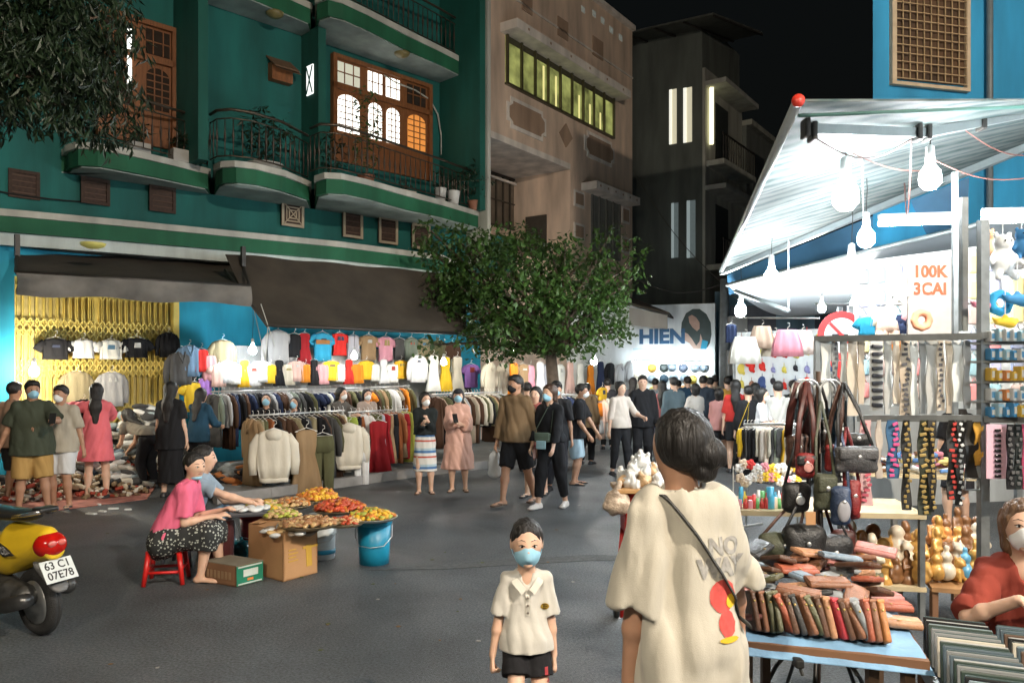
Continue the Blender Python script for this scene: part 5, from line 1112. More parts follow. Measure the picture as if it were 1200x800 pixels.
def tray(px, py, Y, r, fruit, n, label, fl=(.03, .018), z=None, heaph=.08, name='fruit_tray', tm=None):
    p = W(px, py, Y); p.z = z if z else p.z; o = thing(name, label, 'tray', p, 0, 'round trays of dried fruit'); mb = MB(); mb.lathe([(r*.9, 0), (r, .022), (r*1.02, .026), (r*.97, .022), (r*.88, .006), (.001, .006)], (0, 0, 0), 30); build('tray', mb, tm or TRAYM, o, True, world=False)
    rn = random.Random(px); mb = MB()
    for i in range(n):
        a = rn.uniform(0, 6.3); q = math.sqrt(rn.random())*.86; x, y = r*q*math.cos(a), r*q*math.sin(a)
        mb.ball((x, y, .02+heaph*(1-q*q)*rn.uniform(.5, 1)), (fl[0]*rn.uniform(.7, 1.3), fl[0]*.7*rn.uniform(.7, 1.2), fl[1]), 7, 5, rn.randrange(len(fruit)), Euler((rn.uniform(-.6, .6), rn.uniform(-.6, .6), rn.uniform(0, 3))).to_matrix())
    f = build('fruit_slices', mb, [FRU[k] for k in fruit], o, True, world=False); f['kind'] = 'stuff'; return o
tray(436, 609, 6.95, .22, ['yellow', 'orange', 'green'], 130, 'round tray of yellow orange slices on the blue bucket', (.035, .016), .41, .07, tm=plastic(.5, .5, .45))
tray(403, 611, 6.75, .17, ['brown', 'tan', 'red'], 80, 'tray of dark brown slices between two bright trays', (.03, .012), .40, .04)
tray(362, 607, 6.6, .25, ['brown', 'tan', 'brown'], 140, 'tray of brown and tan slices in front of the red fruit', (.035, .014), .42, .05)
tray(398, 598, 7.2, .24, ['red', 'orange', 'red'], 200, 'tray heaped with red and orange dried fruit', (.035, .018), .44, .09)
tray(372, 592, 7.7, .22, ['orange', 'yellow'], 130, 'tray of orange fruit behind the red heap', (.035, .018), .45, .10)
tray(340, 596, 7.4, .20, ['tan', 'brown', 'orange'], 110, 'tray of golden brown fruit left of the red heap', (.032, .016), .44, .07)
tray(314, 599, 7.3, .22, ['green', 'yellow', 'tan'], 120, 'tray of pale green yellow fruit at the left of the group', (.035, .016), .44, .05)
tray(331, 606, 6.9, .17, ['tan', 'green'], 80, 'small tray of tan fruit above the cardboard box', (.03, .014), .43, .05)
WB = mat('plastic_bag_white', (.6, .62, .62), .25, 0, .1, 8, .6, bscale=20)
tr_ = thing('packet_tray', 'dark tray of white packets by the man\'s outstretched hand', 'tray', W(293, 600, 7.0)); mb = MB(); mb.rbox((0, 0, 0), (.34, .28, .035), .01, (0, 0, .3)); build('tray', mb, plastic(.05, .05, .06), tr_, world=False); mb = MB(); rn = random.Random(1)
for i in range(9): mb.ball((rn.uniform(-.14, .12), rn.uniform(-.09, .09), .035), (.06, .045, .02), 8, 5, 0, Euler((rn.uniform(-.3, .3), rn.uniform(-.3, .3), rn.uniform(0, 3))).to_matrix())
build('packets', mb, WB, tr_, True, world=False)['kind'] = 'stuff'
mb = MB(); mb.lathe([(.12, 0), (.12, .40)], (p.x-.15, 6.98, 0), 14); tag(build('tray_support', mb, plastic(.08, .02, .02)), 'dark support drum under the packet tray', 'drum')
# wrapped goods in the box
heap('wrapped_goods', 'packets in the mouth of the cardboard box', (P[0]+P[2])/2*0+V(W(335, 640, 6.5).x, 6.55, .36), .2, .16, .06, 26, [WB, FRU['tan'], cloth(.2, .16, .12)], .07, 11)
S = SDF(); rn = random.Random(6)
for i in range(9): S.ell((rn.uniform(-.06, .06), rn.uniform(-.05, .05), .07+rn.uniform(-.03, .05)), (.075, .065, .07), .02)
S.cone((0, 0, .12), (.02, 0, .2), .03, .012, .02)
o = build_np('plastic_bag', S.mesh(.009, folds(5, .012, (60, 60, 40))), mat('bag_teal', (.01, .12, .15), .3, 0, .2, 6), None); o.location = G(276, 658)+V(0, .1, .0); tag(o, 'crumpled teal plastic bag on the ground by the bare feet', 'bag')
S = SDF(); S.ell((0, 0, .05), (.07, .05, .05), .02); S.ell((.05, 0, .04), (.05, .05, .04), .02)
o = build_np('plastic_bag', S.mesh(.009, folds(7, .012, (60, 60, 40))), WB, None); o.location = G(238, 655)+V(-.05, .2, .0); tag(o, 'small white plastic bag on the ground behind the bare legs', 'bag')
# ---------------------------------------------------------------- everyone in the picture
def at(px, Y): return V((px-CX)/F*Y, Y, 0)
def hh(py, Y): return EH-(py-HY)*Y/F
SAN = (plastic(.03, .025, .025, .6), 'sandal'); SANT = (plastic(.12, .07, .045, .6), 'sandal'); SHB = (plastic(.02, .02, .022, .5), 'shoe'); SHW = (plastic(.55, .55, .55, .5), 'shoe')
c = cloth
def tee(m, **k): return dict(dict(m=m, sleeve=.85, loose=.014, hem=-.06), **k)
# left group
person('man seen from behind in a brown tee at the left edge of the picture', at(16, 10.4), 1.57, 170, vox=.014, skin='b', top=tee(c(.34, .22, .15)), bot=dict(kind='shorts', m=c(.03, .03, .03), len=1), shoes=SAN, hair='short', seed=2)
i = person('stocky man in dark green tee, tan shorts and blue mask looking right', at(38, 9.6), 1.60, 28, vox=.012, skin='b', fat=1.22, top=tee(c(.055, .065, .045), loose=.03, hem=-.08, fold=.012), bot=dict(kind='shorts', m=c(.42, .26, .09), len=1.0, loose=.022), hair='short', mask=MASKB, yaw=14, hands={'L': (.15, -.26, .70), 'R': (-.21, .02, .50)}, shoes=SAN, feet={'L': (.1, 0), 'R': (-.09, .03)}, seed=3)
def phone(info, sd, label, d=V(0, -.03, .03)):
    w_ = info['arms'][sd][2]; e_ = info['arms'][sd][1]; p = info['M']@(w_+(w_-e_).normalized()*.085+d); mb = MB(); mb.rbox(p, (.07, .012, .14), .005, (R(-35), 0, R(20))); return tag(build('phone', mb, plastic(.02, .02, .02, .2)), label, 'phone')
phone(i, 'L', 'phone held up between the two masked men')
person('man in open beige shirt, white shorts and white mask beside the stocky man', at(72, 9.95), 1.535, 5, vox=.012, skin='b', top=tee(c(.40, .36, .29), loose=.02, hem=-.06), bot=dict(kind='shorts', m=c(.62, .63, .64), len=.95, loose=.02), hair='short', mask=MASKW, yaw=-10, hands={'R': (-.10, -.24, .66), 'L': (.16, .03, .47)}, shoes=SAN, seed=4)
i = person('woman with long black hair in a pink tee dress seen from behind', at(113, 10.7), 1.55, 200, vox=.012, fem=True, skin='c', hair='long', top=tee(c(.72, .16, .19), loose=.022, hem=-.19, flare=.02, sleeve=1.0, sflare=.015, fold=.014), hands={'R': (-.05, -.28, .74), 'L': (.22, -.22, .80)}, feet={'L': (.07, .02), 'R': (-.08, 0)}, shoes=SAN, seed=5)
hang('jacket', W(98, 462, 10.9), (.8, .6, 0), 'black', 'black jacket held up by the woman in pink', 'dark clothes held up', .55)
person('bending person in grey jacket and black trousers at the clothes heap', at(176, 11.6), 1.5, 245, vox=.014, fem=True, hair='long', lean=70, pz=.50, top=tee(c(.17, .15, .12), sleeve=1.9, hem=.02), bot=dict(kind='pants', m=c(.015, .015, .016), len=1.9), hands={'L': (.06, -.42, .35), 'R': (-.06, -.40, .32)}, shoes=SHB, seed=6)
person('woman in a black dress with long hair seen from behind the seated pair', at(200, 10.8), 1.57, 178, vox=.012, fem=True, skin='c', hair='long', fat=1.08, top=tee(c(.012, .012, .014), loose=.02, hem=-.1, sleeve=.7), bot=dict(kind='skirt', m=c(.012, .012, .014), len=1.5, loose=.01), shoes=SHB, seed=7)
person('shopper in dark blue shirt and black trousers right of the black dress', at(231, 11.7), 1.47, 165, vox=.014, fem=True, hair='long', top=tee(c(.02, .06, .10), sleeve=1.6), bot=dict(kind='pants', m=c(.015, .015, .02), len=1.9), hands={'L': (.1, -.25, .6), 'R': (-.1, -.25, .6)}, shoes=SHB, lean=10, seed=8)
# keepers among the racks
person('masked keeper with bowed head behind the cream hoodie rack', at(312, 12.7), 1.50, 10, vox=.015, pz=.42, fem=True, hair='long', mask=MASKB, top=tee(c(.02, .02, .02), sleeve=1.9), bot=dict(kind='pants', m=c(.03, .03, .03), len=1.9), pitch=-20, seed=9)
person('second masked keeper bending low behind the front rack', at(345, 12.9), 1.45, -15, vox=.015, pz=.41, fem=True, hair='long', mask=MASKB, top=tee(c(.05, .05, .06), sleeve=1.9), bot=dict(kind='pants', m=c(.03, .03, .03), len=1.9), pitch=-20, seed=10)
person('masked woman in profile searching through the rear rack', at(396, 12.9), 1.48, 60, vox=.013, pz=.5, fem=True, skin='c', hair='long', mask=MASKW, top=tee(c(.10, .09, .08), sleeve=1.8), bot=dict(kind='pants', m=c(.03, .03, .03), len=1.9), lean=8, hands={'L': (.1, -.3, .68), 'R': (-.1, -.3, .68)}, shoes=SHB, seed=11)
person('woman with long dark hair looking down behind the red dress', at(430, 13.4), 1.42, 30, vox=.014, fem=True, skin='c', hair='long', mask=MASKW, top=tee(c(.35, .28, .24), sleeve=1.8), bot=dict(kind='pants', m=c(.08, .06, .05), len=1.9), shoes=SHB, seed=12)
# women between racks and tree
i = person('masked woman in black jacket and red blue white striped skirt', at(498, 11.15), 1.42, 5, vox=.0115, fem=True, skin='c', hair='bob', mask=MASKW, yaw=25, top=tee(c(.018, .022, .022), sleeve=1.85, hem=.06, loose=.022), bot=dict(kind='skirt', m=c(.6, .6, .6), len=1.12, loose=.012, flare=.01), hands={'L': (.03, -.13, .72), 'R': (-.02, -.16, .69)}, feet={'L': (.06, 0), 'R': (-.06, -.02)}, shoes=SANT, seed=13)
SK = mat('striped_skirt', (.6, .6, .6), .85); nt = SK.node_tree; bs = nt.nodes['Principled BSDF']
tc = nt.nodes.new('ShaderNodeTexCoord'); sp_ = nt.nodes.new('ShaderNodeSeparateXYZ'); mm = nt.nodes.new('ShaderNodeMath'); mm.operation = 'MULTIPLY'; mm.inputs[1].default_value = 4.5; fr_ = nt.nodes.new('ShaderNodeMath'); fr_.operation = 'FRACT'; cr = nt.nodes.new('ShaderNodeValToRGB')
cr.color_ramp.interpolation = 'CONSTANT'; el = cr.color_ramp.elements; el[0].position = 0; el[0].color = (.62, .60, .56, 1); el[1].position = .25; el[1].color = (.45, .09, .06, 1)
for q, cc in ((.36, (.62, .60, .56, 1)), (.55, (.06, .15, .32, 1)), (.70, (.35, .45, .5, 1)), (.85, (.62, .60, .56, 1))): e = el.new(q); e.color = cc
nt.links.new(tc.outputs['Object'], sp_.inputs[0]); nt.links.new(sp_.outputs['Z'], mm.inputs[0]); nt.links.new(mm.outputs[0], fr_.inputs[0]); nt.links.new(fr_.outputs[0], cr.inputs[0]); nt.links.new(cr.outputs[0], bs.inputs['Base Color'])
for ch in i['root'].children:
    if ch.name.startswith('skirt'): ch.data.materials[0] = SK
i = person('masked woman with dark hat in long pale pink dress looking at her phone', at(537, 11.35), 1.46, 0, vox=.0115, fem=True, skin='c', hair='bob', mask=MASKB, pitch=-12, top=tee(c(.60, .36, .29), sleeve=1.5, hem=-.30, flare=.045, loose=.014, sflare=.02, fold=.02), hands={'L': (.04, -.17, .66), 'R': (-.03, -.17, .68)}, feet={'L': (.07, 0), 'R': (-.06, -.02)}, shoes=SANT, seed=14, cap=c(.03, .03, .035))
phone(i, 'R', 'phone in the hands of the pale pink dressed woman')
# walking group under the tree
person('tall man in brown jacket, black shorts and black mask walking', at(605, 10.15), 1.66, -35, vox=.0115, skin='b', hair='short', mask=MASKK, yaw=-15, top=tee(c(.17, .115, .065), sleeve=1.85, loose=.026, hem=-.03), bot=dict(kind='shorts', m=c(.012, .012, .014), len=.92, loose=.018), feet={'L': (.07, .15, .015), 'R': (-.03, -.14)}, shoes=SANT, seed=15, hands={'L': (.17, .04, .49), 'R': (-.16, -.03, .48)})
person('woman in long black hair, black top and tights with a cross bag', at(646, 9.95), 1.55, -28, vox=.0115, fem=True, skin='c', hair='long', haircol=HAIRB, mask=MASKB, yaw=-15, lean=4, top=tee(c(.012, .014, .014), sleeve=1.9, hem=.02), bot=dict(kind='pants', m=c(.012, .013, .013), len=1.8, loose=.011), feet={'L': (.08, .10), 'R': (-.06, -.12)}, shoes=(plastic(.6, .56, .53), 'shoe'), hands={'L': (.10, -.18, .50), 'R': (-.15, -.05, .5)}, seed=16)
def handbag(p, w_, h_, d_, m, label, rz=0., cord=None):
    o = thing('shoulder_bag', label, 'bag', p, rz); mb = MB(); mb.rbox((0, 0, h_/2), (w_, d_, h_), min(d_, h_)*.3); build('bag_body', mb, m, o, True, world=False)
    mb = MB(); mb.rbox((0, -d_*.42, h_*.72), (w_*.96, d_*.25, h_*.5), .01); build('flap', mb, m, o, True, world=False)
    if cord: mb = MB(); q = [Vector(x)-Vector(p) for x in cord]; M_ = Matrix.Rotation(-rz, 3, 'Z'); mb.tube([M_@x for x in [Vector((-w_/2, 0, h_))]+q+[Vector((w_/2, 0, h_))]], .006, 5); build('strap', mb, m, o, True, world=False)
    return o
handbag(W(636, 518, 9.75), .20, .12, .07, c(.10, .13, .10), 'small grey green bag on the hip of the black clothed woman', R(-25), [W(650, 462, 9.9)])
handbag(W(634, 526, 9.6), .12, .10, .03, c(.25, .4, .45), 'pale blue pouch in the hand of the black clothed woman', R(-25))
person('woman with dark hair half hidden behind the brown jacket', at(628, 10.9), 1.50, -20, vox=.014, fem=True, skin='c', hair='bob', top=tee(c(.30, .10, .09), sleeve=1.0), bot=dict(kind='shorts', m=c(.35, .2, .16), len=.7), shoes=SAN, seed=17, feet={'L': (.06, .1), 'R': (-.05, -.1)})
person('man in black cap between the walkers and the tree trunk', at(652, 11.4), 1.57, -10, vox=.014, skin='b', hair='short', cap=c(.015, .015, .015), mask=MASKB, top=tee(c(.02, .02, .022), sleeve=.9), bot=dict(kind='pants', m=c(.03, .03, .035), len=1.9), shoes=SHB, seed=18)
person('man in black tee and light blue shorts stooping to the right', at(673, 12.0), 1.53, 75, vox=.0125, skin='b', hair='short', mask=MASKW, yaw=-10, lean=12, fat=1.08, top=tee(c(.012, .013, .015), loose=.022), bot=dict(kind='shorts', m=c(.34, .45, .52), len=1.0, loose=.02), hands={'L': (.06, -.22, .50), 'R': (-.12, -.16, .5)}, shoes=SAN, seed=19)
person('person in brown jacket and black trousers right of the stooping man', at(687, 14.6), 1.49, 160, vox=.015, hair='short', skin='b', top=tee(c(.20, .13, .07), sleeve=1.9, loose=.022), bot=dict(kind='pants', m=c(.014, .014, .015), len=1.95), shoes=SHB, seed=20)
person('woman in white sweater and black trousers walking towards us', at(727, 13.0), 1.545, 25, vox=.0125, fem=True, skin='c', hair='bun', top=tee(c(.55, .48, .42), sleeve=1.2, hem=-.01, loose=.01), bot=dict(kind='pants', m=c(.012, .012, .013), len=1.85, loose=.006), hands={'L': (.18, -.16, .62), 'R': (-.14, .0, .47)}, feet={'L': (.05, -.08), 'R': (-.05, .08)}, shoes=SHB, seed=21)
person('man in black hoodie and black trousers behind the white sweater', at(753, 13.7), 1.64, -5, vox=.0125, skin='c', hair='short', top=tee(c(.013, .016, .018), sleeve=1.92, loose=.024, hood=True), bot=dict(kind='pants', m=c(.014, .015, .017), len=1.95, loose=.01), shoes=SHB, seed=22, hands={'R': (-.16, -.12, .58)})
S = SDF(); S.cone((0, 0, .06), (0, 0, .25), .085, .07, .03, ((0, 1, 0), .5)); S.cone((0, 0, .28), (.01, 0, .42), .03, .012, .03)
o = build_np('plastic_bag', S.mesh(.011, folds(17, .012, (60, 60, 30))), cloth(.55, .57, .58), None); o.location = W(580, 558, 10.3); tag(o, 'white plastic shopping bag hanging left of the man in the brown jacket', 'bag')
# far crowd at the shop and stalls
far = [(783, 16.6, 1.33, 175, 'short', (.04, .09, .16), 'pants', (.03, .04, .07), 'figure in blue plaid jacket between the hoodie man and the bun'),
       (806, 17.6, 1.60, 185, 'short', (.02, .05, .09), 'pants', (.02, .02, .03), 'man in navy jacket standing by the hats'),
       (824, 16.4, 1.62, 170, 'short', (.025, .035, .05), 'pants', (.02, .02, .03), 'bulky figure in dark jacket above the hair bun'),
       (843, 14.2, 1.40, 150, 'bob', (.52, .25, .23), 'shorts', (.03, .03, .04), 'girl in loose pink shirt and dark shorts'),
       (862, 13.4, 1.57, 165, 'long', (.40, .03, .025), 'skirt', (.012, .012, .014), 'long haired woman in red top and black skirt'),
       (877, 13.0, 1.47, 170, 'short', (.014, .014, .016), 'skirt', (.014, .014, .016), 'person in black with a yellow bag'),
       (893, 12.2, 1.45, 60, 'bob', (.60, .60, .60), 'pants', (.05, .05, .06), 'masked woman in white looking to the right'),
       (912, 12.6, 1.55, 178, 'short', (.40, .39, .36), 'pants', (.04, .04, .05), 'person in pale grey shirt seen from behind'),
       (930, 14.2, 1.55, 180, 'short', (.02, .022, .025), 'pants', (.02, .02, .02), 'dark clothed person right of the pale grey shirt'),
       (768, 18.4, 1.55, 170, 'short', (.25, .30, .34), 'pants', (.05, .05, .06), 'far shopper in pale blue by the white wall'),
       (795, 19.0, 1.50, 180, 'short', (.04, .05, .05), 'pants', (.05, .05, .06), 'far shopper in dark green by the white wall'),
       (838, 18.6, 1.62, 175, 'short', (.35, .30, .24), 'pants', (.05, .05, .06), 'far shopper in beige at the end of the street'),
       (853, 16.2, 1.60, 180, 'short', (.45, .25, .05), 'pants', (.05, .05, .06), 'far shopper in ochre yellow left of the red top'),
       (900, 15.6, 1.62, 160, 'short', (.06, .06, .07), 'pants', (.05, .05, .06), 'far shopper in charcoal behind the masked woman'),
       (712, 17.4, 1.55, 170, 'short', (.03, .03, .035), 'pants', (.03, .03, .03), 'far shopper in black left of the white sweater'),
       (742, 17.0, 1.58, 160, 'long', (.10, .10, .11), 'pants', (.03, .03, .03), 'far long haired shopper in grey behind the sweater'),
       (776, 15.4, 1.52, 160, 'long', (.35, .12, .12), 'pants', (.05, .05, .08), 'long haired shopper in dull red behind the hoodie man'),
       (790, 15.2, 1.60, 190, 'short', (.10, .14, .16), 'shorts', (.2, .2, .2), 'shopper in slate shirt and grey shorts near the sign shop'),
       (815, 15.0, 1.48, 200, 'bob', (.55, .52, .48), 'pants', (.04, .04, .05), 'small shopper in off white right above the hair bun'),
       (832, 17.2, 1.58, 180, 'short', (.03, .03, .035), 'pants', (.05, .05, .06), 'black clothed shopper left of the pink shirted girl'),
       (870, 15.8, 1.60, 150, 'short', (.06, .10, .14), 'pants', (.03, .03, .04), 'steel blue shopper behind the red topped woman'),
       (885, 14.6, 1.50, 190, 'long', (.03, .03, .03), 'pants', (.02, .02, .02), 'long haired shopper in black between white and red tops'),
       (920, 15.8, 1.62, 185, 'short', (.30, .10, .05), 'pants', (.03, .03, .03), 'rust shirted shopper behind the pale grey shirt'),
       (940, 16.2, 1.55, 170, 'short', (.45, .45, .45), 'pants', (.04, .04, .05), 'light grey shopper by the white display wall'),
       (618, 13.6, 1.52, 175, 'short', (.07, .06, .05), 'pants', (.03, .03, .03), 'dim shopper in dark brown behind the walking group')]
for k, (px, Y, h_, rz, hr, tc_, bk_, bc_, lab) in enumerate(far):
    i = person(lab, at(px, Y), h_, rz, vox=.017, fem=hr in ('bob', 'long'), skin='c', hair=hr, mask=MASKW if 'masked' in lab else None, top=tee(c(*tc_), sleeve=1.8 if 'jacket' in lab or k % 2 else .9, loose=.026 if 'jacket' in lab or 'loose' in lab else .012, hem=-.05 if k != 4 else .03), bot=dict(kind=bk_, m=c(*bc_), len=1.9 if bk_ == 'pants' else .6), shoes=SHB, group='far shoppers at the street end' if k > 8 else None, seed=30+k, feet={'L': (.06, .05), 'R': (-.06, -.05)} if k % 2 else None,
               hands={'L': (.08, -.2, .62), 'R': (-.09, -.19, .6)} if k % 3 == 0 else None)
handbag(W(869, 520, 12.7), .16, .16, .07, c(.65, .45, .02), 'bright yellow bag of the black clothed person', 0, [W(878, 470, 12.8)])
person('shopper behind the hanging belts whose bare legs show below', at(1122, 8.6), 1.5, 175, vox=.016, fem=True, skin='c', hair='long', top=tee(c(.02, .02, .025)), bot=dict(kind='skirt', m=c(.03, .03, .035), len=.8), shoes=SAN, seed=50)
# seated pair
def seat_at(px, Y, off): return at(px, Y)+V(*off)
SKB = mat('skirt_spotted', (.02, .022, .025), .85); nt = SKB.node_tree; bs = nt.nodes['Principled BSDF']; tc = nt.nodes.new('ShaderNodeTexCoord'); vo = nt.nodes.new('ShaderNodeTexVoronoi'); vo.inputs['Scale'].default_value = 42; mr = nt.nodes.new('ShaderNodeMath'); mr.operation = 'LESS_THAN'; mr.inputs[1].default_value = .33
mxk = nt.nodes.new('ShaderNodeMix'); mxk.data_type = 'RGBA'; mxk.inputs[6].default_value = (.018, .02, .02, 1); mxk.inputs[7].default_value = (.38, .40, .36, 1); nt.links.new(tc.outputs['Object'], vo.inputs[0]); nt.links.new(vo.outputs['Distance'], mr.inputs[0]); nt.links.new(mr.outputs[0], mxk.inputs[0]); nt.links.new(mxk.outputs[2], bs.inputs['Base Color'])
person('woman in a pink tee and spotted black skirt sitting on the red stool', V(sx.x-.0, sy+.0, 0), 1.50, 98, vox=.009, fem=True, skin='c', hair='neat', mask='chin', pz=.245, lean=24, yaw=-42, pitch=4, fat=1.12, top=tee(c(.70, .14, .24), sleeve=.78, hem=.0, loose=.016, fold=.014), bot=dict(kind='skirt', m=SKB, len=1.35, loose=.012), hands={'L': (.04, -.27, .37), 'R': (-.035, -.25, .35)}, feet={'L': (.05, -.27), 'R': (-.06, -.19)}, footdir={'L': V(.3, -1, 0), 'R': V(-.2, -1, 0)}, palm={'L': V(-.3, 0, -1), 'R': V(.3, 0, -1)}, seed=60, fine=False)
person('young man with cropped hair in blue grey tee and jeans sitting behind her', V(W(213, 600, 7.05).x, 7.05, 0), 1.60, 95, vox=.009, skin='c', hair='crop', pz=.195, lean=20, yaw=5, top=tee(c(.26, .33, .40), sleeve=.6, hem=.0), bot=dict(kind='pants', m=cloth(.15, .25, .34), len=1.85, loose=.012), hands={'L': (.10, -.34, .33), 'R': (-.02, -.40, .33)}, feet={'L': (.09, -.24), 'R': (-.08, -.20)}, shoes=SAN, palm={'R': V(0, 0, -1), 'L': V(0, 0, -1)}, seed=61)
# boy
BY = 3.48
bi = person('little boy with blue mask, white polo shirt and black shorts', at(617, BY), 1.055, 4, vox=.0055, cvox=.006, fine=True, skin='c', hd=.188, pz=.475, hair='crop', mask=MASKB, wid=.80, top=dict(m=tee_mat('polo_cloth', (.52, .50, .45)), sleeve=.85, loose=.012, hem=-.01, fold=.009, sflare=.010, ff=(55, 55, 22), name='polo_shirt', v=True), bot=dict(kind='shorts', m=c(.014, .013, .014), len=.42, loose=.018, fold=.007), feet={'L': (.07, .05, .0), 'R': (-.06, -.06, 0)}, shoes=SAN, curl=.85, hands={'L': (.118, .0, .41), 'R': (-.150, .0, .40)}, hdir={'L': V(.02, -.25, -1), 'R': V(-.02, -.25, -1)}, palm={'L': V(-1, .1, 0), 'R': V(1, .1, 0)}, elbow={'L': V(.6, 1, 0), 'R': V(-.6, 1, 0)}, seed=70)
def bvh_of(o):
    me = o.data; return BVHTree.FromPolygons([v.co.copy() for v in me.vertices], [tuple(p.vertices) for p in me.polygons])
def wrap(mb, bvh, d, off):
    """press a flat decal along direction d onto a surface (all in the person's frame)"""
    out = []; d = Vector(d).normalized(); hit = []
    for v in mb.v:
        v = Vector(v); h_ = bvh.ray_cast(v-d*.6, d, 1.2); hit.append(h_[0].dot(d) if h_[0] else None)
    ok = [x for x in hit if x is not None]; av = sum(ok)/len(ok)
    vs = []
    for v, x in zip(mb.v, hit): v = Vector(v); x = av if x is None else x; vs.append(v+d*(x-v.dot(d)-off))
    mb.v = [tuple(v) for v in vs]; return mb
def dense(mb, k=3):
    bm = bmesh.new(); vs = [bm.verts.new(v) for v in mb.v]
    for f in mb.f:
        try: bm.faces.new([vs[i] for i in f])
        except ValueError: pass
    bmesh.ops.triangulate(bm, faces=bm.faces[:]); 
    for _ in range(k):
        ed = [e for e in bm.edges if e.calc_length() > .012]
        if ed: bmesh.ops.subdivide_edges(bm, edges=ed, cuts=1); bmesh.ops.triangulate(bm, faces=bm.faces[:])
    bm.verts.index_update(); o = MB(); o.add([v.co.copy() for v in bm.verts], [tuple(v.index for v in f.verts) for f in bm.faces]); bm.free(); return o
bt = bvh_of(bi['top']); h = bi['h']; nk = bi['neck']
# collar, placket, buttons, badge
mb = MB(); cw = .047*h
for s_ in (-1, 1):
    pts = [nk+V(s_*x*h, y*h, z*h) for x, y, z in ((.0, .045, .022), (.035, .035, .022), (.050, .0, .012), (.042, -.035, -.008), (.006, -.062, -.050))]
    mb = MB(); mb.grid(lambda u, v, pts=pts, s_=s_: (lambda i, t: pts[i].lerp(pts[min(i+1, 4)], t))(min(int(u*4), 3), u*4-min(int(u*4), 3))+V(s_*.020*v*h, -.012*v*h*(u > .3), -.026*v*h*(1-.3*u)), 12, 3, 0, V(0, .004, 0)); build('collar', mb, c(.55, .53, .47), bi['top'], True, world=False)
mb = MB(); mb.box(nk+V(0, -.3, -.115*h), (.020, .002, .09)); o = build('placket', wrap(dense(mb, 4), bt, (0, 1, 0), .003), c(.72, .69, .62), bi['top'], world=False)
for z in (-.085, -.115, -.145): mb = MB(); mb.ball(nk+V(0, -.3, z*h), (.005, .002, .005), 8, 5); build('button', wrap(mb, bt, (0, 1, 0), .008), plastic(.2, .17, .14), bi['top'], True, world=False)
mb = MB(); mb.ball(nk+V(.072*h, -.3, -.125*h), (.019, .001, .014), 10, 6); bd = build('badge', wrap(dense(mb, 1), bt, (0, 1, 0), .004), mat('badge_gold', (.42, .27, .03), .6, 0, .5, 90), bi['top'], world=False)
mb = MB(); q = nk+V(.072*h, -.3, -.125*h)
for k in range(3): mb.box(q+V(0, 0, .008-.008*k), (.022-.004*k, .001, .003))
build('badge_mark', wrap(dense(mb, 1), bt, (0, 1, 0), .0075), mat('badge_dark', (.08, .04, .01), .6), bd, world=False)
sh_ = [ch for ch in bi['root'].children if ch.name.startswith('shorts')][0]; bt2 = bvh_of(sh_); mb = MB(); mb.box((.075*h, -.3, .385*h), (.014, .001, .06)); mb.box((.080*h, -.3, .365*h), (.02, .001, .035)); build('red_mark', wrap(dense(mb, 3), bt2, (0, 1, 0), .003), mat('short_red', (.45, .05, .06), .7), sh_, world=False)
mb = MB(); m_ = bi['hp']; mk = [ch for ch in bi['root'].children if ch.name.startswith('face_mask')][0]
# foreground woman
WY = 2.42
wi = person('woman with black hair bun and oversized cream tee seen from behind, nearest us', at(808, WY), 1.612, 191, side=3, vox=.0075, cvox=.0085, fine=True, fem=True, skin='b', hair='lowbun', hd=.128, wid=.82, yaw=17, pitch=-6, top=dict(m=tee_mat('tee_cream', (.46, .43, .36)), sleeve=.98, loose=.023, hem=-.13, fold=.018, sflare=.008, ff=(34, 34, 9), name='oversized_tee'), bot=dict(kind='pants', m=c(.03, .03, .035), len=1.9), shoes=SAN, hands={'L': (.115, -.02, .455), 'R': (-.155, -.10, .48)}, elbow={'L': V(.6, .6, 0), 'R': V(-.5, .6, 0)}, seed=85)
# cross-body strap
wt = bvh_of(wi['top']); h = wi['h']; nk = wi['neck']
a = nk+V(.035*h, .0, .0); b_ = wi['P']+V(-.11*h, .1, -.0)
pts = []
for k in range(26):
    t = k/25; q = V(lerp(.062*h, -.105*h, t), 1, lerp(nk.z+.012*h, nk.z-.235*h, t**1.05)); r_ = wt.ray_cast(q, V(0, -1, 0), 2); pts.append((r_[0] if r_[0] else V(q.x, .05, q.z))+V(0, .010, 0))
pts = [nk+V(.060*h, -.07, -.03), nk+V(.058*h, -.03, .012)]+pts
st = thing('cross_body_strap', 'black cross body strap over the cream tee of the nearest woman', 'bag strap', wi['root'].location.copy(), wi['root'].rotation_euler.z)
mb = MB(); mb.tube(pts, .013, 8, 0, True, .004, (0, 1, 0)); build('strap', mb, mat('strap_black', (.035, .035, .033), .6, 0, .2, 30, .3), st, True, world=False)
def backtext(s, x, z, size, m, bold=.0):
    M_ = Matrix(((-1, 0, 0, x), (0, 0, 1, .5), (0, 1, 0, z), (0, 0, 0, 1))); mb = dense(text_mb(s, size, M_, .0, bold), 2)
    return build('print_lettering', wrap(mb, wt, (0, -1, 0), .003), m, wi['top'], world=False)
PG = mat('print_grey', (.30, .29, .27), .9, 0, .3, 60)
backtext('NO', -.072, nk.z-.130, .068, PG, .003); backtext('WAY', -.060, nk.z-.190, .070, PG, .005)
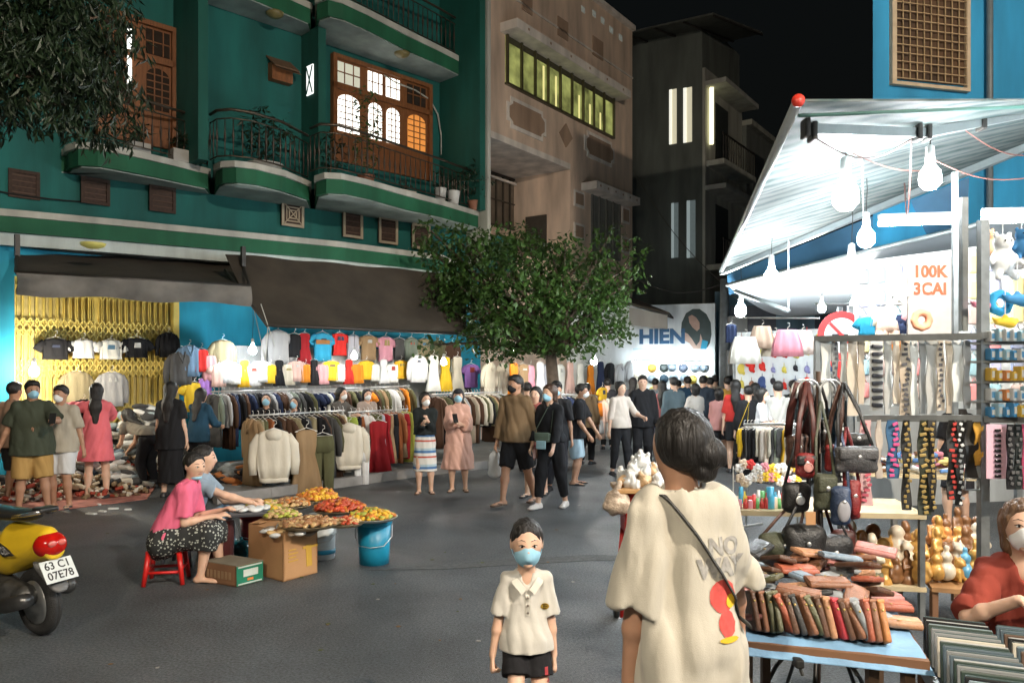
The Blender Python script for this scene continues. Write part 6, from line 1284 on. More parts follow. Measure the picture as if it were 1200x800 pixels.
# plain red and yellow blotches stand in for the printed figure
def blotch(pts, m, off, nm, z0): 
    mb = MB(); mb.add([V(-.066+x*.001, .5, nk.z+z0+z*.001) for x, z in pts], [tuple(range(len(pts)))]); build(nm, wrap(dense(mb, 5), wt, (0, -1, 0), off), m, wi['top'], world=False)
def oval(cx, cz, rx, rz, n=18): return [(cx+rx*math.cos(2*PI*k/n)*(1+.06*math.sin(3*k)), cz+rz*math.sin(2*PI*k/n)) for k in range(n)]
blotch(oval(5, -45, 46, 48), mat('print_red', (.55, .07, .06), .85, 0, .25, 40), .0025, 'print_patch', -.225)
blotch(oval(-2, -122, 30, 38), mat('print_red', (.55, .07, .06), .85), .0028, 'print_patch', -.225)
blotch(oval(-22, -62, 19, 20), mat('print_yellow', (.68, .42, .02), .85), .005, 'print_patch', -.225)
blotch(oval(-4, -165, 34, 9), mat('print_yellow', (.68, .42, .02), .85), .0045, 'print_patch', -.225)
# seller
si = person('seller with blond brown hair, white mask and rust red blouse at the case table', at(1188, 3.55), 1.56, -18, vox=.0075, wid=.88, fine=True, fem=True, skin='c', hair='bob', haircol=HAIRG, mask=MASKW, pz=.27, lean=16, yaw=-6, pitch=-8, top=dict(m=c(.24, .045, .03), sleeve=.95, loose=.018, hem=-.02, fold=.014, name='blouse', v=True), bot=dict(kind='pants', m=c(.02, .02, .02), len=1.8), hands={'L': (.10, -.24, .50), 'R': (-.05, -.25, .50)}, elbow={'L': V(.8, .3, -.8), 'R': V(-1.0, .1, -.9)}, hdir={'R': V(.7, -.5, -.1), 'L': V(-.6, -.5, -.1)}, palm={'R': V(0, 0, -1), 'L': V(0, 0, -1)}, feet={'L': (.08, -.25), 'R': (-.08, -.25)}, shoes=SAN, curl=.8, seed=90)
# ---------------------------------------------------------------- lit stall on the right: awnings
A, B = W(935, 119, 4.0), W(845, 318, 10.8); A2, C2 = W(1290, 118, 4.7), W(1290, 132, 6.9)
can = mat('awning_stripe', (.62, .66, .64), .75, 0, 0, 1, 0); nt = can.node_tree; bs = nt.nodes['Principled BSDF']
tc = nt.nodes.new('ShaderNodeTexCoord'); mp = nt.nodes.new('ShaderNodeMapping'); mp.inputs['Rotation'].default_value = (0, 0, -math.atan2(B.y-A.y, B.x-A.x)); nt.links.new(tc.outputs['Object'], mp.inputs[0])
wv = nt.nodes.new('ShaderNodeTexWave'); wv.inputs['Scale'].default_value = 1.7; wv.inputs['Distortion'].default_value = 2.2; wv.inputs['Detail'].default_value = 3; wv.inputs['Detail Scale'].default_value = 2.5; nt.links.new(mp.outputs[0], wv.inputs['Vector'])
nz = nt.nodes.new('ShaderNodeTexNoise'); nz.inputs['Scale'].default_value = 7; nz.inputs['Detail'].default_value = 6; nt.links.new(mp.outputs[0], nz.inputs['Vector'])
ml = nt.nodes.new('ShaderNodeMath'); ml.operation = 'MULTIPLY'; nt.links.new(wv.outputs['Fac'], ml.inputs[0]); nt.links.new(nz.outputs['Fac'], ml.inputs[1])
cr = nt.nodes.new('ShaderNodeValToRGB'); e = cr.color_ramp.elements; e[0].position = .05; e[0].color = (.17, .195, .19, 1); e[1].position = .62; e[1].color = (.045, .085, .085, 1); nt.links.new(ml.outputs[0], cr.inputs[0]); nt.links.new(cr.outputs[0], bs.inputs['Base Color'])
tl = nt.nodes.new('ShaderNodeBsdfTranslucent'); nt.links.new(cr.outputs[0], tl.inputs[0]); ms = nt.nodes.new('ShaderNodeMixShader'); ms.inputs[0].default_value = .35
ou = nt.nodes['Material Output']; nt.links.new(bs.outputs[0], ms.inputs[1]); nt.links.new(tl.outputs[0], ms.inputs[2]); nt.links.new(ms.outputs[0], ou.inputs[0])
st = thing('retractable_awning', 'big striped pale awning with white roller and red end cap above the stalls', 'awning', V(A.x, A.y, 0))
mb = MB(); mb.grid(lambda u, v: A.lerp(B, v).lerp(A2.lerp(C2, v), u)+V(0, 0, .05*math.sin(PI*u)*math.sin(PI*v)+.012*math.sin(v*40)), 16, 40, 0, (0, 0, .012)); build('canopy', mb, can, st, True)
d = (B-A).normalized(); mb = MB(); mb.tube([A, B], .027, 16); build('roller', mb, mat('roller_white', (.35, .38, .38), .3, .3, .08), st, True)
mb = MB(); mb.tube([A-d*.02, A-d*.001], .032, 18); build('end_cap', mb, mat('cap_red', (.50, .035, .02), .4), st, True)
mb = MB(); mb.tube([A+d*.1+V(.02, 0, -.04), A2+V(0, 0, -.02)], .01, 6); build('near_hem', mb, mat('hem_teal', (.05, .14, .12), .6), st, True)
p0, p1, p2 = W(944, 151, 4.28), W(1086, 156, 4.9), W(1300, 114, 5.2)
for a, b_ in ((p0, p1), (p1, p2)): mb = MB(); mb.obox(a, b_, .03, .055); build('arm', mb, mat('arm_white', (.28, .31, .31), .35, .4, .1), st)
for p in (p0, p1, W(1075, 156, 4.84), W(1150, 144, 5.0), W(952, 155, 4.3)): mb = MB(); mb.rbox(p, (.03, .09, .10), .01); build('arm_joint', mb, DSTEEL(), st)
f0, f1 = B+V(0, 0, 0), W(1290, 135, 6.9); mb = MB(); mb.obox(f0, f1, .06, .10); build('rear_beam', mb, mat('arm_white', (.55, .6, .6)), st)
# lower white tarpaulin behind it
TARP = mat('tarp_white', (.20, .22, .235), .7, 0, .12, 1.5, .3, bscale=5)
lt = thing('tarpaulin', 'white sagging tarpaulin behind and below the striped awning', 'tarpaulin', V(4, 9, 0))
a, b_, c_, d_ = W(852, 334, 11.6), W(1260, 236, 7.0), W(1290, 330, 8.8), W(930, 372, 15)
mb = MB(); mb.grid(lambda u, v: a.lerp(b_, u).lerp(d_.lerp(c_, u), v)-V(0, 0, .12*math.sin(PI*v)*(1+.4*math.sin(7*u))), 20, 10, 0, (0, 0, .01)); build('sheet', mb, TARP, lt, True)
mb = MB(); mb.tube([a, b_], .028, 8); build('front_pole', mb, mat('arm_white', (1, 1, 1)), lt, True)
mb = MB(); mb.tube([W(862, 341, 11.2), W(924, 364, 9.5)], .03, 8); build('strut', mb, mat('arm_white', (1, 1, 1)), lt, True)
mb = MB(); q = W(924, 364, 9.5); mb.tube([q, q+V(0, 0, 1.1)], .008, 5); build('hanging_cord', mb, plastic(.6, .6, .6), lt)
bt_ = thing('tarpaulin', 'blue grey tarpaulin seen between the striped awning and white sheet', 'tarpaulin', V(5, 12, 0))
mb = MB(); a, b_, c_, d_ = W(852, 322, 12.2), W(1130, 210, 9.0), W(1130, 275, 9.3), W(856, 345, 12.4); mb.grid(lambda u, v: a.lerp(b_, u).lerp(d_.lerp(c_, u), v)+V(0, .1*math.sin(5*u+v), 0), 16, 4, 0, (0, .01, 0)); build('sheet', mb, mat('tarp_blue', (.035, .11, .19), .6, 0, .35, 1.2, .3, bscale=5), bt_, True)
# wires slung under the awning
wr = thing('slung_wire', 'thin dark wires slung from the awning arm across the stall', 'wire', V(3, 5, 0))
for a, b_, sg in ((W(953, 160, 4.4), W(1068, 163, 4.9), .12), (W(1068, 165, 4.9), W(1060, 215, 6.0), .35), (W(1130, 152, 5.0), W(1230, 178, 5.0), .08), (W(1096, 188, 5.2), W(1210, 208, 5.0), .06), (W(1010, 165, 4.8), W(1012, 262, 6.6), .02), (W(1000, 180, 5.0), W(1090, 200, 5.4), .04)):
    mb = MB(); mb.tube([a.lerp(b_, t/10)-V(0, 0, sg*math.sin(PI*t/10)) for t in range(11)], .0045, 4); build('wire', mb, mat('wire_red', (.12, .05, .04), .5), wr)
# ---------------------------------------------------------------- steel frame with shelves
GAL = mat('galvanised', (.22, .235, .235), .4, .6, .2, 14)
fr = thing('steel_frame', 'grey perforated steel frame carrying belts, scarves and shelves', 'display frame', V(2.4, 4.3, 0))
def bar(a, b_, w_=.035, h_=.035, name='rail', m=None, par=fr, up=(0, 0, 1)): mb = MB(); mb.obox(a, b_, w_, h_, up); return build(name, mb, m or GAL, par)
def post(px, Y, z0, z1, w_=.035, name='post', par=fr, m=None): p = W(px, HY, Y); return bar(V(p.x, Y, z0), V(p.x, Y, z1), w_, w_, name, m, par, (0, 1, 0))
post(958, 4.72, 0, 1.88); post(1152, 4.22, 0, 2.5, .045); post(1129, 4.36, 1.92, 2.65, .035); post(1119, 5.2, 1.0, 3.0, .03); post(1260, 4.0, 0, 2.5, .045)
bar(W(955, 397, 4.73), W(1152, 394, 4.18)); bar(W(1005, 490, 4.55), W(1150, 490, 4.2)); bar(W(1152, 393, 4.2), W(1280, 388, 3.9)); bar(W(1154, 491, 4.2), W(1280, 492, 3.9))
for k, y in enumerate((402, 424, 448, 471)):
    a, b_ = W(1153, y, 4.22), W(1275, y-2, 3.95); mb = MB(); mb.obox(a+V(.0, .1, 0), b_+V(0, .1, 0), .22, .012); build('shelf', mb, GAL, fr)
# goods on the shelves: small packs, one by one
rn = random.Random(21); PC = [('blue', (.05, .25, .5)), ('white', (.62, .65, .66)), ('yellow', (.65, .42, .05)), ('pale blue', (.30, .50, .6)), ('orange', (.62, .22, .05)), ('pink', (.6, .22, .3))]
for r_, (y, cl) in enumerate(((402, [1, 3, 1, 1, 3, 1, 1]), (424, [0, 0, 3, 0, 1, 0, 0]), (448, [2, 2, 4, 2, 2, 5, 2]), (471, [1, 3, 4, 1, 1, 3, 2]), (490, [0, 3, 0, 0, 2, 3, 1]))):
    for k in range(7):
        x = 1158+k*8.6; p = W(x, y, 4.2-.004*k*8); n_, cc = PC[cl[k]]; hg = rn.uniform(.05, .075); mb = MB(); mb.rbox((0, 0, hg/2), (.034, .07, hg), .008); mb.rbox((0, -.036, hg/2), (.026, .003, hg*.5), .001, None, 1)
        o = build('small_pack', mb, [plastic(*cc), plastic(.6, .6, .55) if cl[k] != 1 else plastic(.1, .3, .5)], None, False, False); o.location = p+V(0, -.02, .008); tag(o, '%s pack on shelf %s from the top, %s from the post' % (n_, ['one', 'two', 'three', 'four', 'five'][r_], ORD[k]), 'pack', 'small packs on the steel shelves')
# hanging strips: builder used for belts, scarves and straps
def strip(p, L, w_, col, label, group, name='hanging_belt', th=.008, spots=None, buckle=False, wave=.01, rz=0.):
    o = thing(name, label, name.split('_')[-1], p, rz, group); rn = random.Random(int(p[0]*1000)); ph = rn.uniform(0, 6)
    mb = MB(); mb.grid(lambda u, v: V((u-.5)*w_*(1+.1*math.sin(v*9+ph)), wave*math.sin(v*11+ph+u*2)-th/2, -L*v), 3, 14, 0, V(0, th, 0)); s_ = build('band', mb, col, o, True, world=False)
    if spots:
        mb = MB()
        for k in range(int(L/.028)): mb.rbox((rn.uniform(-.3, .3)*w_, -th-wave*.8, -.02-k*.028), (w_*rn.uniform(.3, .6), .005, .016), .002, (0, rn.uniform(-.5, .5), 0))
        build('ornament', mb, spots, o, world=False)['kind'] = 'stuff'
    if buckle: mb = MB(); mb.tube([V(x*w_*.65, -.012, z-L) for x, z in ((-1, 0), (-1, -.06), (1, -.06), (1, 0), (-1, 0))], .005, 6); build('buckle', mb, STEEL(), o, True, world=False)
    return o
BK = mat('belt_black', (.015, .015, .013), .5, 0, .3, 20); BKG = mat('belt_gold', (.42, .30, .10), .4, .4, .3, 30); WH = plastic(.62, .64, .63, .6)
for k, (x, yb, w_, cm, sp_, nm) in enumerate(((985, 590, .05, BK, WH, 'black strip with white pattern'), (1014, 592, .07, cloth(.62, .40, .40), cloth(.55, .12, .16), 'cream strip with rose pink pattern'), (1030, 560, .03, cloth(.45, .40, .35), None, 'narrow beige strip'), (1046, 560, .06, cloth(.05, .12, .22), cloth(.60, .10, .25), 'blue strip with pink ornament'), (1062, 597, .045, BK, BKG, 'black and gold patterned strip'),
                                             (1083, 603, .06, mat('belt_olive', (.03, .035, .02), .5), BKG, 'long dark olive strip with gold specks'), (1092, 600, .035, BK, BKG, 'narrow black gold strip beside the olive one'), (1116, 585, .05, BK, cloth(.45, .06, .05), 'black strip with red flowers'), (1124, 592, .035, BK, WH, 'black strip with white marks'), (1138, 560, .06, BK, None, 'black belt with pale buckle'), (1146, 545, .04, cloth(.5, .28, .05), None, 'ochre belt by the post'))):
    p = W(x, 492, 4.45-.0015*(x-985)); L = (yb-492)*p.y/F; strip(p, L, w_, cm, nm+' hanging from the middle rail', 'strips hanging from the middle rail', spots=sp_, buckle=(k == 9))
tone = [('white', (.62, .64, .62)), ('pale grey', (.40, .41, .40)), ('beige', (.45, .38, .30)), ('silver grey', (.28, .29, .29)), ('cream', (.56, .50, .42))]
for k in range(17):
    x = 968+k*10.3; 
    if 1018 < x < 1034: continue
    p = W(x, 399, 4.7-.0026*(x-968)); n_, cc = tone[k*3 % 5]; L = (482+rn.uniform(-14, 8)-399)*p.y/F
    strip(p, L, .036+.022*(k % 3 == 0), cloth(*cc), '%s scarf hanging from the top rail, %s from the left post' % (n_, ORD[k]), 'pale scarves on the top rail', name='hanging_scarf', spots=cloth(.10, .10, .11) if k % 4 == 1 else None, wave=.006)
cd = thing('clip_card', 'tall card of stacked dark hair clips on the top rail', 'card', W(1027, 400, 4.6)); mb = MB(); mb.rbox((0, 0, -.2), (.075, .006, .40), .002); build('card', mb, plastic(.6, .6, .58), cd, world=False)
for k in range(9): mb = MB(); mb.rbox((0, -.012, -.03-k*.042), (.062, .016, .022), .006, (0, .08*(-1)**k, 0)); build('hair_clip', mb, plastic(.05, .05, .055), cd, True, world=False)
cd = thing('clip_card', 'pale pink card with a column of black clips below the right shelves', 'card', W(1168, 497, 4.1)); mb = MB(); mb.rbox((0, 0, -.14), (.11, .006, .28), .002); build('card', mb, plastic(.62, .40, .48), cd, world=False)
for k in range(10): mb = MB(); mb.rbox((.0, -.01, -.03-k*.026), (.03, .012, .014), .004); build('hair_clip', mb, plastic(.02, .02, .02), cd, True, world=False)
for k, (x, col, nm) in enumerate(((1184, (.015, .015, .017), 'black'), (1193, (.02, .022, .03), 'blue black'), (1202, (.3, .05, .1), 'crimson'))):
    strip(W(x, 497, 4.05), .33, .035, cloth(*col), '%s purse strap hanging right of the pink clip card' % nm, 'straps at the right edge', wave=.004, name='hanging_strap', spots=plastic(.1, .1, .1) if k < 2 else None)
# price board
pb = thing('price_board', 'white price board with pale orange writing under the awning', 'sign', W(1092, 350, 6.0)); mb = MB(); mb.rbox((0, 0, 0), (.37, .02, .60), .004, None); build('board', mb, plastic(.30, .26, .23), pb, world=False)
ORG = mat('board_orange', (.50, .05, .01), .6)
for s_, z in (('100K', .20), ('3CAI', .07)): M_ = Matrix(((1, 0, 0, -.02), (0, 0, -1, -.013), (0, 1, 0, z), (0, 0, 0, 1))); mb = text_mb(s_, .125, M_, .004, .004, .95); build('lettering', mb, ORG, pb, world=False)
# round traffic sign
ts = thing('traffic_sign', 'round red rimmed no lorries sign among the stalls', 'traffic sign', at(986, 8.4)); zc = hh(393, 8.4); mb = MB(); mb.tube([(0, .03, 0), (0, .03, zc+.3)], .03, 8); build('post', mb, GAL, ts, True, world=False)
def disc(r0, r1, y, m, n=40): mb = MB(); Mx = Matrix.Rotation(R(90), 3, 'X'); mb.lathe([(r0, 0), (r1, 0), (r1, .008), (r0, .008), (r0, 0)], (0, y, zc), n, 0, Mx); return mb
build('rim', disc(.185, .255, -.004, 0), mat('sign_red', (.55, .03, .03), .4), ts, world=False); build('face', disc(.001, .184, -.003, 0), plastic(.62, .62, .62), ts, world=False)
mb = MB(); mb.obox(V(-.13, -.016, zc+.13), V(.13, -.016, zc-.13), .006, .035, (0, 0, 1)); build('slash', mb, mat('sign_red', (1, 0, 0)), ts, world=False)
mb = MB(); mb.box((-.02, -.0145, zc-.02), (.17, .004, .075)); mb.box((.09, -.0145, zc-.035), (.045, .004, .045)); mb.box((-.06, -.0145, zc-.07), (.03, .004, .03)); mb.box((.07, -.0145, zc-.07), (.03, .004, .03)); build('lorry_mark', mb, plastic(.03, .03, .03), ts, world=False)
mb = MB(); mb.prism([V(-.14, -.01, zc-.27), V(.14, -.01, zc-.27), V(0, -.01, zc-.50)], (0, .012, 0)); build('give_way_plate', mb, mat('sign_red', (1, 0, 0)), ts, world=False)
# skirts and small clothes above the stalls
for x, y, Y, col, sc, k, d in ((873, 386, 7.6, 'white', .68, 'skirt', 'big white skirt hanging brightly lit left of the pink skirt'), (893, 375, 8.2, 'beige', .60, 'skirt', 'beige pleated skirt behind the big white skirt'), (923, 378, 7.5, 'pink', .66, 'skirt', 'pink pleated skirt hanging under the awning'), (940, 380, 7.9, 'cream', .62, 'skirt', 'cream skirt right behind the pink one'), (908, 384, 8.3, 'cream', .62, 'skirt', 'cream skirt between the white and pink skirts'), (1040, 368, 6.4, 'blush pink', .50, 'shorts', 'pale pink shorts hanging right of the round sign'), (857, 374, 9, 'navy blue', .4, 'tank_top', 'small navy top under the corner bulb')):
    hang(k, W(x, y, Y), (1, .1, 0), col, d, 'small clothes hung above the stalls', sc, 1)
cz = ['white', 'light grey', 'blush pink', 'beige', 'sky blue', 'cream', 'orange', 'navy blue', 'pink', 'yellow', 'white', 'charcoal grey']
for k in range(4, 12):
    kd_ = ('crop_top', 'skirt', 'tank_top', 'shorts')[k % 4]; hang(kd_, W(962+k*14, 372-(k % 3)*9, 6.7), (1, .12, 0), cz[k], '%s small %s above the top rail, %s from the left' % (cz[k], kw(kd_), ORD[k-4]), 'small clothes above the top rail', .42, 1)
mb = MB(); mb.tube([W(955, 356, 6.75), W(1150, 356, 6.65)], .009, 6); tag(build('hanging_rail', mb, STEEL(), None, True), 'thin rail above the scarves carrying small clothes', 'rail')
lr = thing('hanging_rail', 'thin rail carrying the white and pink skirts', 'rail', V(2.6, 7.7, 0)); mb = MB(); mb.tube([W(858, 372, 8.6), W(960, 373, 7.5)], .01, 6); build('rail', mb, STEEL(), lr, True)
# inflated and plush toys, upper right
def toy(px, py, Y, s, m, m2, label, kind=0):
    o = thing('plush_toy', label, 'toy', W(px, py, Y), 0, 'toys hung at the right edge'); S = SDF()
    if kind == 0:
        S.ell((0, 0, 0), (.5*s, .4*s, .6*s), .05*s); S.ell((0, -.05*s, .75*s), (.38*s, .36*s, .36*s), .08*s)
        for q in (-1, 1): S.ell((.28*s*q, 0, 1.08*s), (.12*s, .08*s, .16*s), .05*s); S.cone((.4*s*q, -.1*s, .2*s), (.62*s*q, -.25*s, -.1*s), .13*s, .12*s, .05*s); S.cone((.25*s*q, -.1*s, -.45*s), (.35*s*q, -.3*s, -.7*s), .17*s, .15*s, .05*s)
    elif kind == 1:
        S.cone((-.6*s, 0, .1*s), (.4*s, 0, 0), .25*s, .4*s, .1*s); S.cone((.4*s, 0, 0), (.8*s, 0, .15*s), .4*s, .2*s, .1*s); S.cone((-.6*s, 0, .1*s), (-.95*s, 0, .35*s), .15*s, .08*s, .1*s); S.ell((0, 0, .35*s), (.25*s, .05*s, .3*s), .05*s)
    else:
        for q in range(8): a = q*PI/4; S.cone((.5*s*math.cos(a), 0, .5*s*math.sin(a)), (.5*s*math.cos(a+PI/4), 0, .5*s*math.sin(a+PI/4)), .22*s, .22*s, .02*s)
    build_np('body', S.mesh(s*.07), m, o)
    mb = MB(); 
    for q in (-1, 1): mb.ball((.13*s*q, -.40*s, .8*s) if kind == 0 else (.5*s, -.36*s*q*.9, .1*s), .04*s, 8, 5)
    if kind < 2: build('eye', mb, EYE, o, True, world=False)['kind'] = 'stuff'
    mb = MB(); mb.tube([(0, 0, .6*s), (0, 0, 1.3*s+.1)], .003, 4); build('cord', mb, WH, o, world=False)
toy(1175, 306, 4.3, .13, cloth(.62, .64, .64), 0, 'big white plush toy hanging at the upper right'); toy(1158, 290, 4.5, .09, cloth(.6, .36, .2), 0, 'orange beige plush toy left of the white one'); toy(1172, 355, 4.3, .10, cloth(.04, .30, .55), 0, 'blue inflated toy below the white plush toy', 2)
toy(1192, 352, 4.2, .08, cloth(.05, .2, .4), 0, 'dark blue inflated toy at the right edge', 1); toy(1150, 358, 4.3, .06, cloth(.6, .2, .3), 0, 'small pink toy hanging beside the frame post', 1); toy(1178, 378, 4.2, .07, cloth(.65, .42, .05), 0, 'yellow star coloured toy above the top shelf', 1); toy(1080, 375, 5.6, .11, cloth(.6, .25, .14), 0, 'orange round toy beneath the price board', 2); toy(1052, 345, 6.0, .10, cloth(.5, .52, .5), 0, 'pale grey toy hanging left of the price board', 0); toy(1197, 290, 4.3, .09, cloth(.03, .12, .25), 0, 'dark blue toy at the far upper right')
# ---------------------------------------------------------------- table with cosmetics above, figurines below
tz = .75; a, b_ = W(860, HY, 5.45), W(1086, HY, 5.3); tA = thing('display_table', 'long table with cream edge holding small cosmetics and a lower shelf', 'table', V((a.x+b_.x)/2, 5.6, 0))
TW = mat('table_cream', (.50, .40, .24), .6, 0, .15, 6); mb = MB(); mb.prism([V(a.x, 5.45, tz), V(b_.x, 5.3, tz), V(b_.x+.1, 5.95, tz), V(a.x+.1, 6.1, tz)], (0, 0, -.035)); build('table_top', mb, TW, tA)
mb = MB(); mb.prism([V(lerp(a.x, b_.x, .45), 5.40, .26), V(b_.x, 5.3, .26), V(b_.x+.1, 5.95, .26), V(lerp(a.x, b_.x, .45), 6.05, .26)], (0, 0, -.03)); build('lower_shelf', mb, TW, tA)
for x, y in ((a.x+.03, 5.47), (b_.x-.02, 5.33), (b_.x+.07, 5.9), (a.x+.1, 6.05), (lerp(a.x, b_.x, .62), 5.4)): mb = MB(); mb.box((x, y, .355), (.035, .035, .71)); build('leg', mb, GAL, tA)
rn = random.Random(31); CC = [('pink', (.6, .25, .3)), ('white', (.62, .62, .62)), ('sky blue', (.08, .38, .58)), ('yellow', (.65, .45, .05)), ('red', (.5, .05, .05)), ('cream', (.55, .45, .35)), ('green', (.1, .3, .1))]
for k in range(30):
    x = 868+ (k % 15)*5.0+rn.uniform(-1, 1); row = k//15; Y = 5.52+row*.22; p = at(x, Y)+V(0, 0, tz); n_, cc = CC[rn.randrange(7)]; kind = rn.randrange(3); mb = MB(); r = .014+.006*rn.random(); hg = rn.uniform(.06, .12)
    if k == 7: n_, cc, r, hg, kind = 'sky blue', (.08, .38, .58), .03, .15, 1
    if kind == 0: mb.lathe([(r, 0), (r, hg*.6), (r*.4, hg*.75), (r*.4, hg)], (0, 0, 0), 10)
    elif kind == 1: mb.lathe([(r, 0), (r, hg*.7), (r*.9, hg*.72), (r*.9, hg)], (0, 0, 0), 10)
    else: mb.rbox((0, 0, hg*.4), (r*2.2, .03, hg*.8), .004)
    o = build(['bottle', 'jar', 'small_box'][kind], mb, plastic(*cc, .3), None, True, False); o.location = p
    tag(o, '%s %s on the cosmetics table, %s in the %s row' % (n_, ['bottle', 'jar', 'small box'][kind], ORD[k % 15], ['front', 'back'][row]), ['bottle', 'jar', 'box'][kind], 'cosmetics on the cream edged table')
# artificial flowers / hair bows behind
for k in range(24):
    x = 866+(k % 12)*6.2+rn.uniform(-2, 2); Y = 5.95; z = tz+.12+.09*(k//12)+rn.uniform(0, .05); p = W(x, HY, Y); p.z = z; n_, cc = CC[rn.choice((0, 1, 3, 4, 5, 5, 1))]; mb = MB()
    for q in range(5): t = q*2*PI/5; mb.ball((.022*math.cos(t), 0, .022*math.sin(t)), (.02, .012, .02), 7, 5)
    mb.ball((0, -.012, 0), .012, 7, 5); o = build('hair_flower', mb, cloth(*cc), None, True, False); o.location = p; tag(o, '%s flower hair clip behind the cosmetics, %s in the %s row' % (n_, ORD[k % 12], ['lower', 'upper'][k//12]), 'hair clip', 'flower hair clips behind the cosmetics')
fs = thing('flower_stand', 'low wire stand carrying the flower hair clips', 'stand', at(900, 5.97)+V(0, 0, tz)); mb = MB()
for z in (.13, .22): mb.tube([V(-.26, 0, z), V(.3, 0, z)], .004, 5)
for x in (-.26, .3): mb.tube([V(x, 0, 0), V(x, 0, .24)], .005, 5)
build('wires', mb, WH, fs, world=False)['kind'] = 'stuff'
# right platform for more figurines
pf = thing('low_platform', 'low brown platform with crowded figurines right of the shelf leg', 'platform', at(1122, 5.5)); a, b_ = at(1092, 5.35), at(1180, 5.2); mb = MB(); mb.prism([V(a.x, a.y, .25), V(b_.x, b_.y, .25), V(b_.x+.1, b_.y+.75, .42), V(a.x+.1, a.y+.75, .42)], (0, 0, -.03)); build('top', mb, mat('platform_wood', (.32, .17, .07), .6, 0, .2, 6), pf)
for x, y, z in ((a.x+.03, a.y+.03, .22), (b_.x-.03, b_.y+.03, .22), (a.x+.12, a.y+.7, .38), (b_.x+.05, b_.y+.7, .38)): mb = MB(); mb.box((x, y, z/2), (.04, .04, z)); build('leg', mb, CARDD, pf)
FM = {'golden': mat('glaze_gold', (.50, .27, .07), .3, .15, .35, 25), 'cream': mat('glaze_cream', (.58, .50, .38), .35, 0, .2, 25), 'brown': mat('glaze_brown', (.18, .08, .03), .35, 0, .3, 25), 'orange': mat('glaze_orange', (.60, .25, .08), .35, 0, .3, 25), 'green': mat('glaze_green', (.05, .22, .06), .35, 0, .3, 25), 'sky blue': mat('glaze_blue', (.10, .30, .45), .3, 0, .3, 25), 'black and gold': mat('glaze_black', (.04, .035, .02), .35, .2, .9, 25)}
def fig_mesh(kind, s=.1):
    S = SDF()
    if kind == 0:   # seated laughing figure
        S.ell((0, 0, .30*s), (.55*s, .42*s, .36*s), .06*s); S.ell((0, -.08*s, .75*s), (.40*s, .34*s, .42*s), .10*s); S.ell((0, -.05*s, 1.3*s), (.24*s, .24*s, .26*s), .04*s)
        for q in (-1, 1): S.cone((.38*s*q, 0, .95*s), (.5*s*q, -.2*s, .5*s), .14*s, .12*s, .06*s); S.ell((.25*s*q, -.03*s, 1.28*s), (.05*s, .06*s, .11*s), .02*s)
    elif kind == 1:  # standing robed figure
        S.cone((0, 0, .2*s), (0, 0, 1.3*s), .36*s, .25*s, .06*s, ((0, 1, 0), .8)); S.ell((0, -.02*s, 1.68*s), (.19*s, .19*s, .22*s), .04*s); S.ell((0, .03*s, 1.86*s), (.14*s, .14*s, .13*s), .04*s); S.cone((0, 0, .06*s), (0, 0, .12*s), .44*s, .42*s, .03*s)
        for q in (-1, 1): S.cone((.24*s*q, 0, 1.3*s), (.34*s*q, -.15*s, .9*s), .11*s, .11*s, .05*s); S.cone((.34*s*q, -.15*s, .9*s), (.06*s*q, -.28*s, 1.0*s), .10*s, .08*s, .05*s)
    elif kind == 2:  # small seated animal
        S.ell((0, 0, .40*s), (.35*s, .40*s, .42*s), .05*s); S.ell((0, -.2*s, .95*s), (.25*s, .27*s, .24*s), .06*s); S.ell((0, -.42*s, .88*s), (.12*s, .12*s, .10*s), .04*s); S.cone((0, .3*s, .2*s), (.3*s, .5*s, .6*s), .1*s, .06*s, .05*s)
        for q in (-1, 1): S.cone((.15*s*q, -.12*s, 1.1*s), (.2*s*q, -.1*s, 1.3*s), .08*s, .03*s, .03*s); S.cone((.18*s*q, -.3*s, .5*s), (.2*s*q, -.38*s, .06*s), .10*s, .09*s, .05*s)
    else:            # gourd shaped vase
        S.ell((0, 0, .45*s), (.42*s, .42*s, .45*s), .08*s); S.ell((0, 0, 1.1*s), (.27*s, .27*s, .28*s), .08*s); S.cone((0, 0, 1.3*s), (0, 0, 1.55*s), .09*s, .13*s, .03*s)
    vs, f_ = S.mesh(s*.075, folds(kind+40, .012*s, (90, 90, 90))); me = bpy.data.meshes.new('figurine'); me.from_pydata(vs.tolist(), [], f_.tolist()); me.polygons.foreach_set('use_smooth', [True]*len(f_)); me.materials.append(None); return me
FG = [fig_mesh(k) for k in range(4)]; FN = ['seated figurine', 'robed figurine', 'small animal figurine', 'gourd shaped vase']; SAW = {}
def figurine(p, kind, col, s, rz, where):
    o = bpy.data.objects.new('figurine' if kind != 3 else 'vase', FG[kind]); COL.objects.link(o); setmat(o, FM[col]); o.location = p; o.rotation_euler = (0, 0, rz); o.scale = (s*10*.1,)*3
    n = SAW.get((kind, col, where), 0); SAW[(kind, col, where)] = n+1
    lab = '%s %s %s' % (col, FN[kind], where)+(', %s from the left' % ORD[n])
    tag(o, lab, 'figurine' if kind != 3 else 'vase', 'glazed figurines on the stall'); return o
rn = random.Random(77); cols = ['golden', 'golden', 'cream', 'brown', 'orange', 'golden', 'golden', 'cream', 'brown']
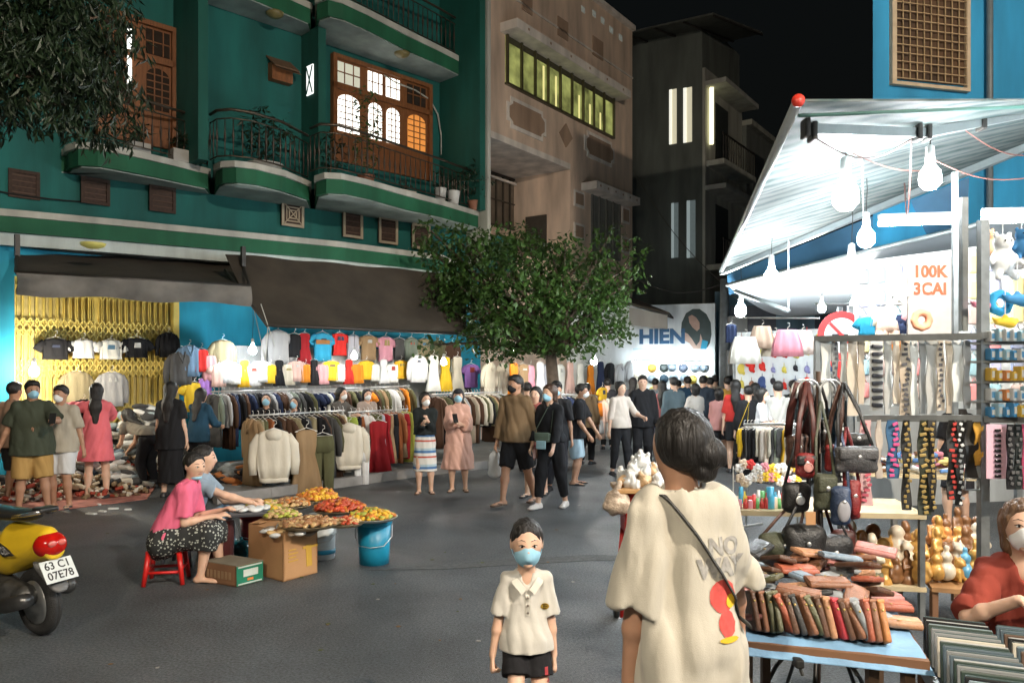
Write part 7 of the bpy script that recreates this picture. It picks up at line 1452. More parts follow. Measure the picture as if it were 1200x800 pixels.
for row in range(3):
    for k in range(8):
        x = 985+k*12.8+rn.uniform(-2, 2); Y = 5.42+row*.18; kd = rn.choice((0, 0, 1, 1, 2)) if row else rn.choice((1, 0, 2, 1)); cl = cols[rn.randrange(9)]; sc = rn.uniform(.75, .95)*(1+.3*row)
        if row == 0 and k == 3: kd, cl, sc = 1, 'cream', 1.15
        if row == 0 and k == 1: kd, cl, sc = 1, 'green', .8
        figurine(at(x, Y)+V(0, 0, .262), kd, cl, sc*1.5, rn.uniform(-.5, .5), 'in the %s row under the table' % ['front', 'middle', 'back'][row])
for row in range(4):
    for k in range(5):
        x = 1098+k*11.5+rn.uniform(-2, 2); Y = 5.40+row*.18; cl = cols[rn.randrange(9)]; kd = rn.choice((0, 0, 2, 3, 1))
        if row == 0 and k == 3: kd, cl = 3, 'sky blue'
        figurine(at(x, Y)+V(0, 0, .26+.17*(Y-5.3)/.75), kd, cl, rn.uniform(1.25, 1.6), rn.uniform(-.5, .5), 'in row %s on the brown platform' % ['one', 'two', 'three', 'four'][row])
# ---------------------------------------------------------------- bag stand
bs_ = thing('bag_stand', 'black metal bag stand with curved hooks and spread feet', 'stand', at(959, 3.9)); mb = MB(); mb.tube([(0, 0, .05), (0, 0, 1.70)], .012, 8); build('pole', mb, mat('pole_brown', (.12, .08, .06), .4, .4), bs_, True, world=False)
for k in range(5): a = k*2*PI/5+.5; mb = MB(); mb.tube([(0, 0, .5), (.2*math.cos(a), .2*math.sin(a), .25), (.32*math.cos(a), .32*math.sin(a), .0)], .010, 6); build('foot', mb, BK, bs_, True, world=False)
for sg in (-1, 1):
    for yy in (0, .08): mb = MB(); mb.tube([(0, yy, 1.50)]+[(sg*(.055-.055*math.cos(PI*t/8)), yy-.02, 1.60+.06*math.sin(PI*t/8)) for t in range(9)]+[(sg*.12, yy-.03, 1.57)], .006, 6); build('hook', mb, STEEL(), bs_, True, world=False)
LE = {'black': mat('leather_black', (.018, .018, .018), .42, 0, .3, 30, .3), 'brown': mat('leather_brown', (.07, .03, .018), .45, 0, .3, 30, .3), 'red': mat('leather_red', (.20, .02, .02), .45, 0, .2, 30, .3), 'navy': mat('leather_navy', (.03, .05, .10), .45, 0, .2, 30, .3), 'olive': mat('leather_olive', (.055, .06, .035), .5, 0, .3, 30, .3), 'grey': mat('leather_grey', (.07, .07, .072), .4, 0, .3, 30, .3), 'wine': mat('leather_wine', (.07, .018, .014), .5, 0, .6, 22)}
def bag(px, py, Y, w_, h_, d_, m, label, top=(959, 448), rz=0., flap=None, badge=None, strapm=None, sw=.008, pocket=None, soft=1.):
    """px,py: centre of the bag; straps run up to the hook at top"""
    p = W(px, py, Y); o = thing('hanging_bag', label, 'bag', p, R(rz), 'bags hanging on the bag stand'); S = SDF(); q = .22*min(w_, h_)*soft
    S.cone((-w_/2+q, 0, -h_/2+q), (w_/2-q, 0, -h_/2+q), q, q, q*.6, ((0, 1, 0), min(1, d_/2/q))); S.cone((-w_/2+q, 0, h_/2-q), (w_/2-q, 0, h_/2-q), q, q, q*.6, ((0, 1, 0), min(1, d_/2/q))); S.ell((0, 0, 0), (w_/2*.98, d_/2, h_/2*.98), q*.6)
    build_np('bag_body', S.mesh(min(w_, h_)*.05, folds(int(px), .008, (30, 30, 20))), LE[m], o)
    if flap: mb = MB(); mb.rbox((0, -d_*.30, h_*.22), (w_*.92, d_*.5, h_*.45), .012); build('flap', mb, LE[flap], o, True, world=False)
    if pocket: mb = MB(); mb.ball((0, -d_*.5, -h_*.12), (w_*.34, d_*.16, h_*.3), 14, 8); build('pocket', mb, pocket, o, True, world=False)
    if badge: mb = MB(); mb.lathe([(.022, 0), (.022, .004), (.018, .006), (.018, .003), (.012, .003), (.012, .006), (.001, .006)], (0, -d_*.5-.012, -h_*.05), 16, 0, Matrix.Rotation(R(90), 3, 'X')); build('round_emblem', mb, badge, o, world=False)
    t = Matrix.Rotation(-R(rz), 3, 'Z')@(W(top[0], top[1], 3.88)-p); mt = LE[strapm or m]
    for sg in (-1, 1): mb = MB(); e = V(sg*w_*.42, 0, h_*.42); mb.tube([e, e.lerp(t, .5)+V(sg*.012, 0, 0), t], sw, 6, 0, True, .003, (0, 1, 0)); build('strap', mb, mt, o, True, world=False)
    mb = MB(); mb.ball((0, -d_*.55, h_*.12), (.012, .006, .012), 8, 5); build('clasp', mb, STEEL(), o, True, world=False)
    return o
bag(934, 528, 3.95, .11, .16, .07, 'brown', 'dark brown shoulder bag with wide patterned strap, left of the bag stand', (936, 448), sw=.02, strapm='wine'); bag(944, 545, 3.78, .10, .11, .05, 'red', 'small red bag with a round emblem on the bag stand', (946, 448), flap='black', badge=mat('emblem_pink', (.5, .25, .22), .5), strapm='wine', sw=.014)
bag(1003, 538, 3.75, .20, .12, .08, 'grey', 'wide grey black box bag at the right of the bag stand', (988, 448), flap='grey', strapm='black', soft=.7); bag(1004, 515, 3.9, .12, .06, .05, 'black', 'small black pouch above the wide box bag', (990, 448)); bag(975, 536, 3.84, .06, .12, .06, 'red', 'narrow red end bag beside the wide box bag', (986, 448), strapm='brown', sw=.012)
bag(933, 582, 3.82, .13, .14, .09, 'black', 'round black bag with tiny emblem low on the bag stand', (950, 470), badge=STEEL()); bag(967, 576, 3.72, .10, .17, .07, 'olive', 'soft dark olive bag in the middle of the bag stand', (962, 470), flap='olive'); bag(985, 592, 3.68, .09, .17, .08, 'navy', 'navy half of a small backpack under the box bag', (984, 500), pocket=plastic(.28, .28, .30)); bag(998, 585, 3.78, .08, .18, .08, 'red', 'red and white small backpack under the box bag', (992, 500), pocket=LE['red'], strapm='red')
bag(947, 515, 4.05, .10, .24, .05, 'brown', 'long dark brown bag hanging behind the patterned strap', (944, 448), strapm='brown'); bag(963, 510, 3.98, .07, .16, .06, 'black', 'slim black bag close to the pole of the stand', (961, 448)); bag(942, 640, 3.7, .20, .20, .12, 'black', 'large slouching black bag at the foot of the bag stand', (955, 560)); bag(915, 640, 3.75, .20, .13, .12, 'olive', 'soft brown green handbag at the lower left of the stand', (940, 580), strapm='brown'); bag(975, 650, 3.72, .18, .18, .10, 'black', 'black bag with long straps low behind the wallets', (960, 570), sw=.006); bag(988, 640, 3.9, .12, .16, .08, 'wine', 'dark wine red bag low at the right of the stand', (965, 570))
tg = W(950, 607, 3.62); mb = MB(); mb.rbox(tg, (.045, .003, .06), .002); tag(build('price_tag', mb, CARD), 'tan cardboard tag hanging on the black bag', 'tag')
# ---------------------------------------------------------------- wallet table
tz = .735; fl, frr, br, bl_ = at(868, 2.86), at(1090, 2.66), at(1036, 3.52), at(880, 3.60)
wt_ = thing('wallet_table', 'folding table with crumpled blue cloth under the wallets', 'table', V(1.2, 3.1, 0)); P = [V(q.x, q.y, tz) for q in (fl, frr, br, bl_)]
mb = MB(); mb.prism([p-V(0, 0, .004) for p in P], (0, 0, -.03)); build('table_top', mb, CARDD, wt_)
for (x, y) in ((P[0].x+.03, P[0].y+.03), (P[1].x-.05, P[1].y+.05), (P[1].x-.14, P[1].y+.12), (P[2].x-.05, P[2].y-.05), (P[3].x+.05, P[3].y-.05)): mb = MB(); mb.box((x, y, .35), (.035, .035, .70)); build('leg', mb, mat('leg_brown', (.10, .06, .035), .5, .2), wt_)
for a, b_ in ((V(P[0].x, P[0].y, .52), V(P[1].x-.3, P[1].y-.02, .18)), (V(P[0].x+.25, P[0].y+.0, .22), V(P[1].x-.05, P[1].y+.05, .45))): mb = MB(); mb.obox(a, b_, .03, .03); build('brace', mb, mat('leg_brown', (.1, .1, .1)), wt_)
BC = mat('blue_cloth', (.18, .34, .52), .55, 0, .25, 4, .6, bscale=14)
tcl = MB(); tcl.grid(lambda u, v: P[0].lerp(P[1], u).lerp(P[3].lerp(P[2], u), v)+V((u-.5)*.02, (v-.5)*.03, .006+.005*math.sin(u*25+v*9)*math.sin(v*19)-(.05 if v < .001 or u > .999 else 0)), 30, 20, 0, V(0, 0, -.003)); tag(build('table_cloth', tcl, BC, None, True), 'shiny blue cloth spread over the wallet table', 'tablecloth')
for x in (935, 998): q = W(x, 772, 2.78); mb = MB(); mb.rbox(q+V(0, 0, -.01), (.03, .05, .03), .006); mb.tube([q+V(0, 0, -.01), q+V(.01, -.02, -.05)], .006, 6); tag(build('table_clamp', mb, BK), 'small dark clamp on the front table edge, %s of the two' % ('left' if x < 950 else 'right'), 'clamp')
WC = [('brown', (.22, .10, .055)), ('olive', (.11, .11, .06)), ('red brown', (.32, .09, .05)), ('black', (.03, .03, .03)), ('dark brown', (.10, .05, .03)), ('rose', (.42, .18, .16)), ('tan', (.42, .22, .12)), ('crimson', (.38, .04, .05)), ('grey', (.25, .27, .28)), ('slate blue', (.18, .24, .30)), ('orange brown', (.48, .20, .07))]
def lm(cc): return mat('wallet_%d_%d_%d' % tuple(int(x*99) for x in cc), cc, .42, 0, .2, 30, .25)
def wallet(p, size, rot, n_, cc, label, grp):
    o = thing('wallet', label, 'wallet', p, 0, grp); o.rotation_euler = rot; XF[o.name] = Matrix.Translation(Vector(p))@Euler(rot).to_matrix().to_4x4()
    w_, d_, h_ = size; mb = MB(); mb.rbox((0, 0, 0), (w_, d_, h_), min(size)*.4); build('wallet_body', mb, lm(cc), o, True, world=False)
    mb = MB(); mb.rbox((0, -.002, h_*.5-.004) if h_ > w_ else (0, 0, h_*.5+.001), (w_*1.06, d_*.98, .012) if h_ > w_ else (w_*.96, d_*.6, .004), .002); build('flap', mb, lm(tuple(min(1, x*1.35) for x in cc)), o, True, world=False)
    mb = MB(); mb.ball((0, -d_*.5, h_*.25), (.005, .003, .005), 7, 5) if h_ > w_ else mb.ball((0, -d_*.35, h_*.5+.003), (.006, .006, .002), 7, 5); build('snap', mb, BKG, o, True, world=False); return o
rn = random.Random(5); seq = [4, 0, 1, 1, 2, 4, 3, 0, 1, 4, 6, 7, 4, 0, 8, 2, 0, 10]
for k, ci in enumerate(seq):
    x = 884+k*9.0; n_, cc = WC[ci]; Y = 2.92-.0009*(x-888); p = at(x, Y)+V(0, .03, tz+.078); tl = R(-10-rn.uniform(0, 14)) if 3 < k < 15 else R(-4)
    wallet(p, (.023, .09, .145), (R(-18+rn.uniform(-6, 6)), tl, R(rn.uniform(-10, 10))), n_, cc, '%s long wallet standing in the front row, %s from the left' % (n_, ORD[k]), 'wallets standing in the front row')
for k in range(42):
    x = 888+(k % 7)*22+rn.uniform(-9, 9); Y = 3.02+.085*(k//7)+rn.uniform(-.03, .03); n_, cc = WC[(0, 4, 2, 3, 0, 8, 4, 6, 1, 0, 5, 3, 4, 9)[rn.randrange(14)]]; zz = tz+.045+.032*(k % 3)+.03*rn.random()+.012*(k//7)
    wallet(at(x, Y)+V(0, 0, zz), (.165, .088, .02), (R(rn.uniform(-22, 22)), R(rn.uniform(-16, 16)), R(rn.uniform(0, 180))), n_, cc, '%s wallet in the loose pile, line %s, %s from the left' % (n_, ['one', 'two', 'three', 'four', 'five', 'six'][k//7], ORD[k % 7]), 'wallets in the loose pile')
for k, (x, Y, n_) in enumerate(((1050, 2.98, 6), (1040, 3.12, 2), (1022, 3.32, 6), (1030, 3.24, 5))): wallet(at(x, Y)+V(0, 0, tz+.03+.02*(k % 2)), (.17, .10, .028), (0, R(3), R(-12+k*6)), WC[n_][0], WC[n_][1], '%s wallet lying flat in the right hand column, %s from the front' % (WC[n_][0], ORD[k]), 'flat wallets at the right of the table')
# ---------------------------------------------------------------- case table
o0 = W(1078, 722, 3.02); o0.z = 0; du = V(.19, -.085, 0).normalized(); dv = V(-.19, -.63, 0).normalized()
ct = thing('case_table', 'dark low table carrying the rows of slim cases before the seller', 'table', o0+du*.35+dv*.4); q = [o0-du*.03-dv*.06, o0+du*.95-dv*.06, o0+du*.95+dv*1.0, o0-du*.03+dv*1.0]
mb = MB(); mb.prism([V(p.x, p.y, .64) for p in q], (0, 0, -.03)); build('table_top', mb, mat('table_dark', (.03, .045, .06), .5), ct)
mb = MB(); mb.obox(V(q[0].x, q[0].y, .655), V(q[3].x, q[3].y, .655), .02, .05); build('edge_rail', mb, GAL, ct)
for p in (q[0]+du*.05+dv*.05, q[3]+du*.05-dv*.1, q[1]-du*.05+dv*.05): mb = MB(); mb.box((p.x, p.y, .305), (.04, .04, .61)); build('leg', mb, CARDD, ct)
SC_ = [('dark green', (.03, .05, .04)), ('black', (.02, .02, .02)), ('brown', (.10, .06, .04)), ('grey', (.20, .21, .21)), ('cream', (.5, .46, .38)), ('slate', (.07, .10, .12))]
rn = random.Random(8); az = math.atan2(du.y, du.x)
for col_ in range(4):
    for k in range(17):
        c0 = o0+du*(.11+.235*col_)+dv*(.02+.047*k+.01*col_); n_, cc = SC_[rn.randrange(6)]; p = V(c0.x, c0.y, .64+.068)
        o = thing('slim_case', '%s slim case in column %s, %s from the back' % (n_, ['one', 'two', 'three', 'four'][col_], ORD[k]), 'case', p, 0, 'slim cases on the case table'); o.rotation_euler = (R(-14+rn.uniform(-3, 3)), 0, az); XF[o.name] = Matrix.Translation(p)@Euler(o.rotation_euler).to_matrix().to_4x4()
        mb = MB(); mb.rbox((0, 0, 0), (.205, .020, .135), .004); build('case_body', mb, plastic(*cc, .35), o, world=False); mb = MB(); mb.box((0, 0, .0685), (.198, .014, .004)); build('top_label', mb, plastic(*rn.choice(((.45, .46, .45), (.25, .32, .34), (.12, .13, .12), (.05, .08, .08))), .4), o, world=False)
# ---------------------------------------------------------------- rack of thin straps, far stalls
rack(W(872, 497, 8.6), W(938, 497, 8.0), 'low rack of dark straps behind the cosmetics', 'strap rack', ['black', 'charcoal grey', 'grey green', 'dark red', 'yellow', 'cream', 'black', 'charcoal grey'], ['tank_top', 'dress'], 16, seed=23, sc=.62)
fw_ = thing('display_wall', 'white display wall with small goods behind the crowd', 'display wall', at(915, 15.2)); mb = MB(); a, b_ = at(862, 15.4), at(1010, 13.4); mb.prism([V(a.x, a.y, 1.25), V(b_.x, b_.y, 1.25), V(b_.x, b_.y, 2.45), V(a.x, a.y, 2.45)], (.02, .04, 0)); build('panel', mb, cloth(.62, .66, .68), fw_)
for p in (a, b_): mb = MB(); mb.box((p.x, p.y+.08, 1.2), (.05, .05, 2.4)); build('post', mb, GAL, fw_)
rn = random.Random(12); DC = [('red', (.6, .04, .03)), ('black', (.03, .03, .035)), ('dark blue', (.05, .08, .2)), ('violet', (.25, .25, .45)), ('yellow', (.6, .5, .1)), ('brown', (.3, .15, .1)), ('teal', (.1, .3, .35))]
for r_ in range(4):
    for k in range(11):
        t = (k+.5)/11; p = a.lerp(b_, t)+V(0, -.05, 0); p.z = 2.3-.27*r_+rn.uniform(-.05, .05); n_, cc = DC[rn.randrange(7)]; s = rn.uniform(.04, .09)
        if (r_, k) == (1, 1): n_, cc, s = 'red', (.6, .04, .03), .2
        mb = MB(); mb.ball((0, 0, 0), (s, .03, s*1.3), 10, 6); mb.tube([(0, 0, s), (0, 0, s+.08)], .006, 4); mb.ball((s*.6, -.01, -s), (s*.5, .025, s*.5), 8, 5); o = build('hanging_trinket', mb, cloth(*cc), None, True, False); o.location = p; tag(o, '%s trinket on the white wall, row %s, %s from the left' % (n_, ['one', 'two', 'three', 'four'][r_], ORD[k]), 'trinket', 'trinkets on the white display wall')
# bright backing stall behind the scarves
bw = thing('display_wall', 'pale display wall behind the hanging scarves', 'display wall', at(1075, 7.6)); a, b_ = at(1000, 8.4), at(1200, 7.0); mb = MB(); mb.prism([V(a.x, a.y, 1.35), V(b_.x, b_.y, 1.35), V(b_.x, b_.y, 2.85), V(a.x, a.y, 2.85)], (.02, .04, 0)); build('panel', mb, cloth(.50, .48, .44), bw)
for p in (a, b_): mb = MB(); mb.box((p.x, p.y+.08, 1.2), (.05, .05, 2.4)); build('post', mb, GAL, bw)
for k in range(54):
    r_ = k % 6; t = ((k//6)+.5)/9; p = a.lerp(b_, t)+V(0, -.06, 0); p.z = 2.68-.235*r_; n_, cc = DC[rn.randrange(7)]; mb = MB(); mb.rbox((0, 0, 0), (.10, .05, .16), .02); mb.tube([(-.03, 0, .08), (0, 0, .14), (.03, 0, .08)], .005, 4); o = build('hanging_pouch', mb, cloth(*[x*.7+.2 for x in cc]), None, True, False); o.location = p
    tag(o, '%s pouch behind the scarves, row %s, %s from the left' % (n_, ['one', 'two', 'three', 'four', 'five', 'six'][r_], ORD[k//6]), 'pouch', 'pouches behind the scarves')
gt_ = thing('goods_table', 'far table of mixed goods beyond the figurines', 'table', at(1060, 7.4)); a, b_ = at(1000, 7.7), at(1160, 7.3); mb = MB(); mb.prism([V(a.x, a.y, .72), V(b_.x, b_.y, .72), V(b_.x, b_.y+.5, .72), V(a.x, a.y+.5, .72)], (0, 0, -.03)); build('table_top', mb, TW, gt_)
for p in (a, b_): mb = MB(); mb.box((p.x, p.y+.1, .345), (.05, .05, .69)); build('leg', mb, GAL, gt_)
heap('goods_heap', 'colourful packets heaped on the far table', at(1070, 7.75)+V(0, 0, .72), .55, .2, .2, 140, [cloth(.5, .2, .25), cloth(.1, .2, .4), cloth(.6, .5, .2), cloth(.6, .6, .58), cloth(.2, .1, .05)], .09, 14, 'box')
# ---------------------------------------------------------------- snack cart
sc_ = thing('snack_cart', 'red snack cart with wooden tray behind the nearest woman', 'cart', at(752, 5.35)); mb = MB(); mb.rbox((0, 0, .92), (.38, .36, .03), .006); build('tray', mb, mat('tray_wood', (.42, .24, .10), .5, 0, .2, 6), sc_, world=False)
mb = MB(); mb.rbox((.02, .02, .76), (.29, .26, .27), .015); cb = build('cabinet', mb, mat('cart_red', (.50, .02, .015), .4, 0, .08), sc_, True, world=False); mb = MB(); mb.rbox((.03, -.113, .76), (.13, .006, .13), .01); build('glass_panel', mb, mat('cart_glass', (.30, .26, .24), .1), cb, world=False); mb = MB(); mb.ball((.03, -.115, .70), (.03, .01, .04), 8, 6); build('panel_knob', mb, BK, cb, True, world=False)
for x in (-1, 1):
    for y in (-1, 1): mb = MB(); mb.tube([(.02+x*.13, .02+y*.11, .63), (.02+x*.17, .02+y*.15, .09)], .016, 8); build('leg', mb, mat('cart_red', (1, 0, 0)), sc_, True, world=False)
for x in (-1, 1): mb = MB(); mb.lathe([(.09, -.015), (.09, .015)], (.02+x*.17, .17, .09), 18, 0, Matrix.Rotation(R(90), 3, 'Y')); build('wheel', mb, BK, sc_, True, world=False)
rn = random.Random(3)
for k in range(30):
    a = rn.uniform(0, 6.3); q = math.sqrt(rn.random()); x, y = .15*q*math.cos(a), .13*q*math.sin(a); z = .955+.17*(1-q*q)*rn.uniform(.4, 1); S = SDF(); s = rn.uniform(.038, .055); S.ell((0, 0, 0), (s, s*.8, s*.75), .01); S.cone((0, 0, s*.4), (rn.uniform(-.02, .02), 0, s*1.3), s*.35, s*.2, .02)
    o = build_np('snack_bag', S.mesh(.009, folds(k+100, .014, (70, 70, 60), 4)), WB if k % 6 else mat('snack_tan', (.5, .33, .18), .4, 0, .3, 20, .4), None); o.location = at(752, 5.35)+V(x, y, z); o.rotation_euler = (rn.uniform(-.5, .5), rn.uniform(-.5, .5), rn.uniform(0, 6)); tag(o, '%s knotted bag heaped on the snack cart tray' % ('tan filled' if k % 6 == 0 else 'white plastic'), 'bag', 'tan bags on the snack cart' if k % 6 == 0 else 'white bags on the snack cart')
S = SDF(); S.ell((0, 0, 0), (.07, .05, .075), .02); S.ell((.05, 0, .0), (.05, .045, .07), .02); S.cone((0, 0, .06), (.04, 0, .13), .03, .015, .02); o = build_np('snack_bag', S.mesh(.009, folds(9, .014, (50, 50, 40))), mat('snack_clear', (.45, .36, .28), .3, 0, .5, 14, .5), None); o.location = W(720, 590, 5.2); tag(o, 'brown and white filled plastic bag hanging off the left of the snack cart', 'bag')
# ---------------------------------------------------------------- yellow scooter
rd = V(.86, -.51, 0).normalized(); sp0 = at(48, 5.15); ang = math.atan2(rd.y, rd.x)
scx = thing('scooter', 'yellow and black scooter with red tail light parked at the left edge', 'scooter', sp0, ang)
YS = mat('scooter_yellow', (.60, .40, .02), .28, 0, .12, 4); BKS = mat('scooter_black', (.018, .018, .018), .4, 0, .2, 8); CHR = mat('chrome', (.6, .6, .6), .2, .9, .05)
S = SDF()
S.cone((-.75, 0, .42), (-.25, 0, .52), .15, .14, .05, ((0, 1, 0), .85)); S.cone((-.25, 0, .50), (.14, 0, .60), .135, .085, .05, ((0, 1, 0), 1.0)); S.cone((-.2, 0, .62), (.14, 0, .67), .10, .05, .04); S.cone((-.25, 0, .55), (.2, 0, .57), .08, .055, .04, ((0, 1, 0), 1.1))
build_np('body_shell', S.mesh(.012, cuts=[(V(-.2, 0, .385), V(.28, 0, -1)), (V(.225, 0, .55), V(1, 0, .15))]), YS, scx)
S = SDF(); S.cone((-.85, 0, .74), (-.05, 0, .775), .13, .085, .03, ((0, 0, 1), .42)); build_np('seat', S.mesh(.012), BKS, scx)
S = SDF(); S.ell((.160, 0, .605), (.088, .098, .085), .02); tl_ = build_np('tail_light', S.mesh(.007, cuts=[(V(.12, 0, .6), V(-1, 0, .3))]), mat('tail_red', (.38, .008, .005), .12, 0, .15, 20), scx); mb = MB(); mb.ball((.243, -.03, .625), (.01, .028, .02), 10, 6); mb.ball((.243, .03, .625), (.01, .028, .02), 10, 6); build('reflector', mb, mat('refl_pink', (.55, .12, .10), .2), tl_, True, world=False)['kind'] = 'stuff'
for sg in (-1, 1):
    mb = MB(); mb.tube([(-.12, sg*.075, .77), (.05, sg*.085, .80), (.17, sg*.05, .825)], .013, 8); build('grab_rail', mb, CHR, scx, True, world=False)
    mb = MB(); mb.prism([V(-.30, sg*.128, .60), V(-.12, sg*.134, .53), (-.02, sg*.125, .545), V(-.10, sg*.131, .59), V(-.2, sg*.127, .615)], (0, sg*.012, 0)); vp = build('side_vent', mb, BKS, scx, world=False)
    mb = MB()
    for k in range(3): mb.obox(V(-.16+k*.035, sg*.146, .545), V(-.18+k*.035, sg*.146, .59), .004, .006, (0, 1, 0))
    build('vent_mark', mb, CHR, vp, world=False)['kind'] = 'stuff'
    mb = MB(); mb.tube([(-.55, sg*.13, .50), (-.45, sg*.135, .46), (-.50, sg*.135, .43), (-.38, sg*.135, .47), (-.42, sg*.135, .40)], .010, 5); build('sticker_mark', mb, mat('sticker_brown', (.16, .10, .02), .5), scx, world=False)
mb = MB(); mb.rbox((.13, 0, .83), (.10, .12, .03), .012); build('rail_pad', mb, BKS, scx, True, world=False)
def tyre(x, par): 
    M_ = Matrix.Rotation(R(90), 3, 'X'); mb = MB(); pr = [(.175+.045*math.cos(t*PI/6), .045*math.sin(t*PI/6)) for t in range(13)]; mb.lathe(pr, (x, 0, .22), 36, 0, M_); w = build('wheel', mb, mat('tyre', (.02, .02, .02), .85, 0, .2, 30, .4), par, True, world=False)
    mb = MB(); mb.lathe([(.05, -.03), (.14, -.035), (.145, 0), (.14, .035), (.05, .03)], (x, 0, .22), 24, 0, M_)
    for k in range(5): t = k*2*PI/5; mb.obox(V(x, 0, .22), V(x+.14*math.cos(t), 0, .22+.14*math.sin(t)), .05, .03, (0, 1, 0))
    build('rim', mb, STEEL(), w, True, world=False)
scx.scale = (1.0, 1.0, 1.0); scx.rotation_euler = (R(3), 0, ang); tyre(0, scx); tyre(-1.25, scx)
S = SDF(); S.cone((-.45, -.05, .30), (-.02, -.07, .27), .09, .075, .03); S.cone((-.35, .09, .26), (.10, .13, .30), .05, .055, .03); S.ell((-.15, -.12, .27), (.09, .05, .09), .02); build_np('engine', S.mesh(.012), mat('engine_grey', (.06, .06, .058), .45, .5, .4, 20), scx)
mb = MB(); mb.tube([(-.4, -.13, .2), (-.1, -.16, .22), (.18, -.17, .30)], [.03, .05, .045], 12); build('muffler', mb, mat('muffler', (.10, .10, .10), .3, .8, .2), scx, True, world=False)
S = SDF(); S.cone((.10, 0, .47), (.235, 0, .36), .075, .06, .02, ((1, 0, 1), .3)); build_np('rear_mudguard', S.mesh(.010), mat('guard_grey', (.10, .10, .10), .5), scx)
pm = Matrix.Rotation(R(-34), 3, 'Y'); pc = V(.245, 0, .455); mb = MB(); mb.rbox(pc, (.006, .20, .15), .003, pm); pl_ = build('number_plate', mb, plastic(.58, .62, .62, .4), scx, world=False)
n_ = pm@V(1, 0, 0); up_ = pm@V(0, 0, 1)
for s_, dz in (('63 C1', .034), ('07E78', -.034)):
    x_ = V(0, 1, 0); M_ = Matrix((x_, up_, n_)).transposed().to_4x4(); M_.translation = pc+n_*.0045+up_*dz; mb = text_mb(s_, .072, M_, .001, .0012, .9); build('lettering', mb, plastic(.02, .02, .03), pl_, world=False)
S = SDF(); S.cone((-.75, 0, .30), (-1.05, 0, .35), .10, .07, .05); S.cone((-1.05, 0, .35), (-1.12, 0, .95), .11, .09, .05, ((1, 0, 0), .6)); S.cone((-1.12, 0, .95), (-1.10, 0, 1.05), .09, .07, .05); S.cone((-1.25, 0, .52), (-1.12, 0, .6), .08, .08, .04); build_np('front_shield', S.mesh(.014), YS, scx)
mb = MB(); mb.tube([(-1.02, -.32, 1.04), (-1.1, -.15, 1.06), (-1.1, .15, 1.06), (-1.02, .32, 1.04)], .014, 8); build('handlebar', mb, BKS, scx, True, world=False)
for sg in (-1, 1): mb = MB(); mb.tube([(-1.24, sg*.05, .25), (-1.12, sg*.04, .65)], .018, 8); build('fork', mb, CHR, scx, True, world=False)
# ---------------------------------------------------------------- lamps
GLOWW = mat('bulb_glow', (1, 1, 1), .5, 0, 0, 1, 0, emit=1)
def glow_mat(name, col, e):
    return mat(name, col, .5, 0, 0, 1, 0, emit=e, ecol=col)
BULBN = 0
def bulb(px, py, Y, power, label, col=(.86, .95, 1.0), cord=.35, r=.045, cat='light bulb', group='bare bulbs lighting the stalls', p=None):
    p = Vector(p) if p is not None else W(px, py, Y); o = thing('light_bulb', label, cat, p, 0, group)
    e = power/(PI*4*PI*r*r)
    mb = MB(); mb.lathe([(.0001, -r), (r*.55, -r*.85), (r*.97, -r*.35), (r, .2*r), (r*.9, .8*r), (r*.42, 1.5*r), (r*.38, 1.9*r)], p, 12)
    build('glass', mb, glow_mat('bulb_%d_%d' % (power*10, col[2]*100), col, e), o, True)
    mb = MB(); mb.lathe([(r*.42, 1.75*r), (r*.45, 2.2*r), (r*.4, 3.2*r), (r*.15, 3.4*r)], p, 10); build('socket', mb, plastic(.7, .7, .68), o, True)
    if cord: mb = MB(); mb.tube([p+V(0, 0, 3.3*r), p+V(.01, 0, 3.3*r+cord*.5), p+V(0, 0, 3.3*r+cord)], .004, 4); build('cord', mb, DSTEEL(), o)
    return o
LR = 'light bulb'
bulb(40, 436, 11.1, 60, 'bright bare bulb glowing before the yellow gate', (1, .9, .72), .9, .06)
bulb(296, 411, 13.0, 26, 'bare white bulb shining among the pastel shirts by the blue wall', (.9, .97, 1), .6, .06)
bulb(600, 408, 15.2, 22, 'small bare bulb glowing under the tree crown, left of two', (1, .95, .85), .3, .045)
bulb(628, 409, 15.6, 14, 'small bare bulb glowing under the tree crown, right of two', (1, .95, .85), .3, .04)
bulb(696, 424, 15.5, 60, 'bare bulb lighting the clothes right of the tree trunk', (1, .97, .9), .5, .06)
bulb(415, 418, 14.0, 22, 'bare bulb hidden among the white shirts under the brown awning', (1, .95, .88), .5, .05)
bulb(520, 425, 15.0, 18, 'bare bulb over the racks left of the tree', (1, .95, .86), .5, .05)
bulb(868, 365, 11.5, 110, 'bright bare bulb at the far corner of the lit awning', cord=.4, r=.08)
bulb(904, 328, 9.0, 75, 'bare bulb hanging left under the lower white tarpaulin', cord=.5, r=.085)
bulb(963, 362, 10.5, 55, 'warm bare bulb above the round red sign, left of two', (1, .93, .82), .3, .05)
bulb(1001, 357, 10.2, 50, 'bare bulb above the round red sign, right of two', (1, .98, .95), .3, .05)
bulb(998, 318, 7.6, 42, 'big bright bulb in the middle of the stall roof', cord=.5, r=.08)
bulb(1015, 281, 6.8, 40, 'big bright bulb above the middle one, below the roller end joint', cord=.4, r=.07)
bulb(991, 233, 5.4, 26, 'oblong bright bulb hanging under the awning centre', cord=.25, r=.085)
bulb(1090, 211, 5.0, 26, 'bright bulb hanging under the awning, right of the oblong one', cord=.28, r=.065)
bulb(0, 0, 0, 70, 'added bare bulb out of view over the near end of the stall', cord=.5, r=.06, p=(3.1, 1.2, 2.65))  # extra bulb outside the frame, added to light the foreground
bulb(0, 0, 0, 60, 'added bare bulb out of view over the case table beside the seller', cord=.5, r=.06, p=(3.6, 4.1, 2.8))  # second extra bulb, added off the right edge for more stall light
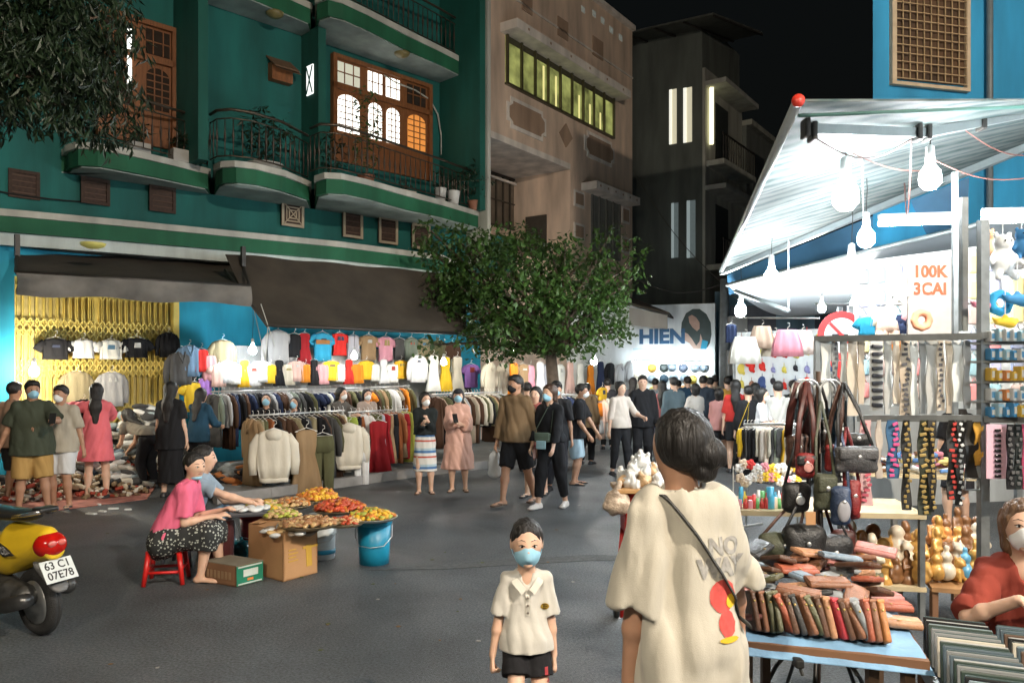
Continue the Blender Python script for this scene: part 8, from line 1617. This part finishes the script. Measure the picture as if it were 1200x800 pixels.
bulb(893, 252, 7.6, 30, 'bulb close to the roller of the lit awning', cord=.2, r=.04)
# fluorescent tube across the stall
def fluo(a, b_, power, label):
    a, b_ = Vector(a), Vector(b_); o = thing('tube_lamp', label, 'tube lamp', (a+b_)/2, 0)
    mb = MB(); mb.tube([a, b_], .02, 8); e = power/(PI*2*PI*.02*(b_-a).length); build('tube', mb, glow_mat('tube_%d' % power, (.86, .96, 1), e), o, True)
    mb = MB(); mb.obox(a+V(0, 0, .05), b_+V(0, 0, .05), .05, .04); build('fixture', mb, plastic(.6, .62, .62), o)
fluo(W(1030, 262, 6.2), W(1125, 259, 6.2), 20, 'white fluorescent tube across the stall under the awning')
fluo(W(1150, 258, 5.0), W(1260, 256, 4.8), 18, 'white fluorescent tube at the right over the hanging toys')
fluo(spx(745, 424, .5), spx(832, 426, .5), 55, 'added white tube brightening the shop wall below the painted sign')  # added tube, put in only to brighten sign and wall
def added_street_lamp(x, y, h, power, label, col, aim=(0, 0)):  # builds the lamps added out of view as extra light
    o = thing('added_street_lamp', label, 'added lamp', (x, y, 0)); mb = MB(); mb.tube([V(x, y, 0), V(x, y, h)], [.09, .06], 10); a = V(x, y, h); d = V(aim[0]-x, aim[1]-y, 0).normalized(); e = a+d*1.2+V(0, 0, .2)
    mb.tube([a-V(0, 0, .1), a+d*.4+V(0, 0, .12), e], .035, 8); build('pole', mb, mat('pole_grey', (.16, .18, .19)), o, True)
    mb = MB(); mb.rbox(e+V(0, 0, .03), (.3, .6, .1), .04, (0, 0, math.atan2(d.y, d.x)-PI/2)); build('lamp_head', mb, DSTEEL(), o)
    mb = MB(); mb.lathe([(.16, 0), (.15, -.08), (.09, -.15), (.0001, -.17)], e-V(0, 0, .022), 16); build('lamp_glass', mb, glow_mat('added_lamp_glow_%d' % power, col, power/(PI*PI*.16*.16)), o, True)
added_street_lamp(-2.6, -3.6, 5.4, 300, 'tall grey added lamp behind the camera brightening the near street', (1, .88, .70), (0, 2))  # added unseen lamp, fills light on the near street and figures
added_street_lamp(7.0, -4.0, 8.5, 1350, 'taller grey added lamp out of view brightening the house fronts', (1, .86, .70), (4, 6))  # added unseen lamp, strong enough to lift the facades
# ---------------------------------------------------------------- night sky and camera
w = bpy.data.worlds.new('World'); SC.world = w; w.use_nodes = True
nt = w.node_tree; bg = nt.nodes['Background']
sk = nt.nodes.new('ShaderNodeTexSky'); sk.sky_type = 'NISHITA'; sk.sun_disc = False; sk.sun_elevation = R(-3); sk.sun_rotation = R(200)
mxx = nt.nodes.new('ShaderNodeMix'); mxx.data_type = 'RGBA'; mxx.blend_type = 'ADD'; mxx.inputs[0].default_value = 1; mxx.inputs[7].default_value = (.11, .15, .15, 1)
nt.links.new(sk.outputs[0], mxx.inputs[6]); nt.links.new(mxx.outputs[2], bg.inputs['Color']); bg.inputs['Strength'].default_value = .012
cam = bpy.data.objects.new('camera', bpy.data.cameras.new('camera')); COL.objects.link(cam); SC.camera = cam
cam.location = (0, 0, EH); cam.rotation_euler = (R(90), 0, 0); cam.data.sensor_width = 36; cam.data.lens = F*36/1200; cam.data.shift_y = (HY-400)/1200; cam.data.clip_end = 600; cam.data.clip_start = .05
SC.view_settings.view_transform = 'Standard'; SC.view_settings.look = 'None'; SC.view_settings.gamma = 1; SC.view_settings.exposure = .8
SC.cycles.use_light_tree = True; SC.cycles.max_bounces = 6; SC.cycles.sample_clamp_indirect = 6
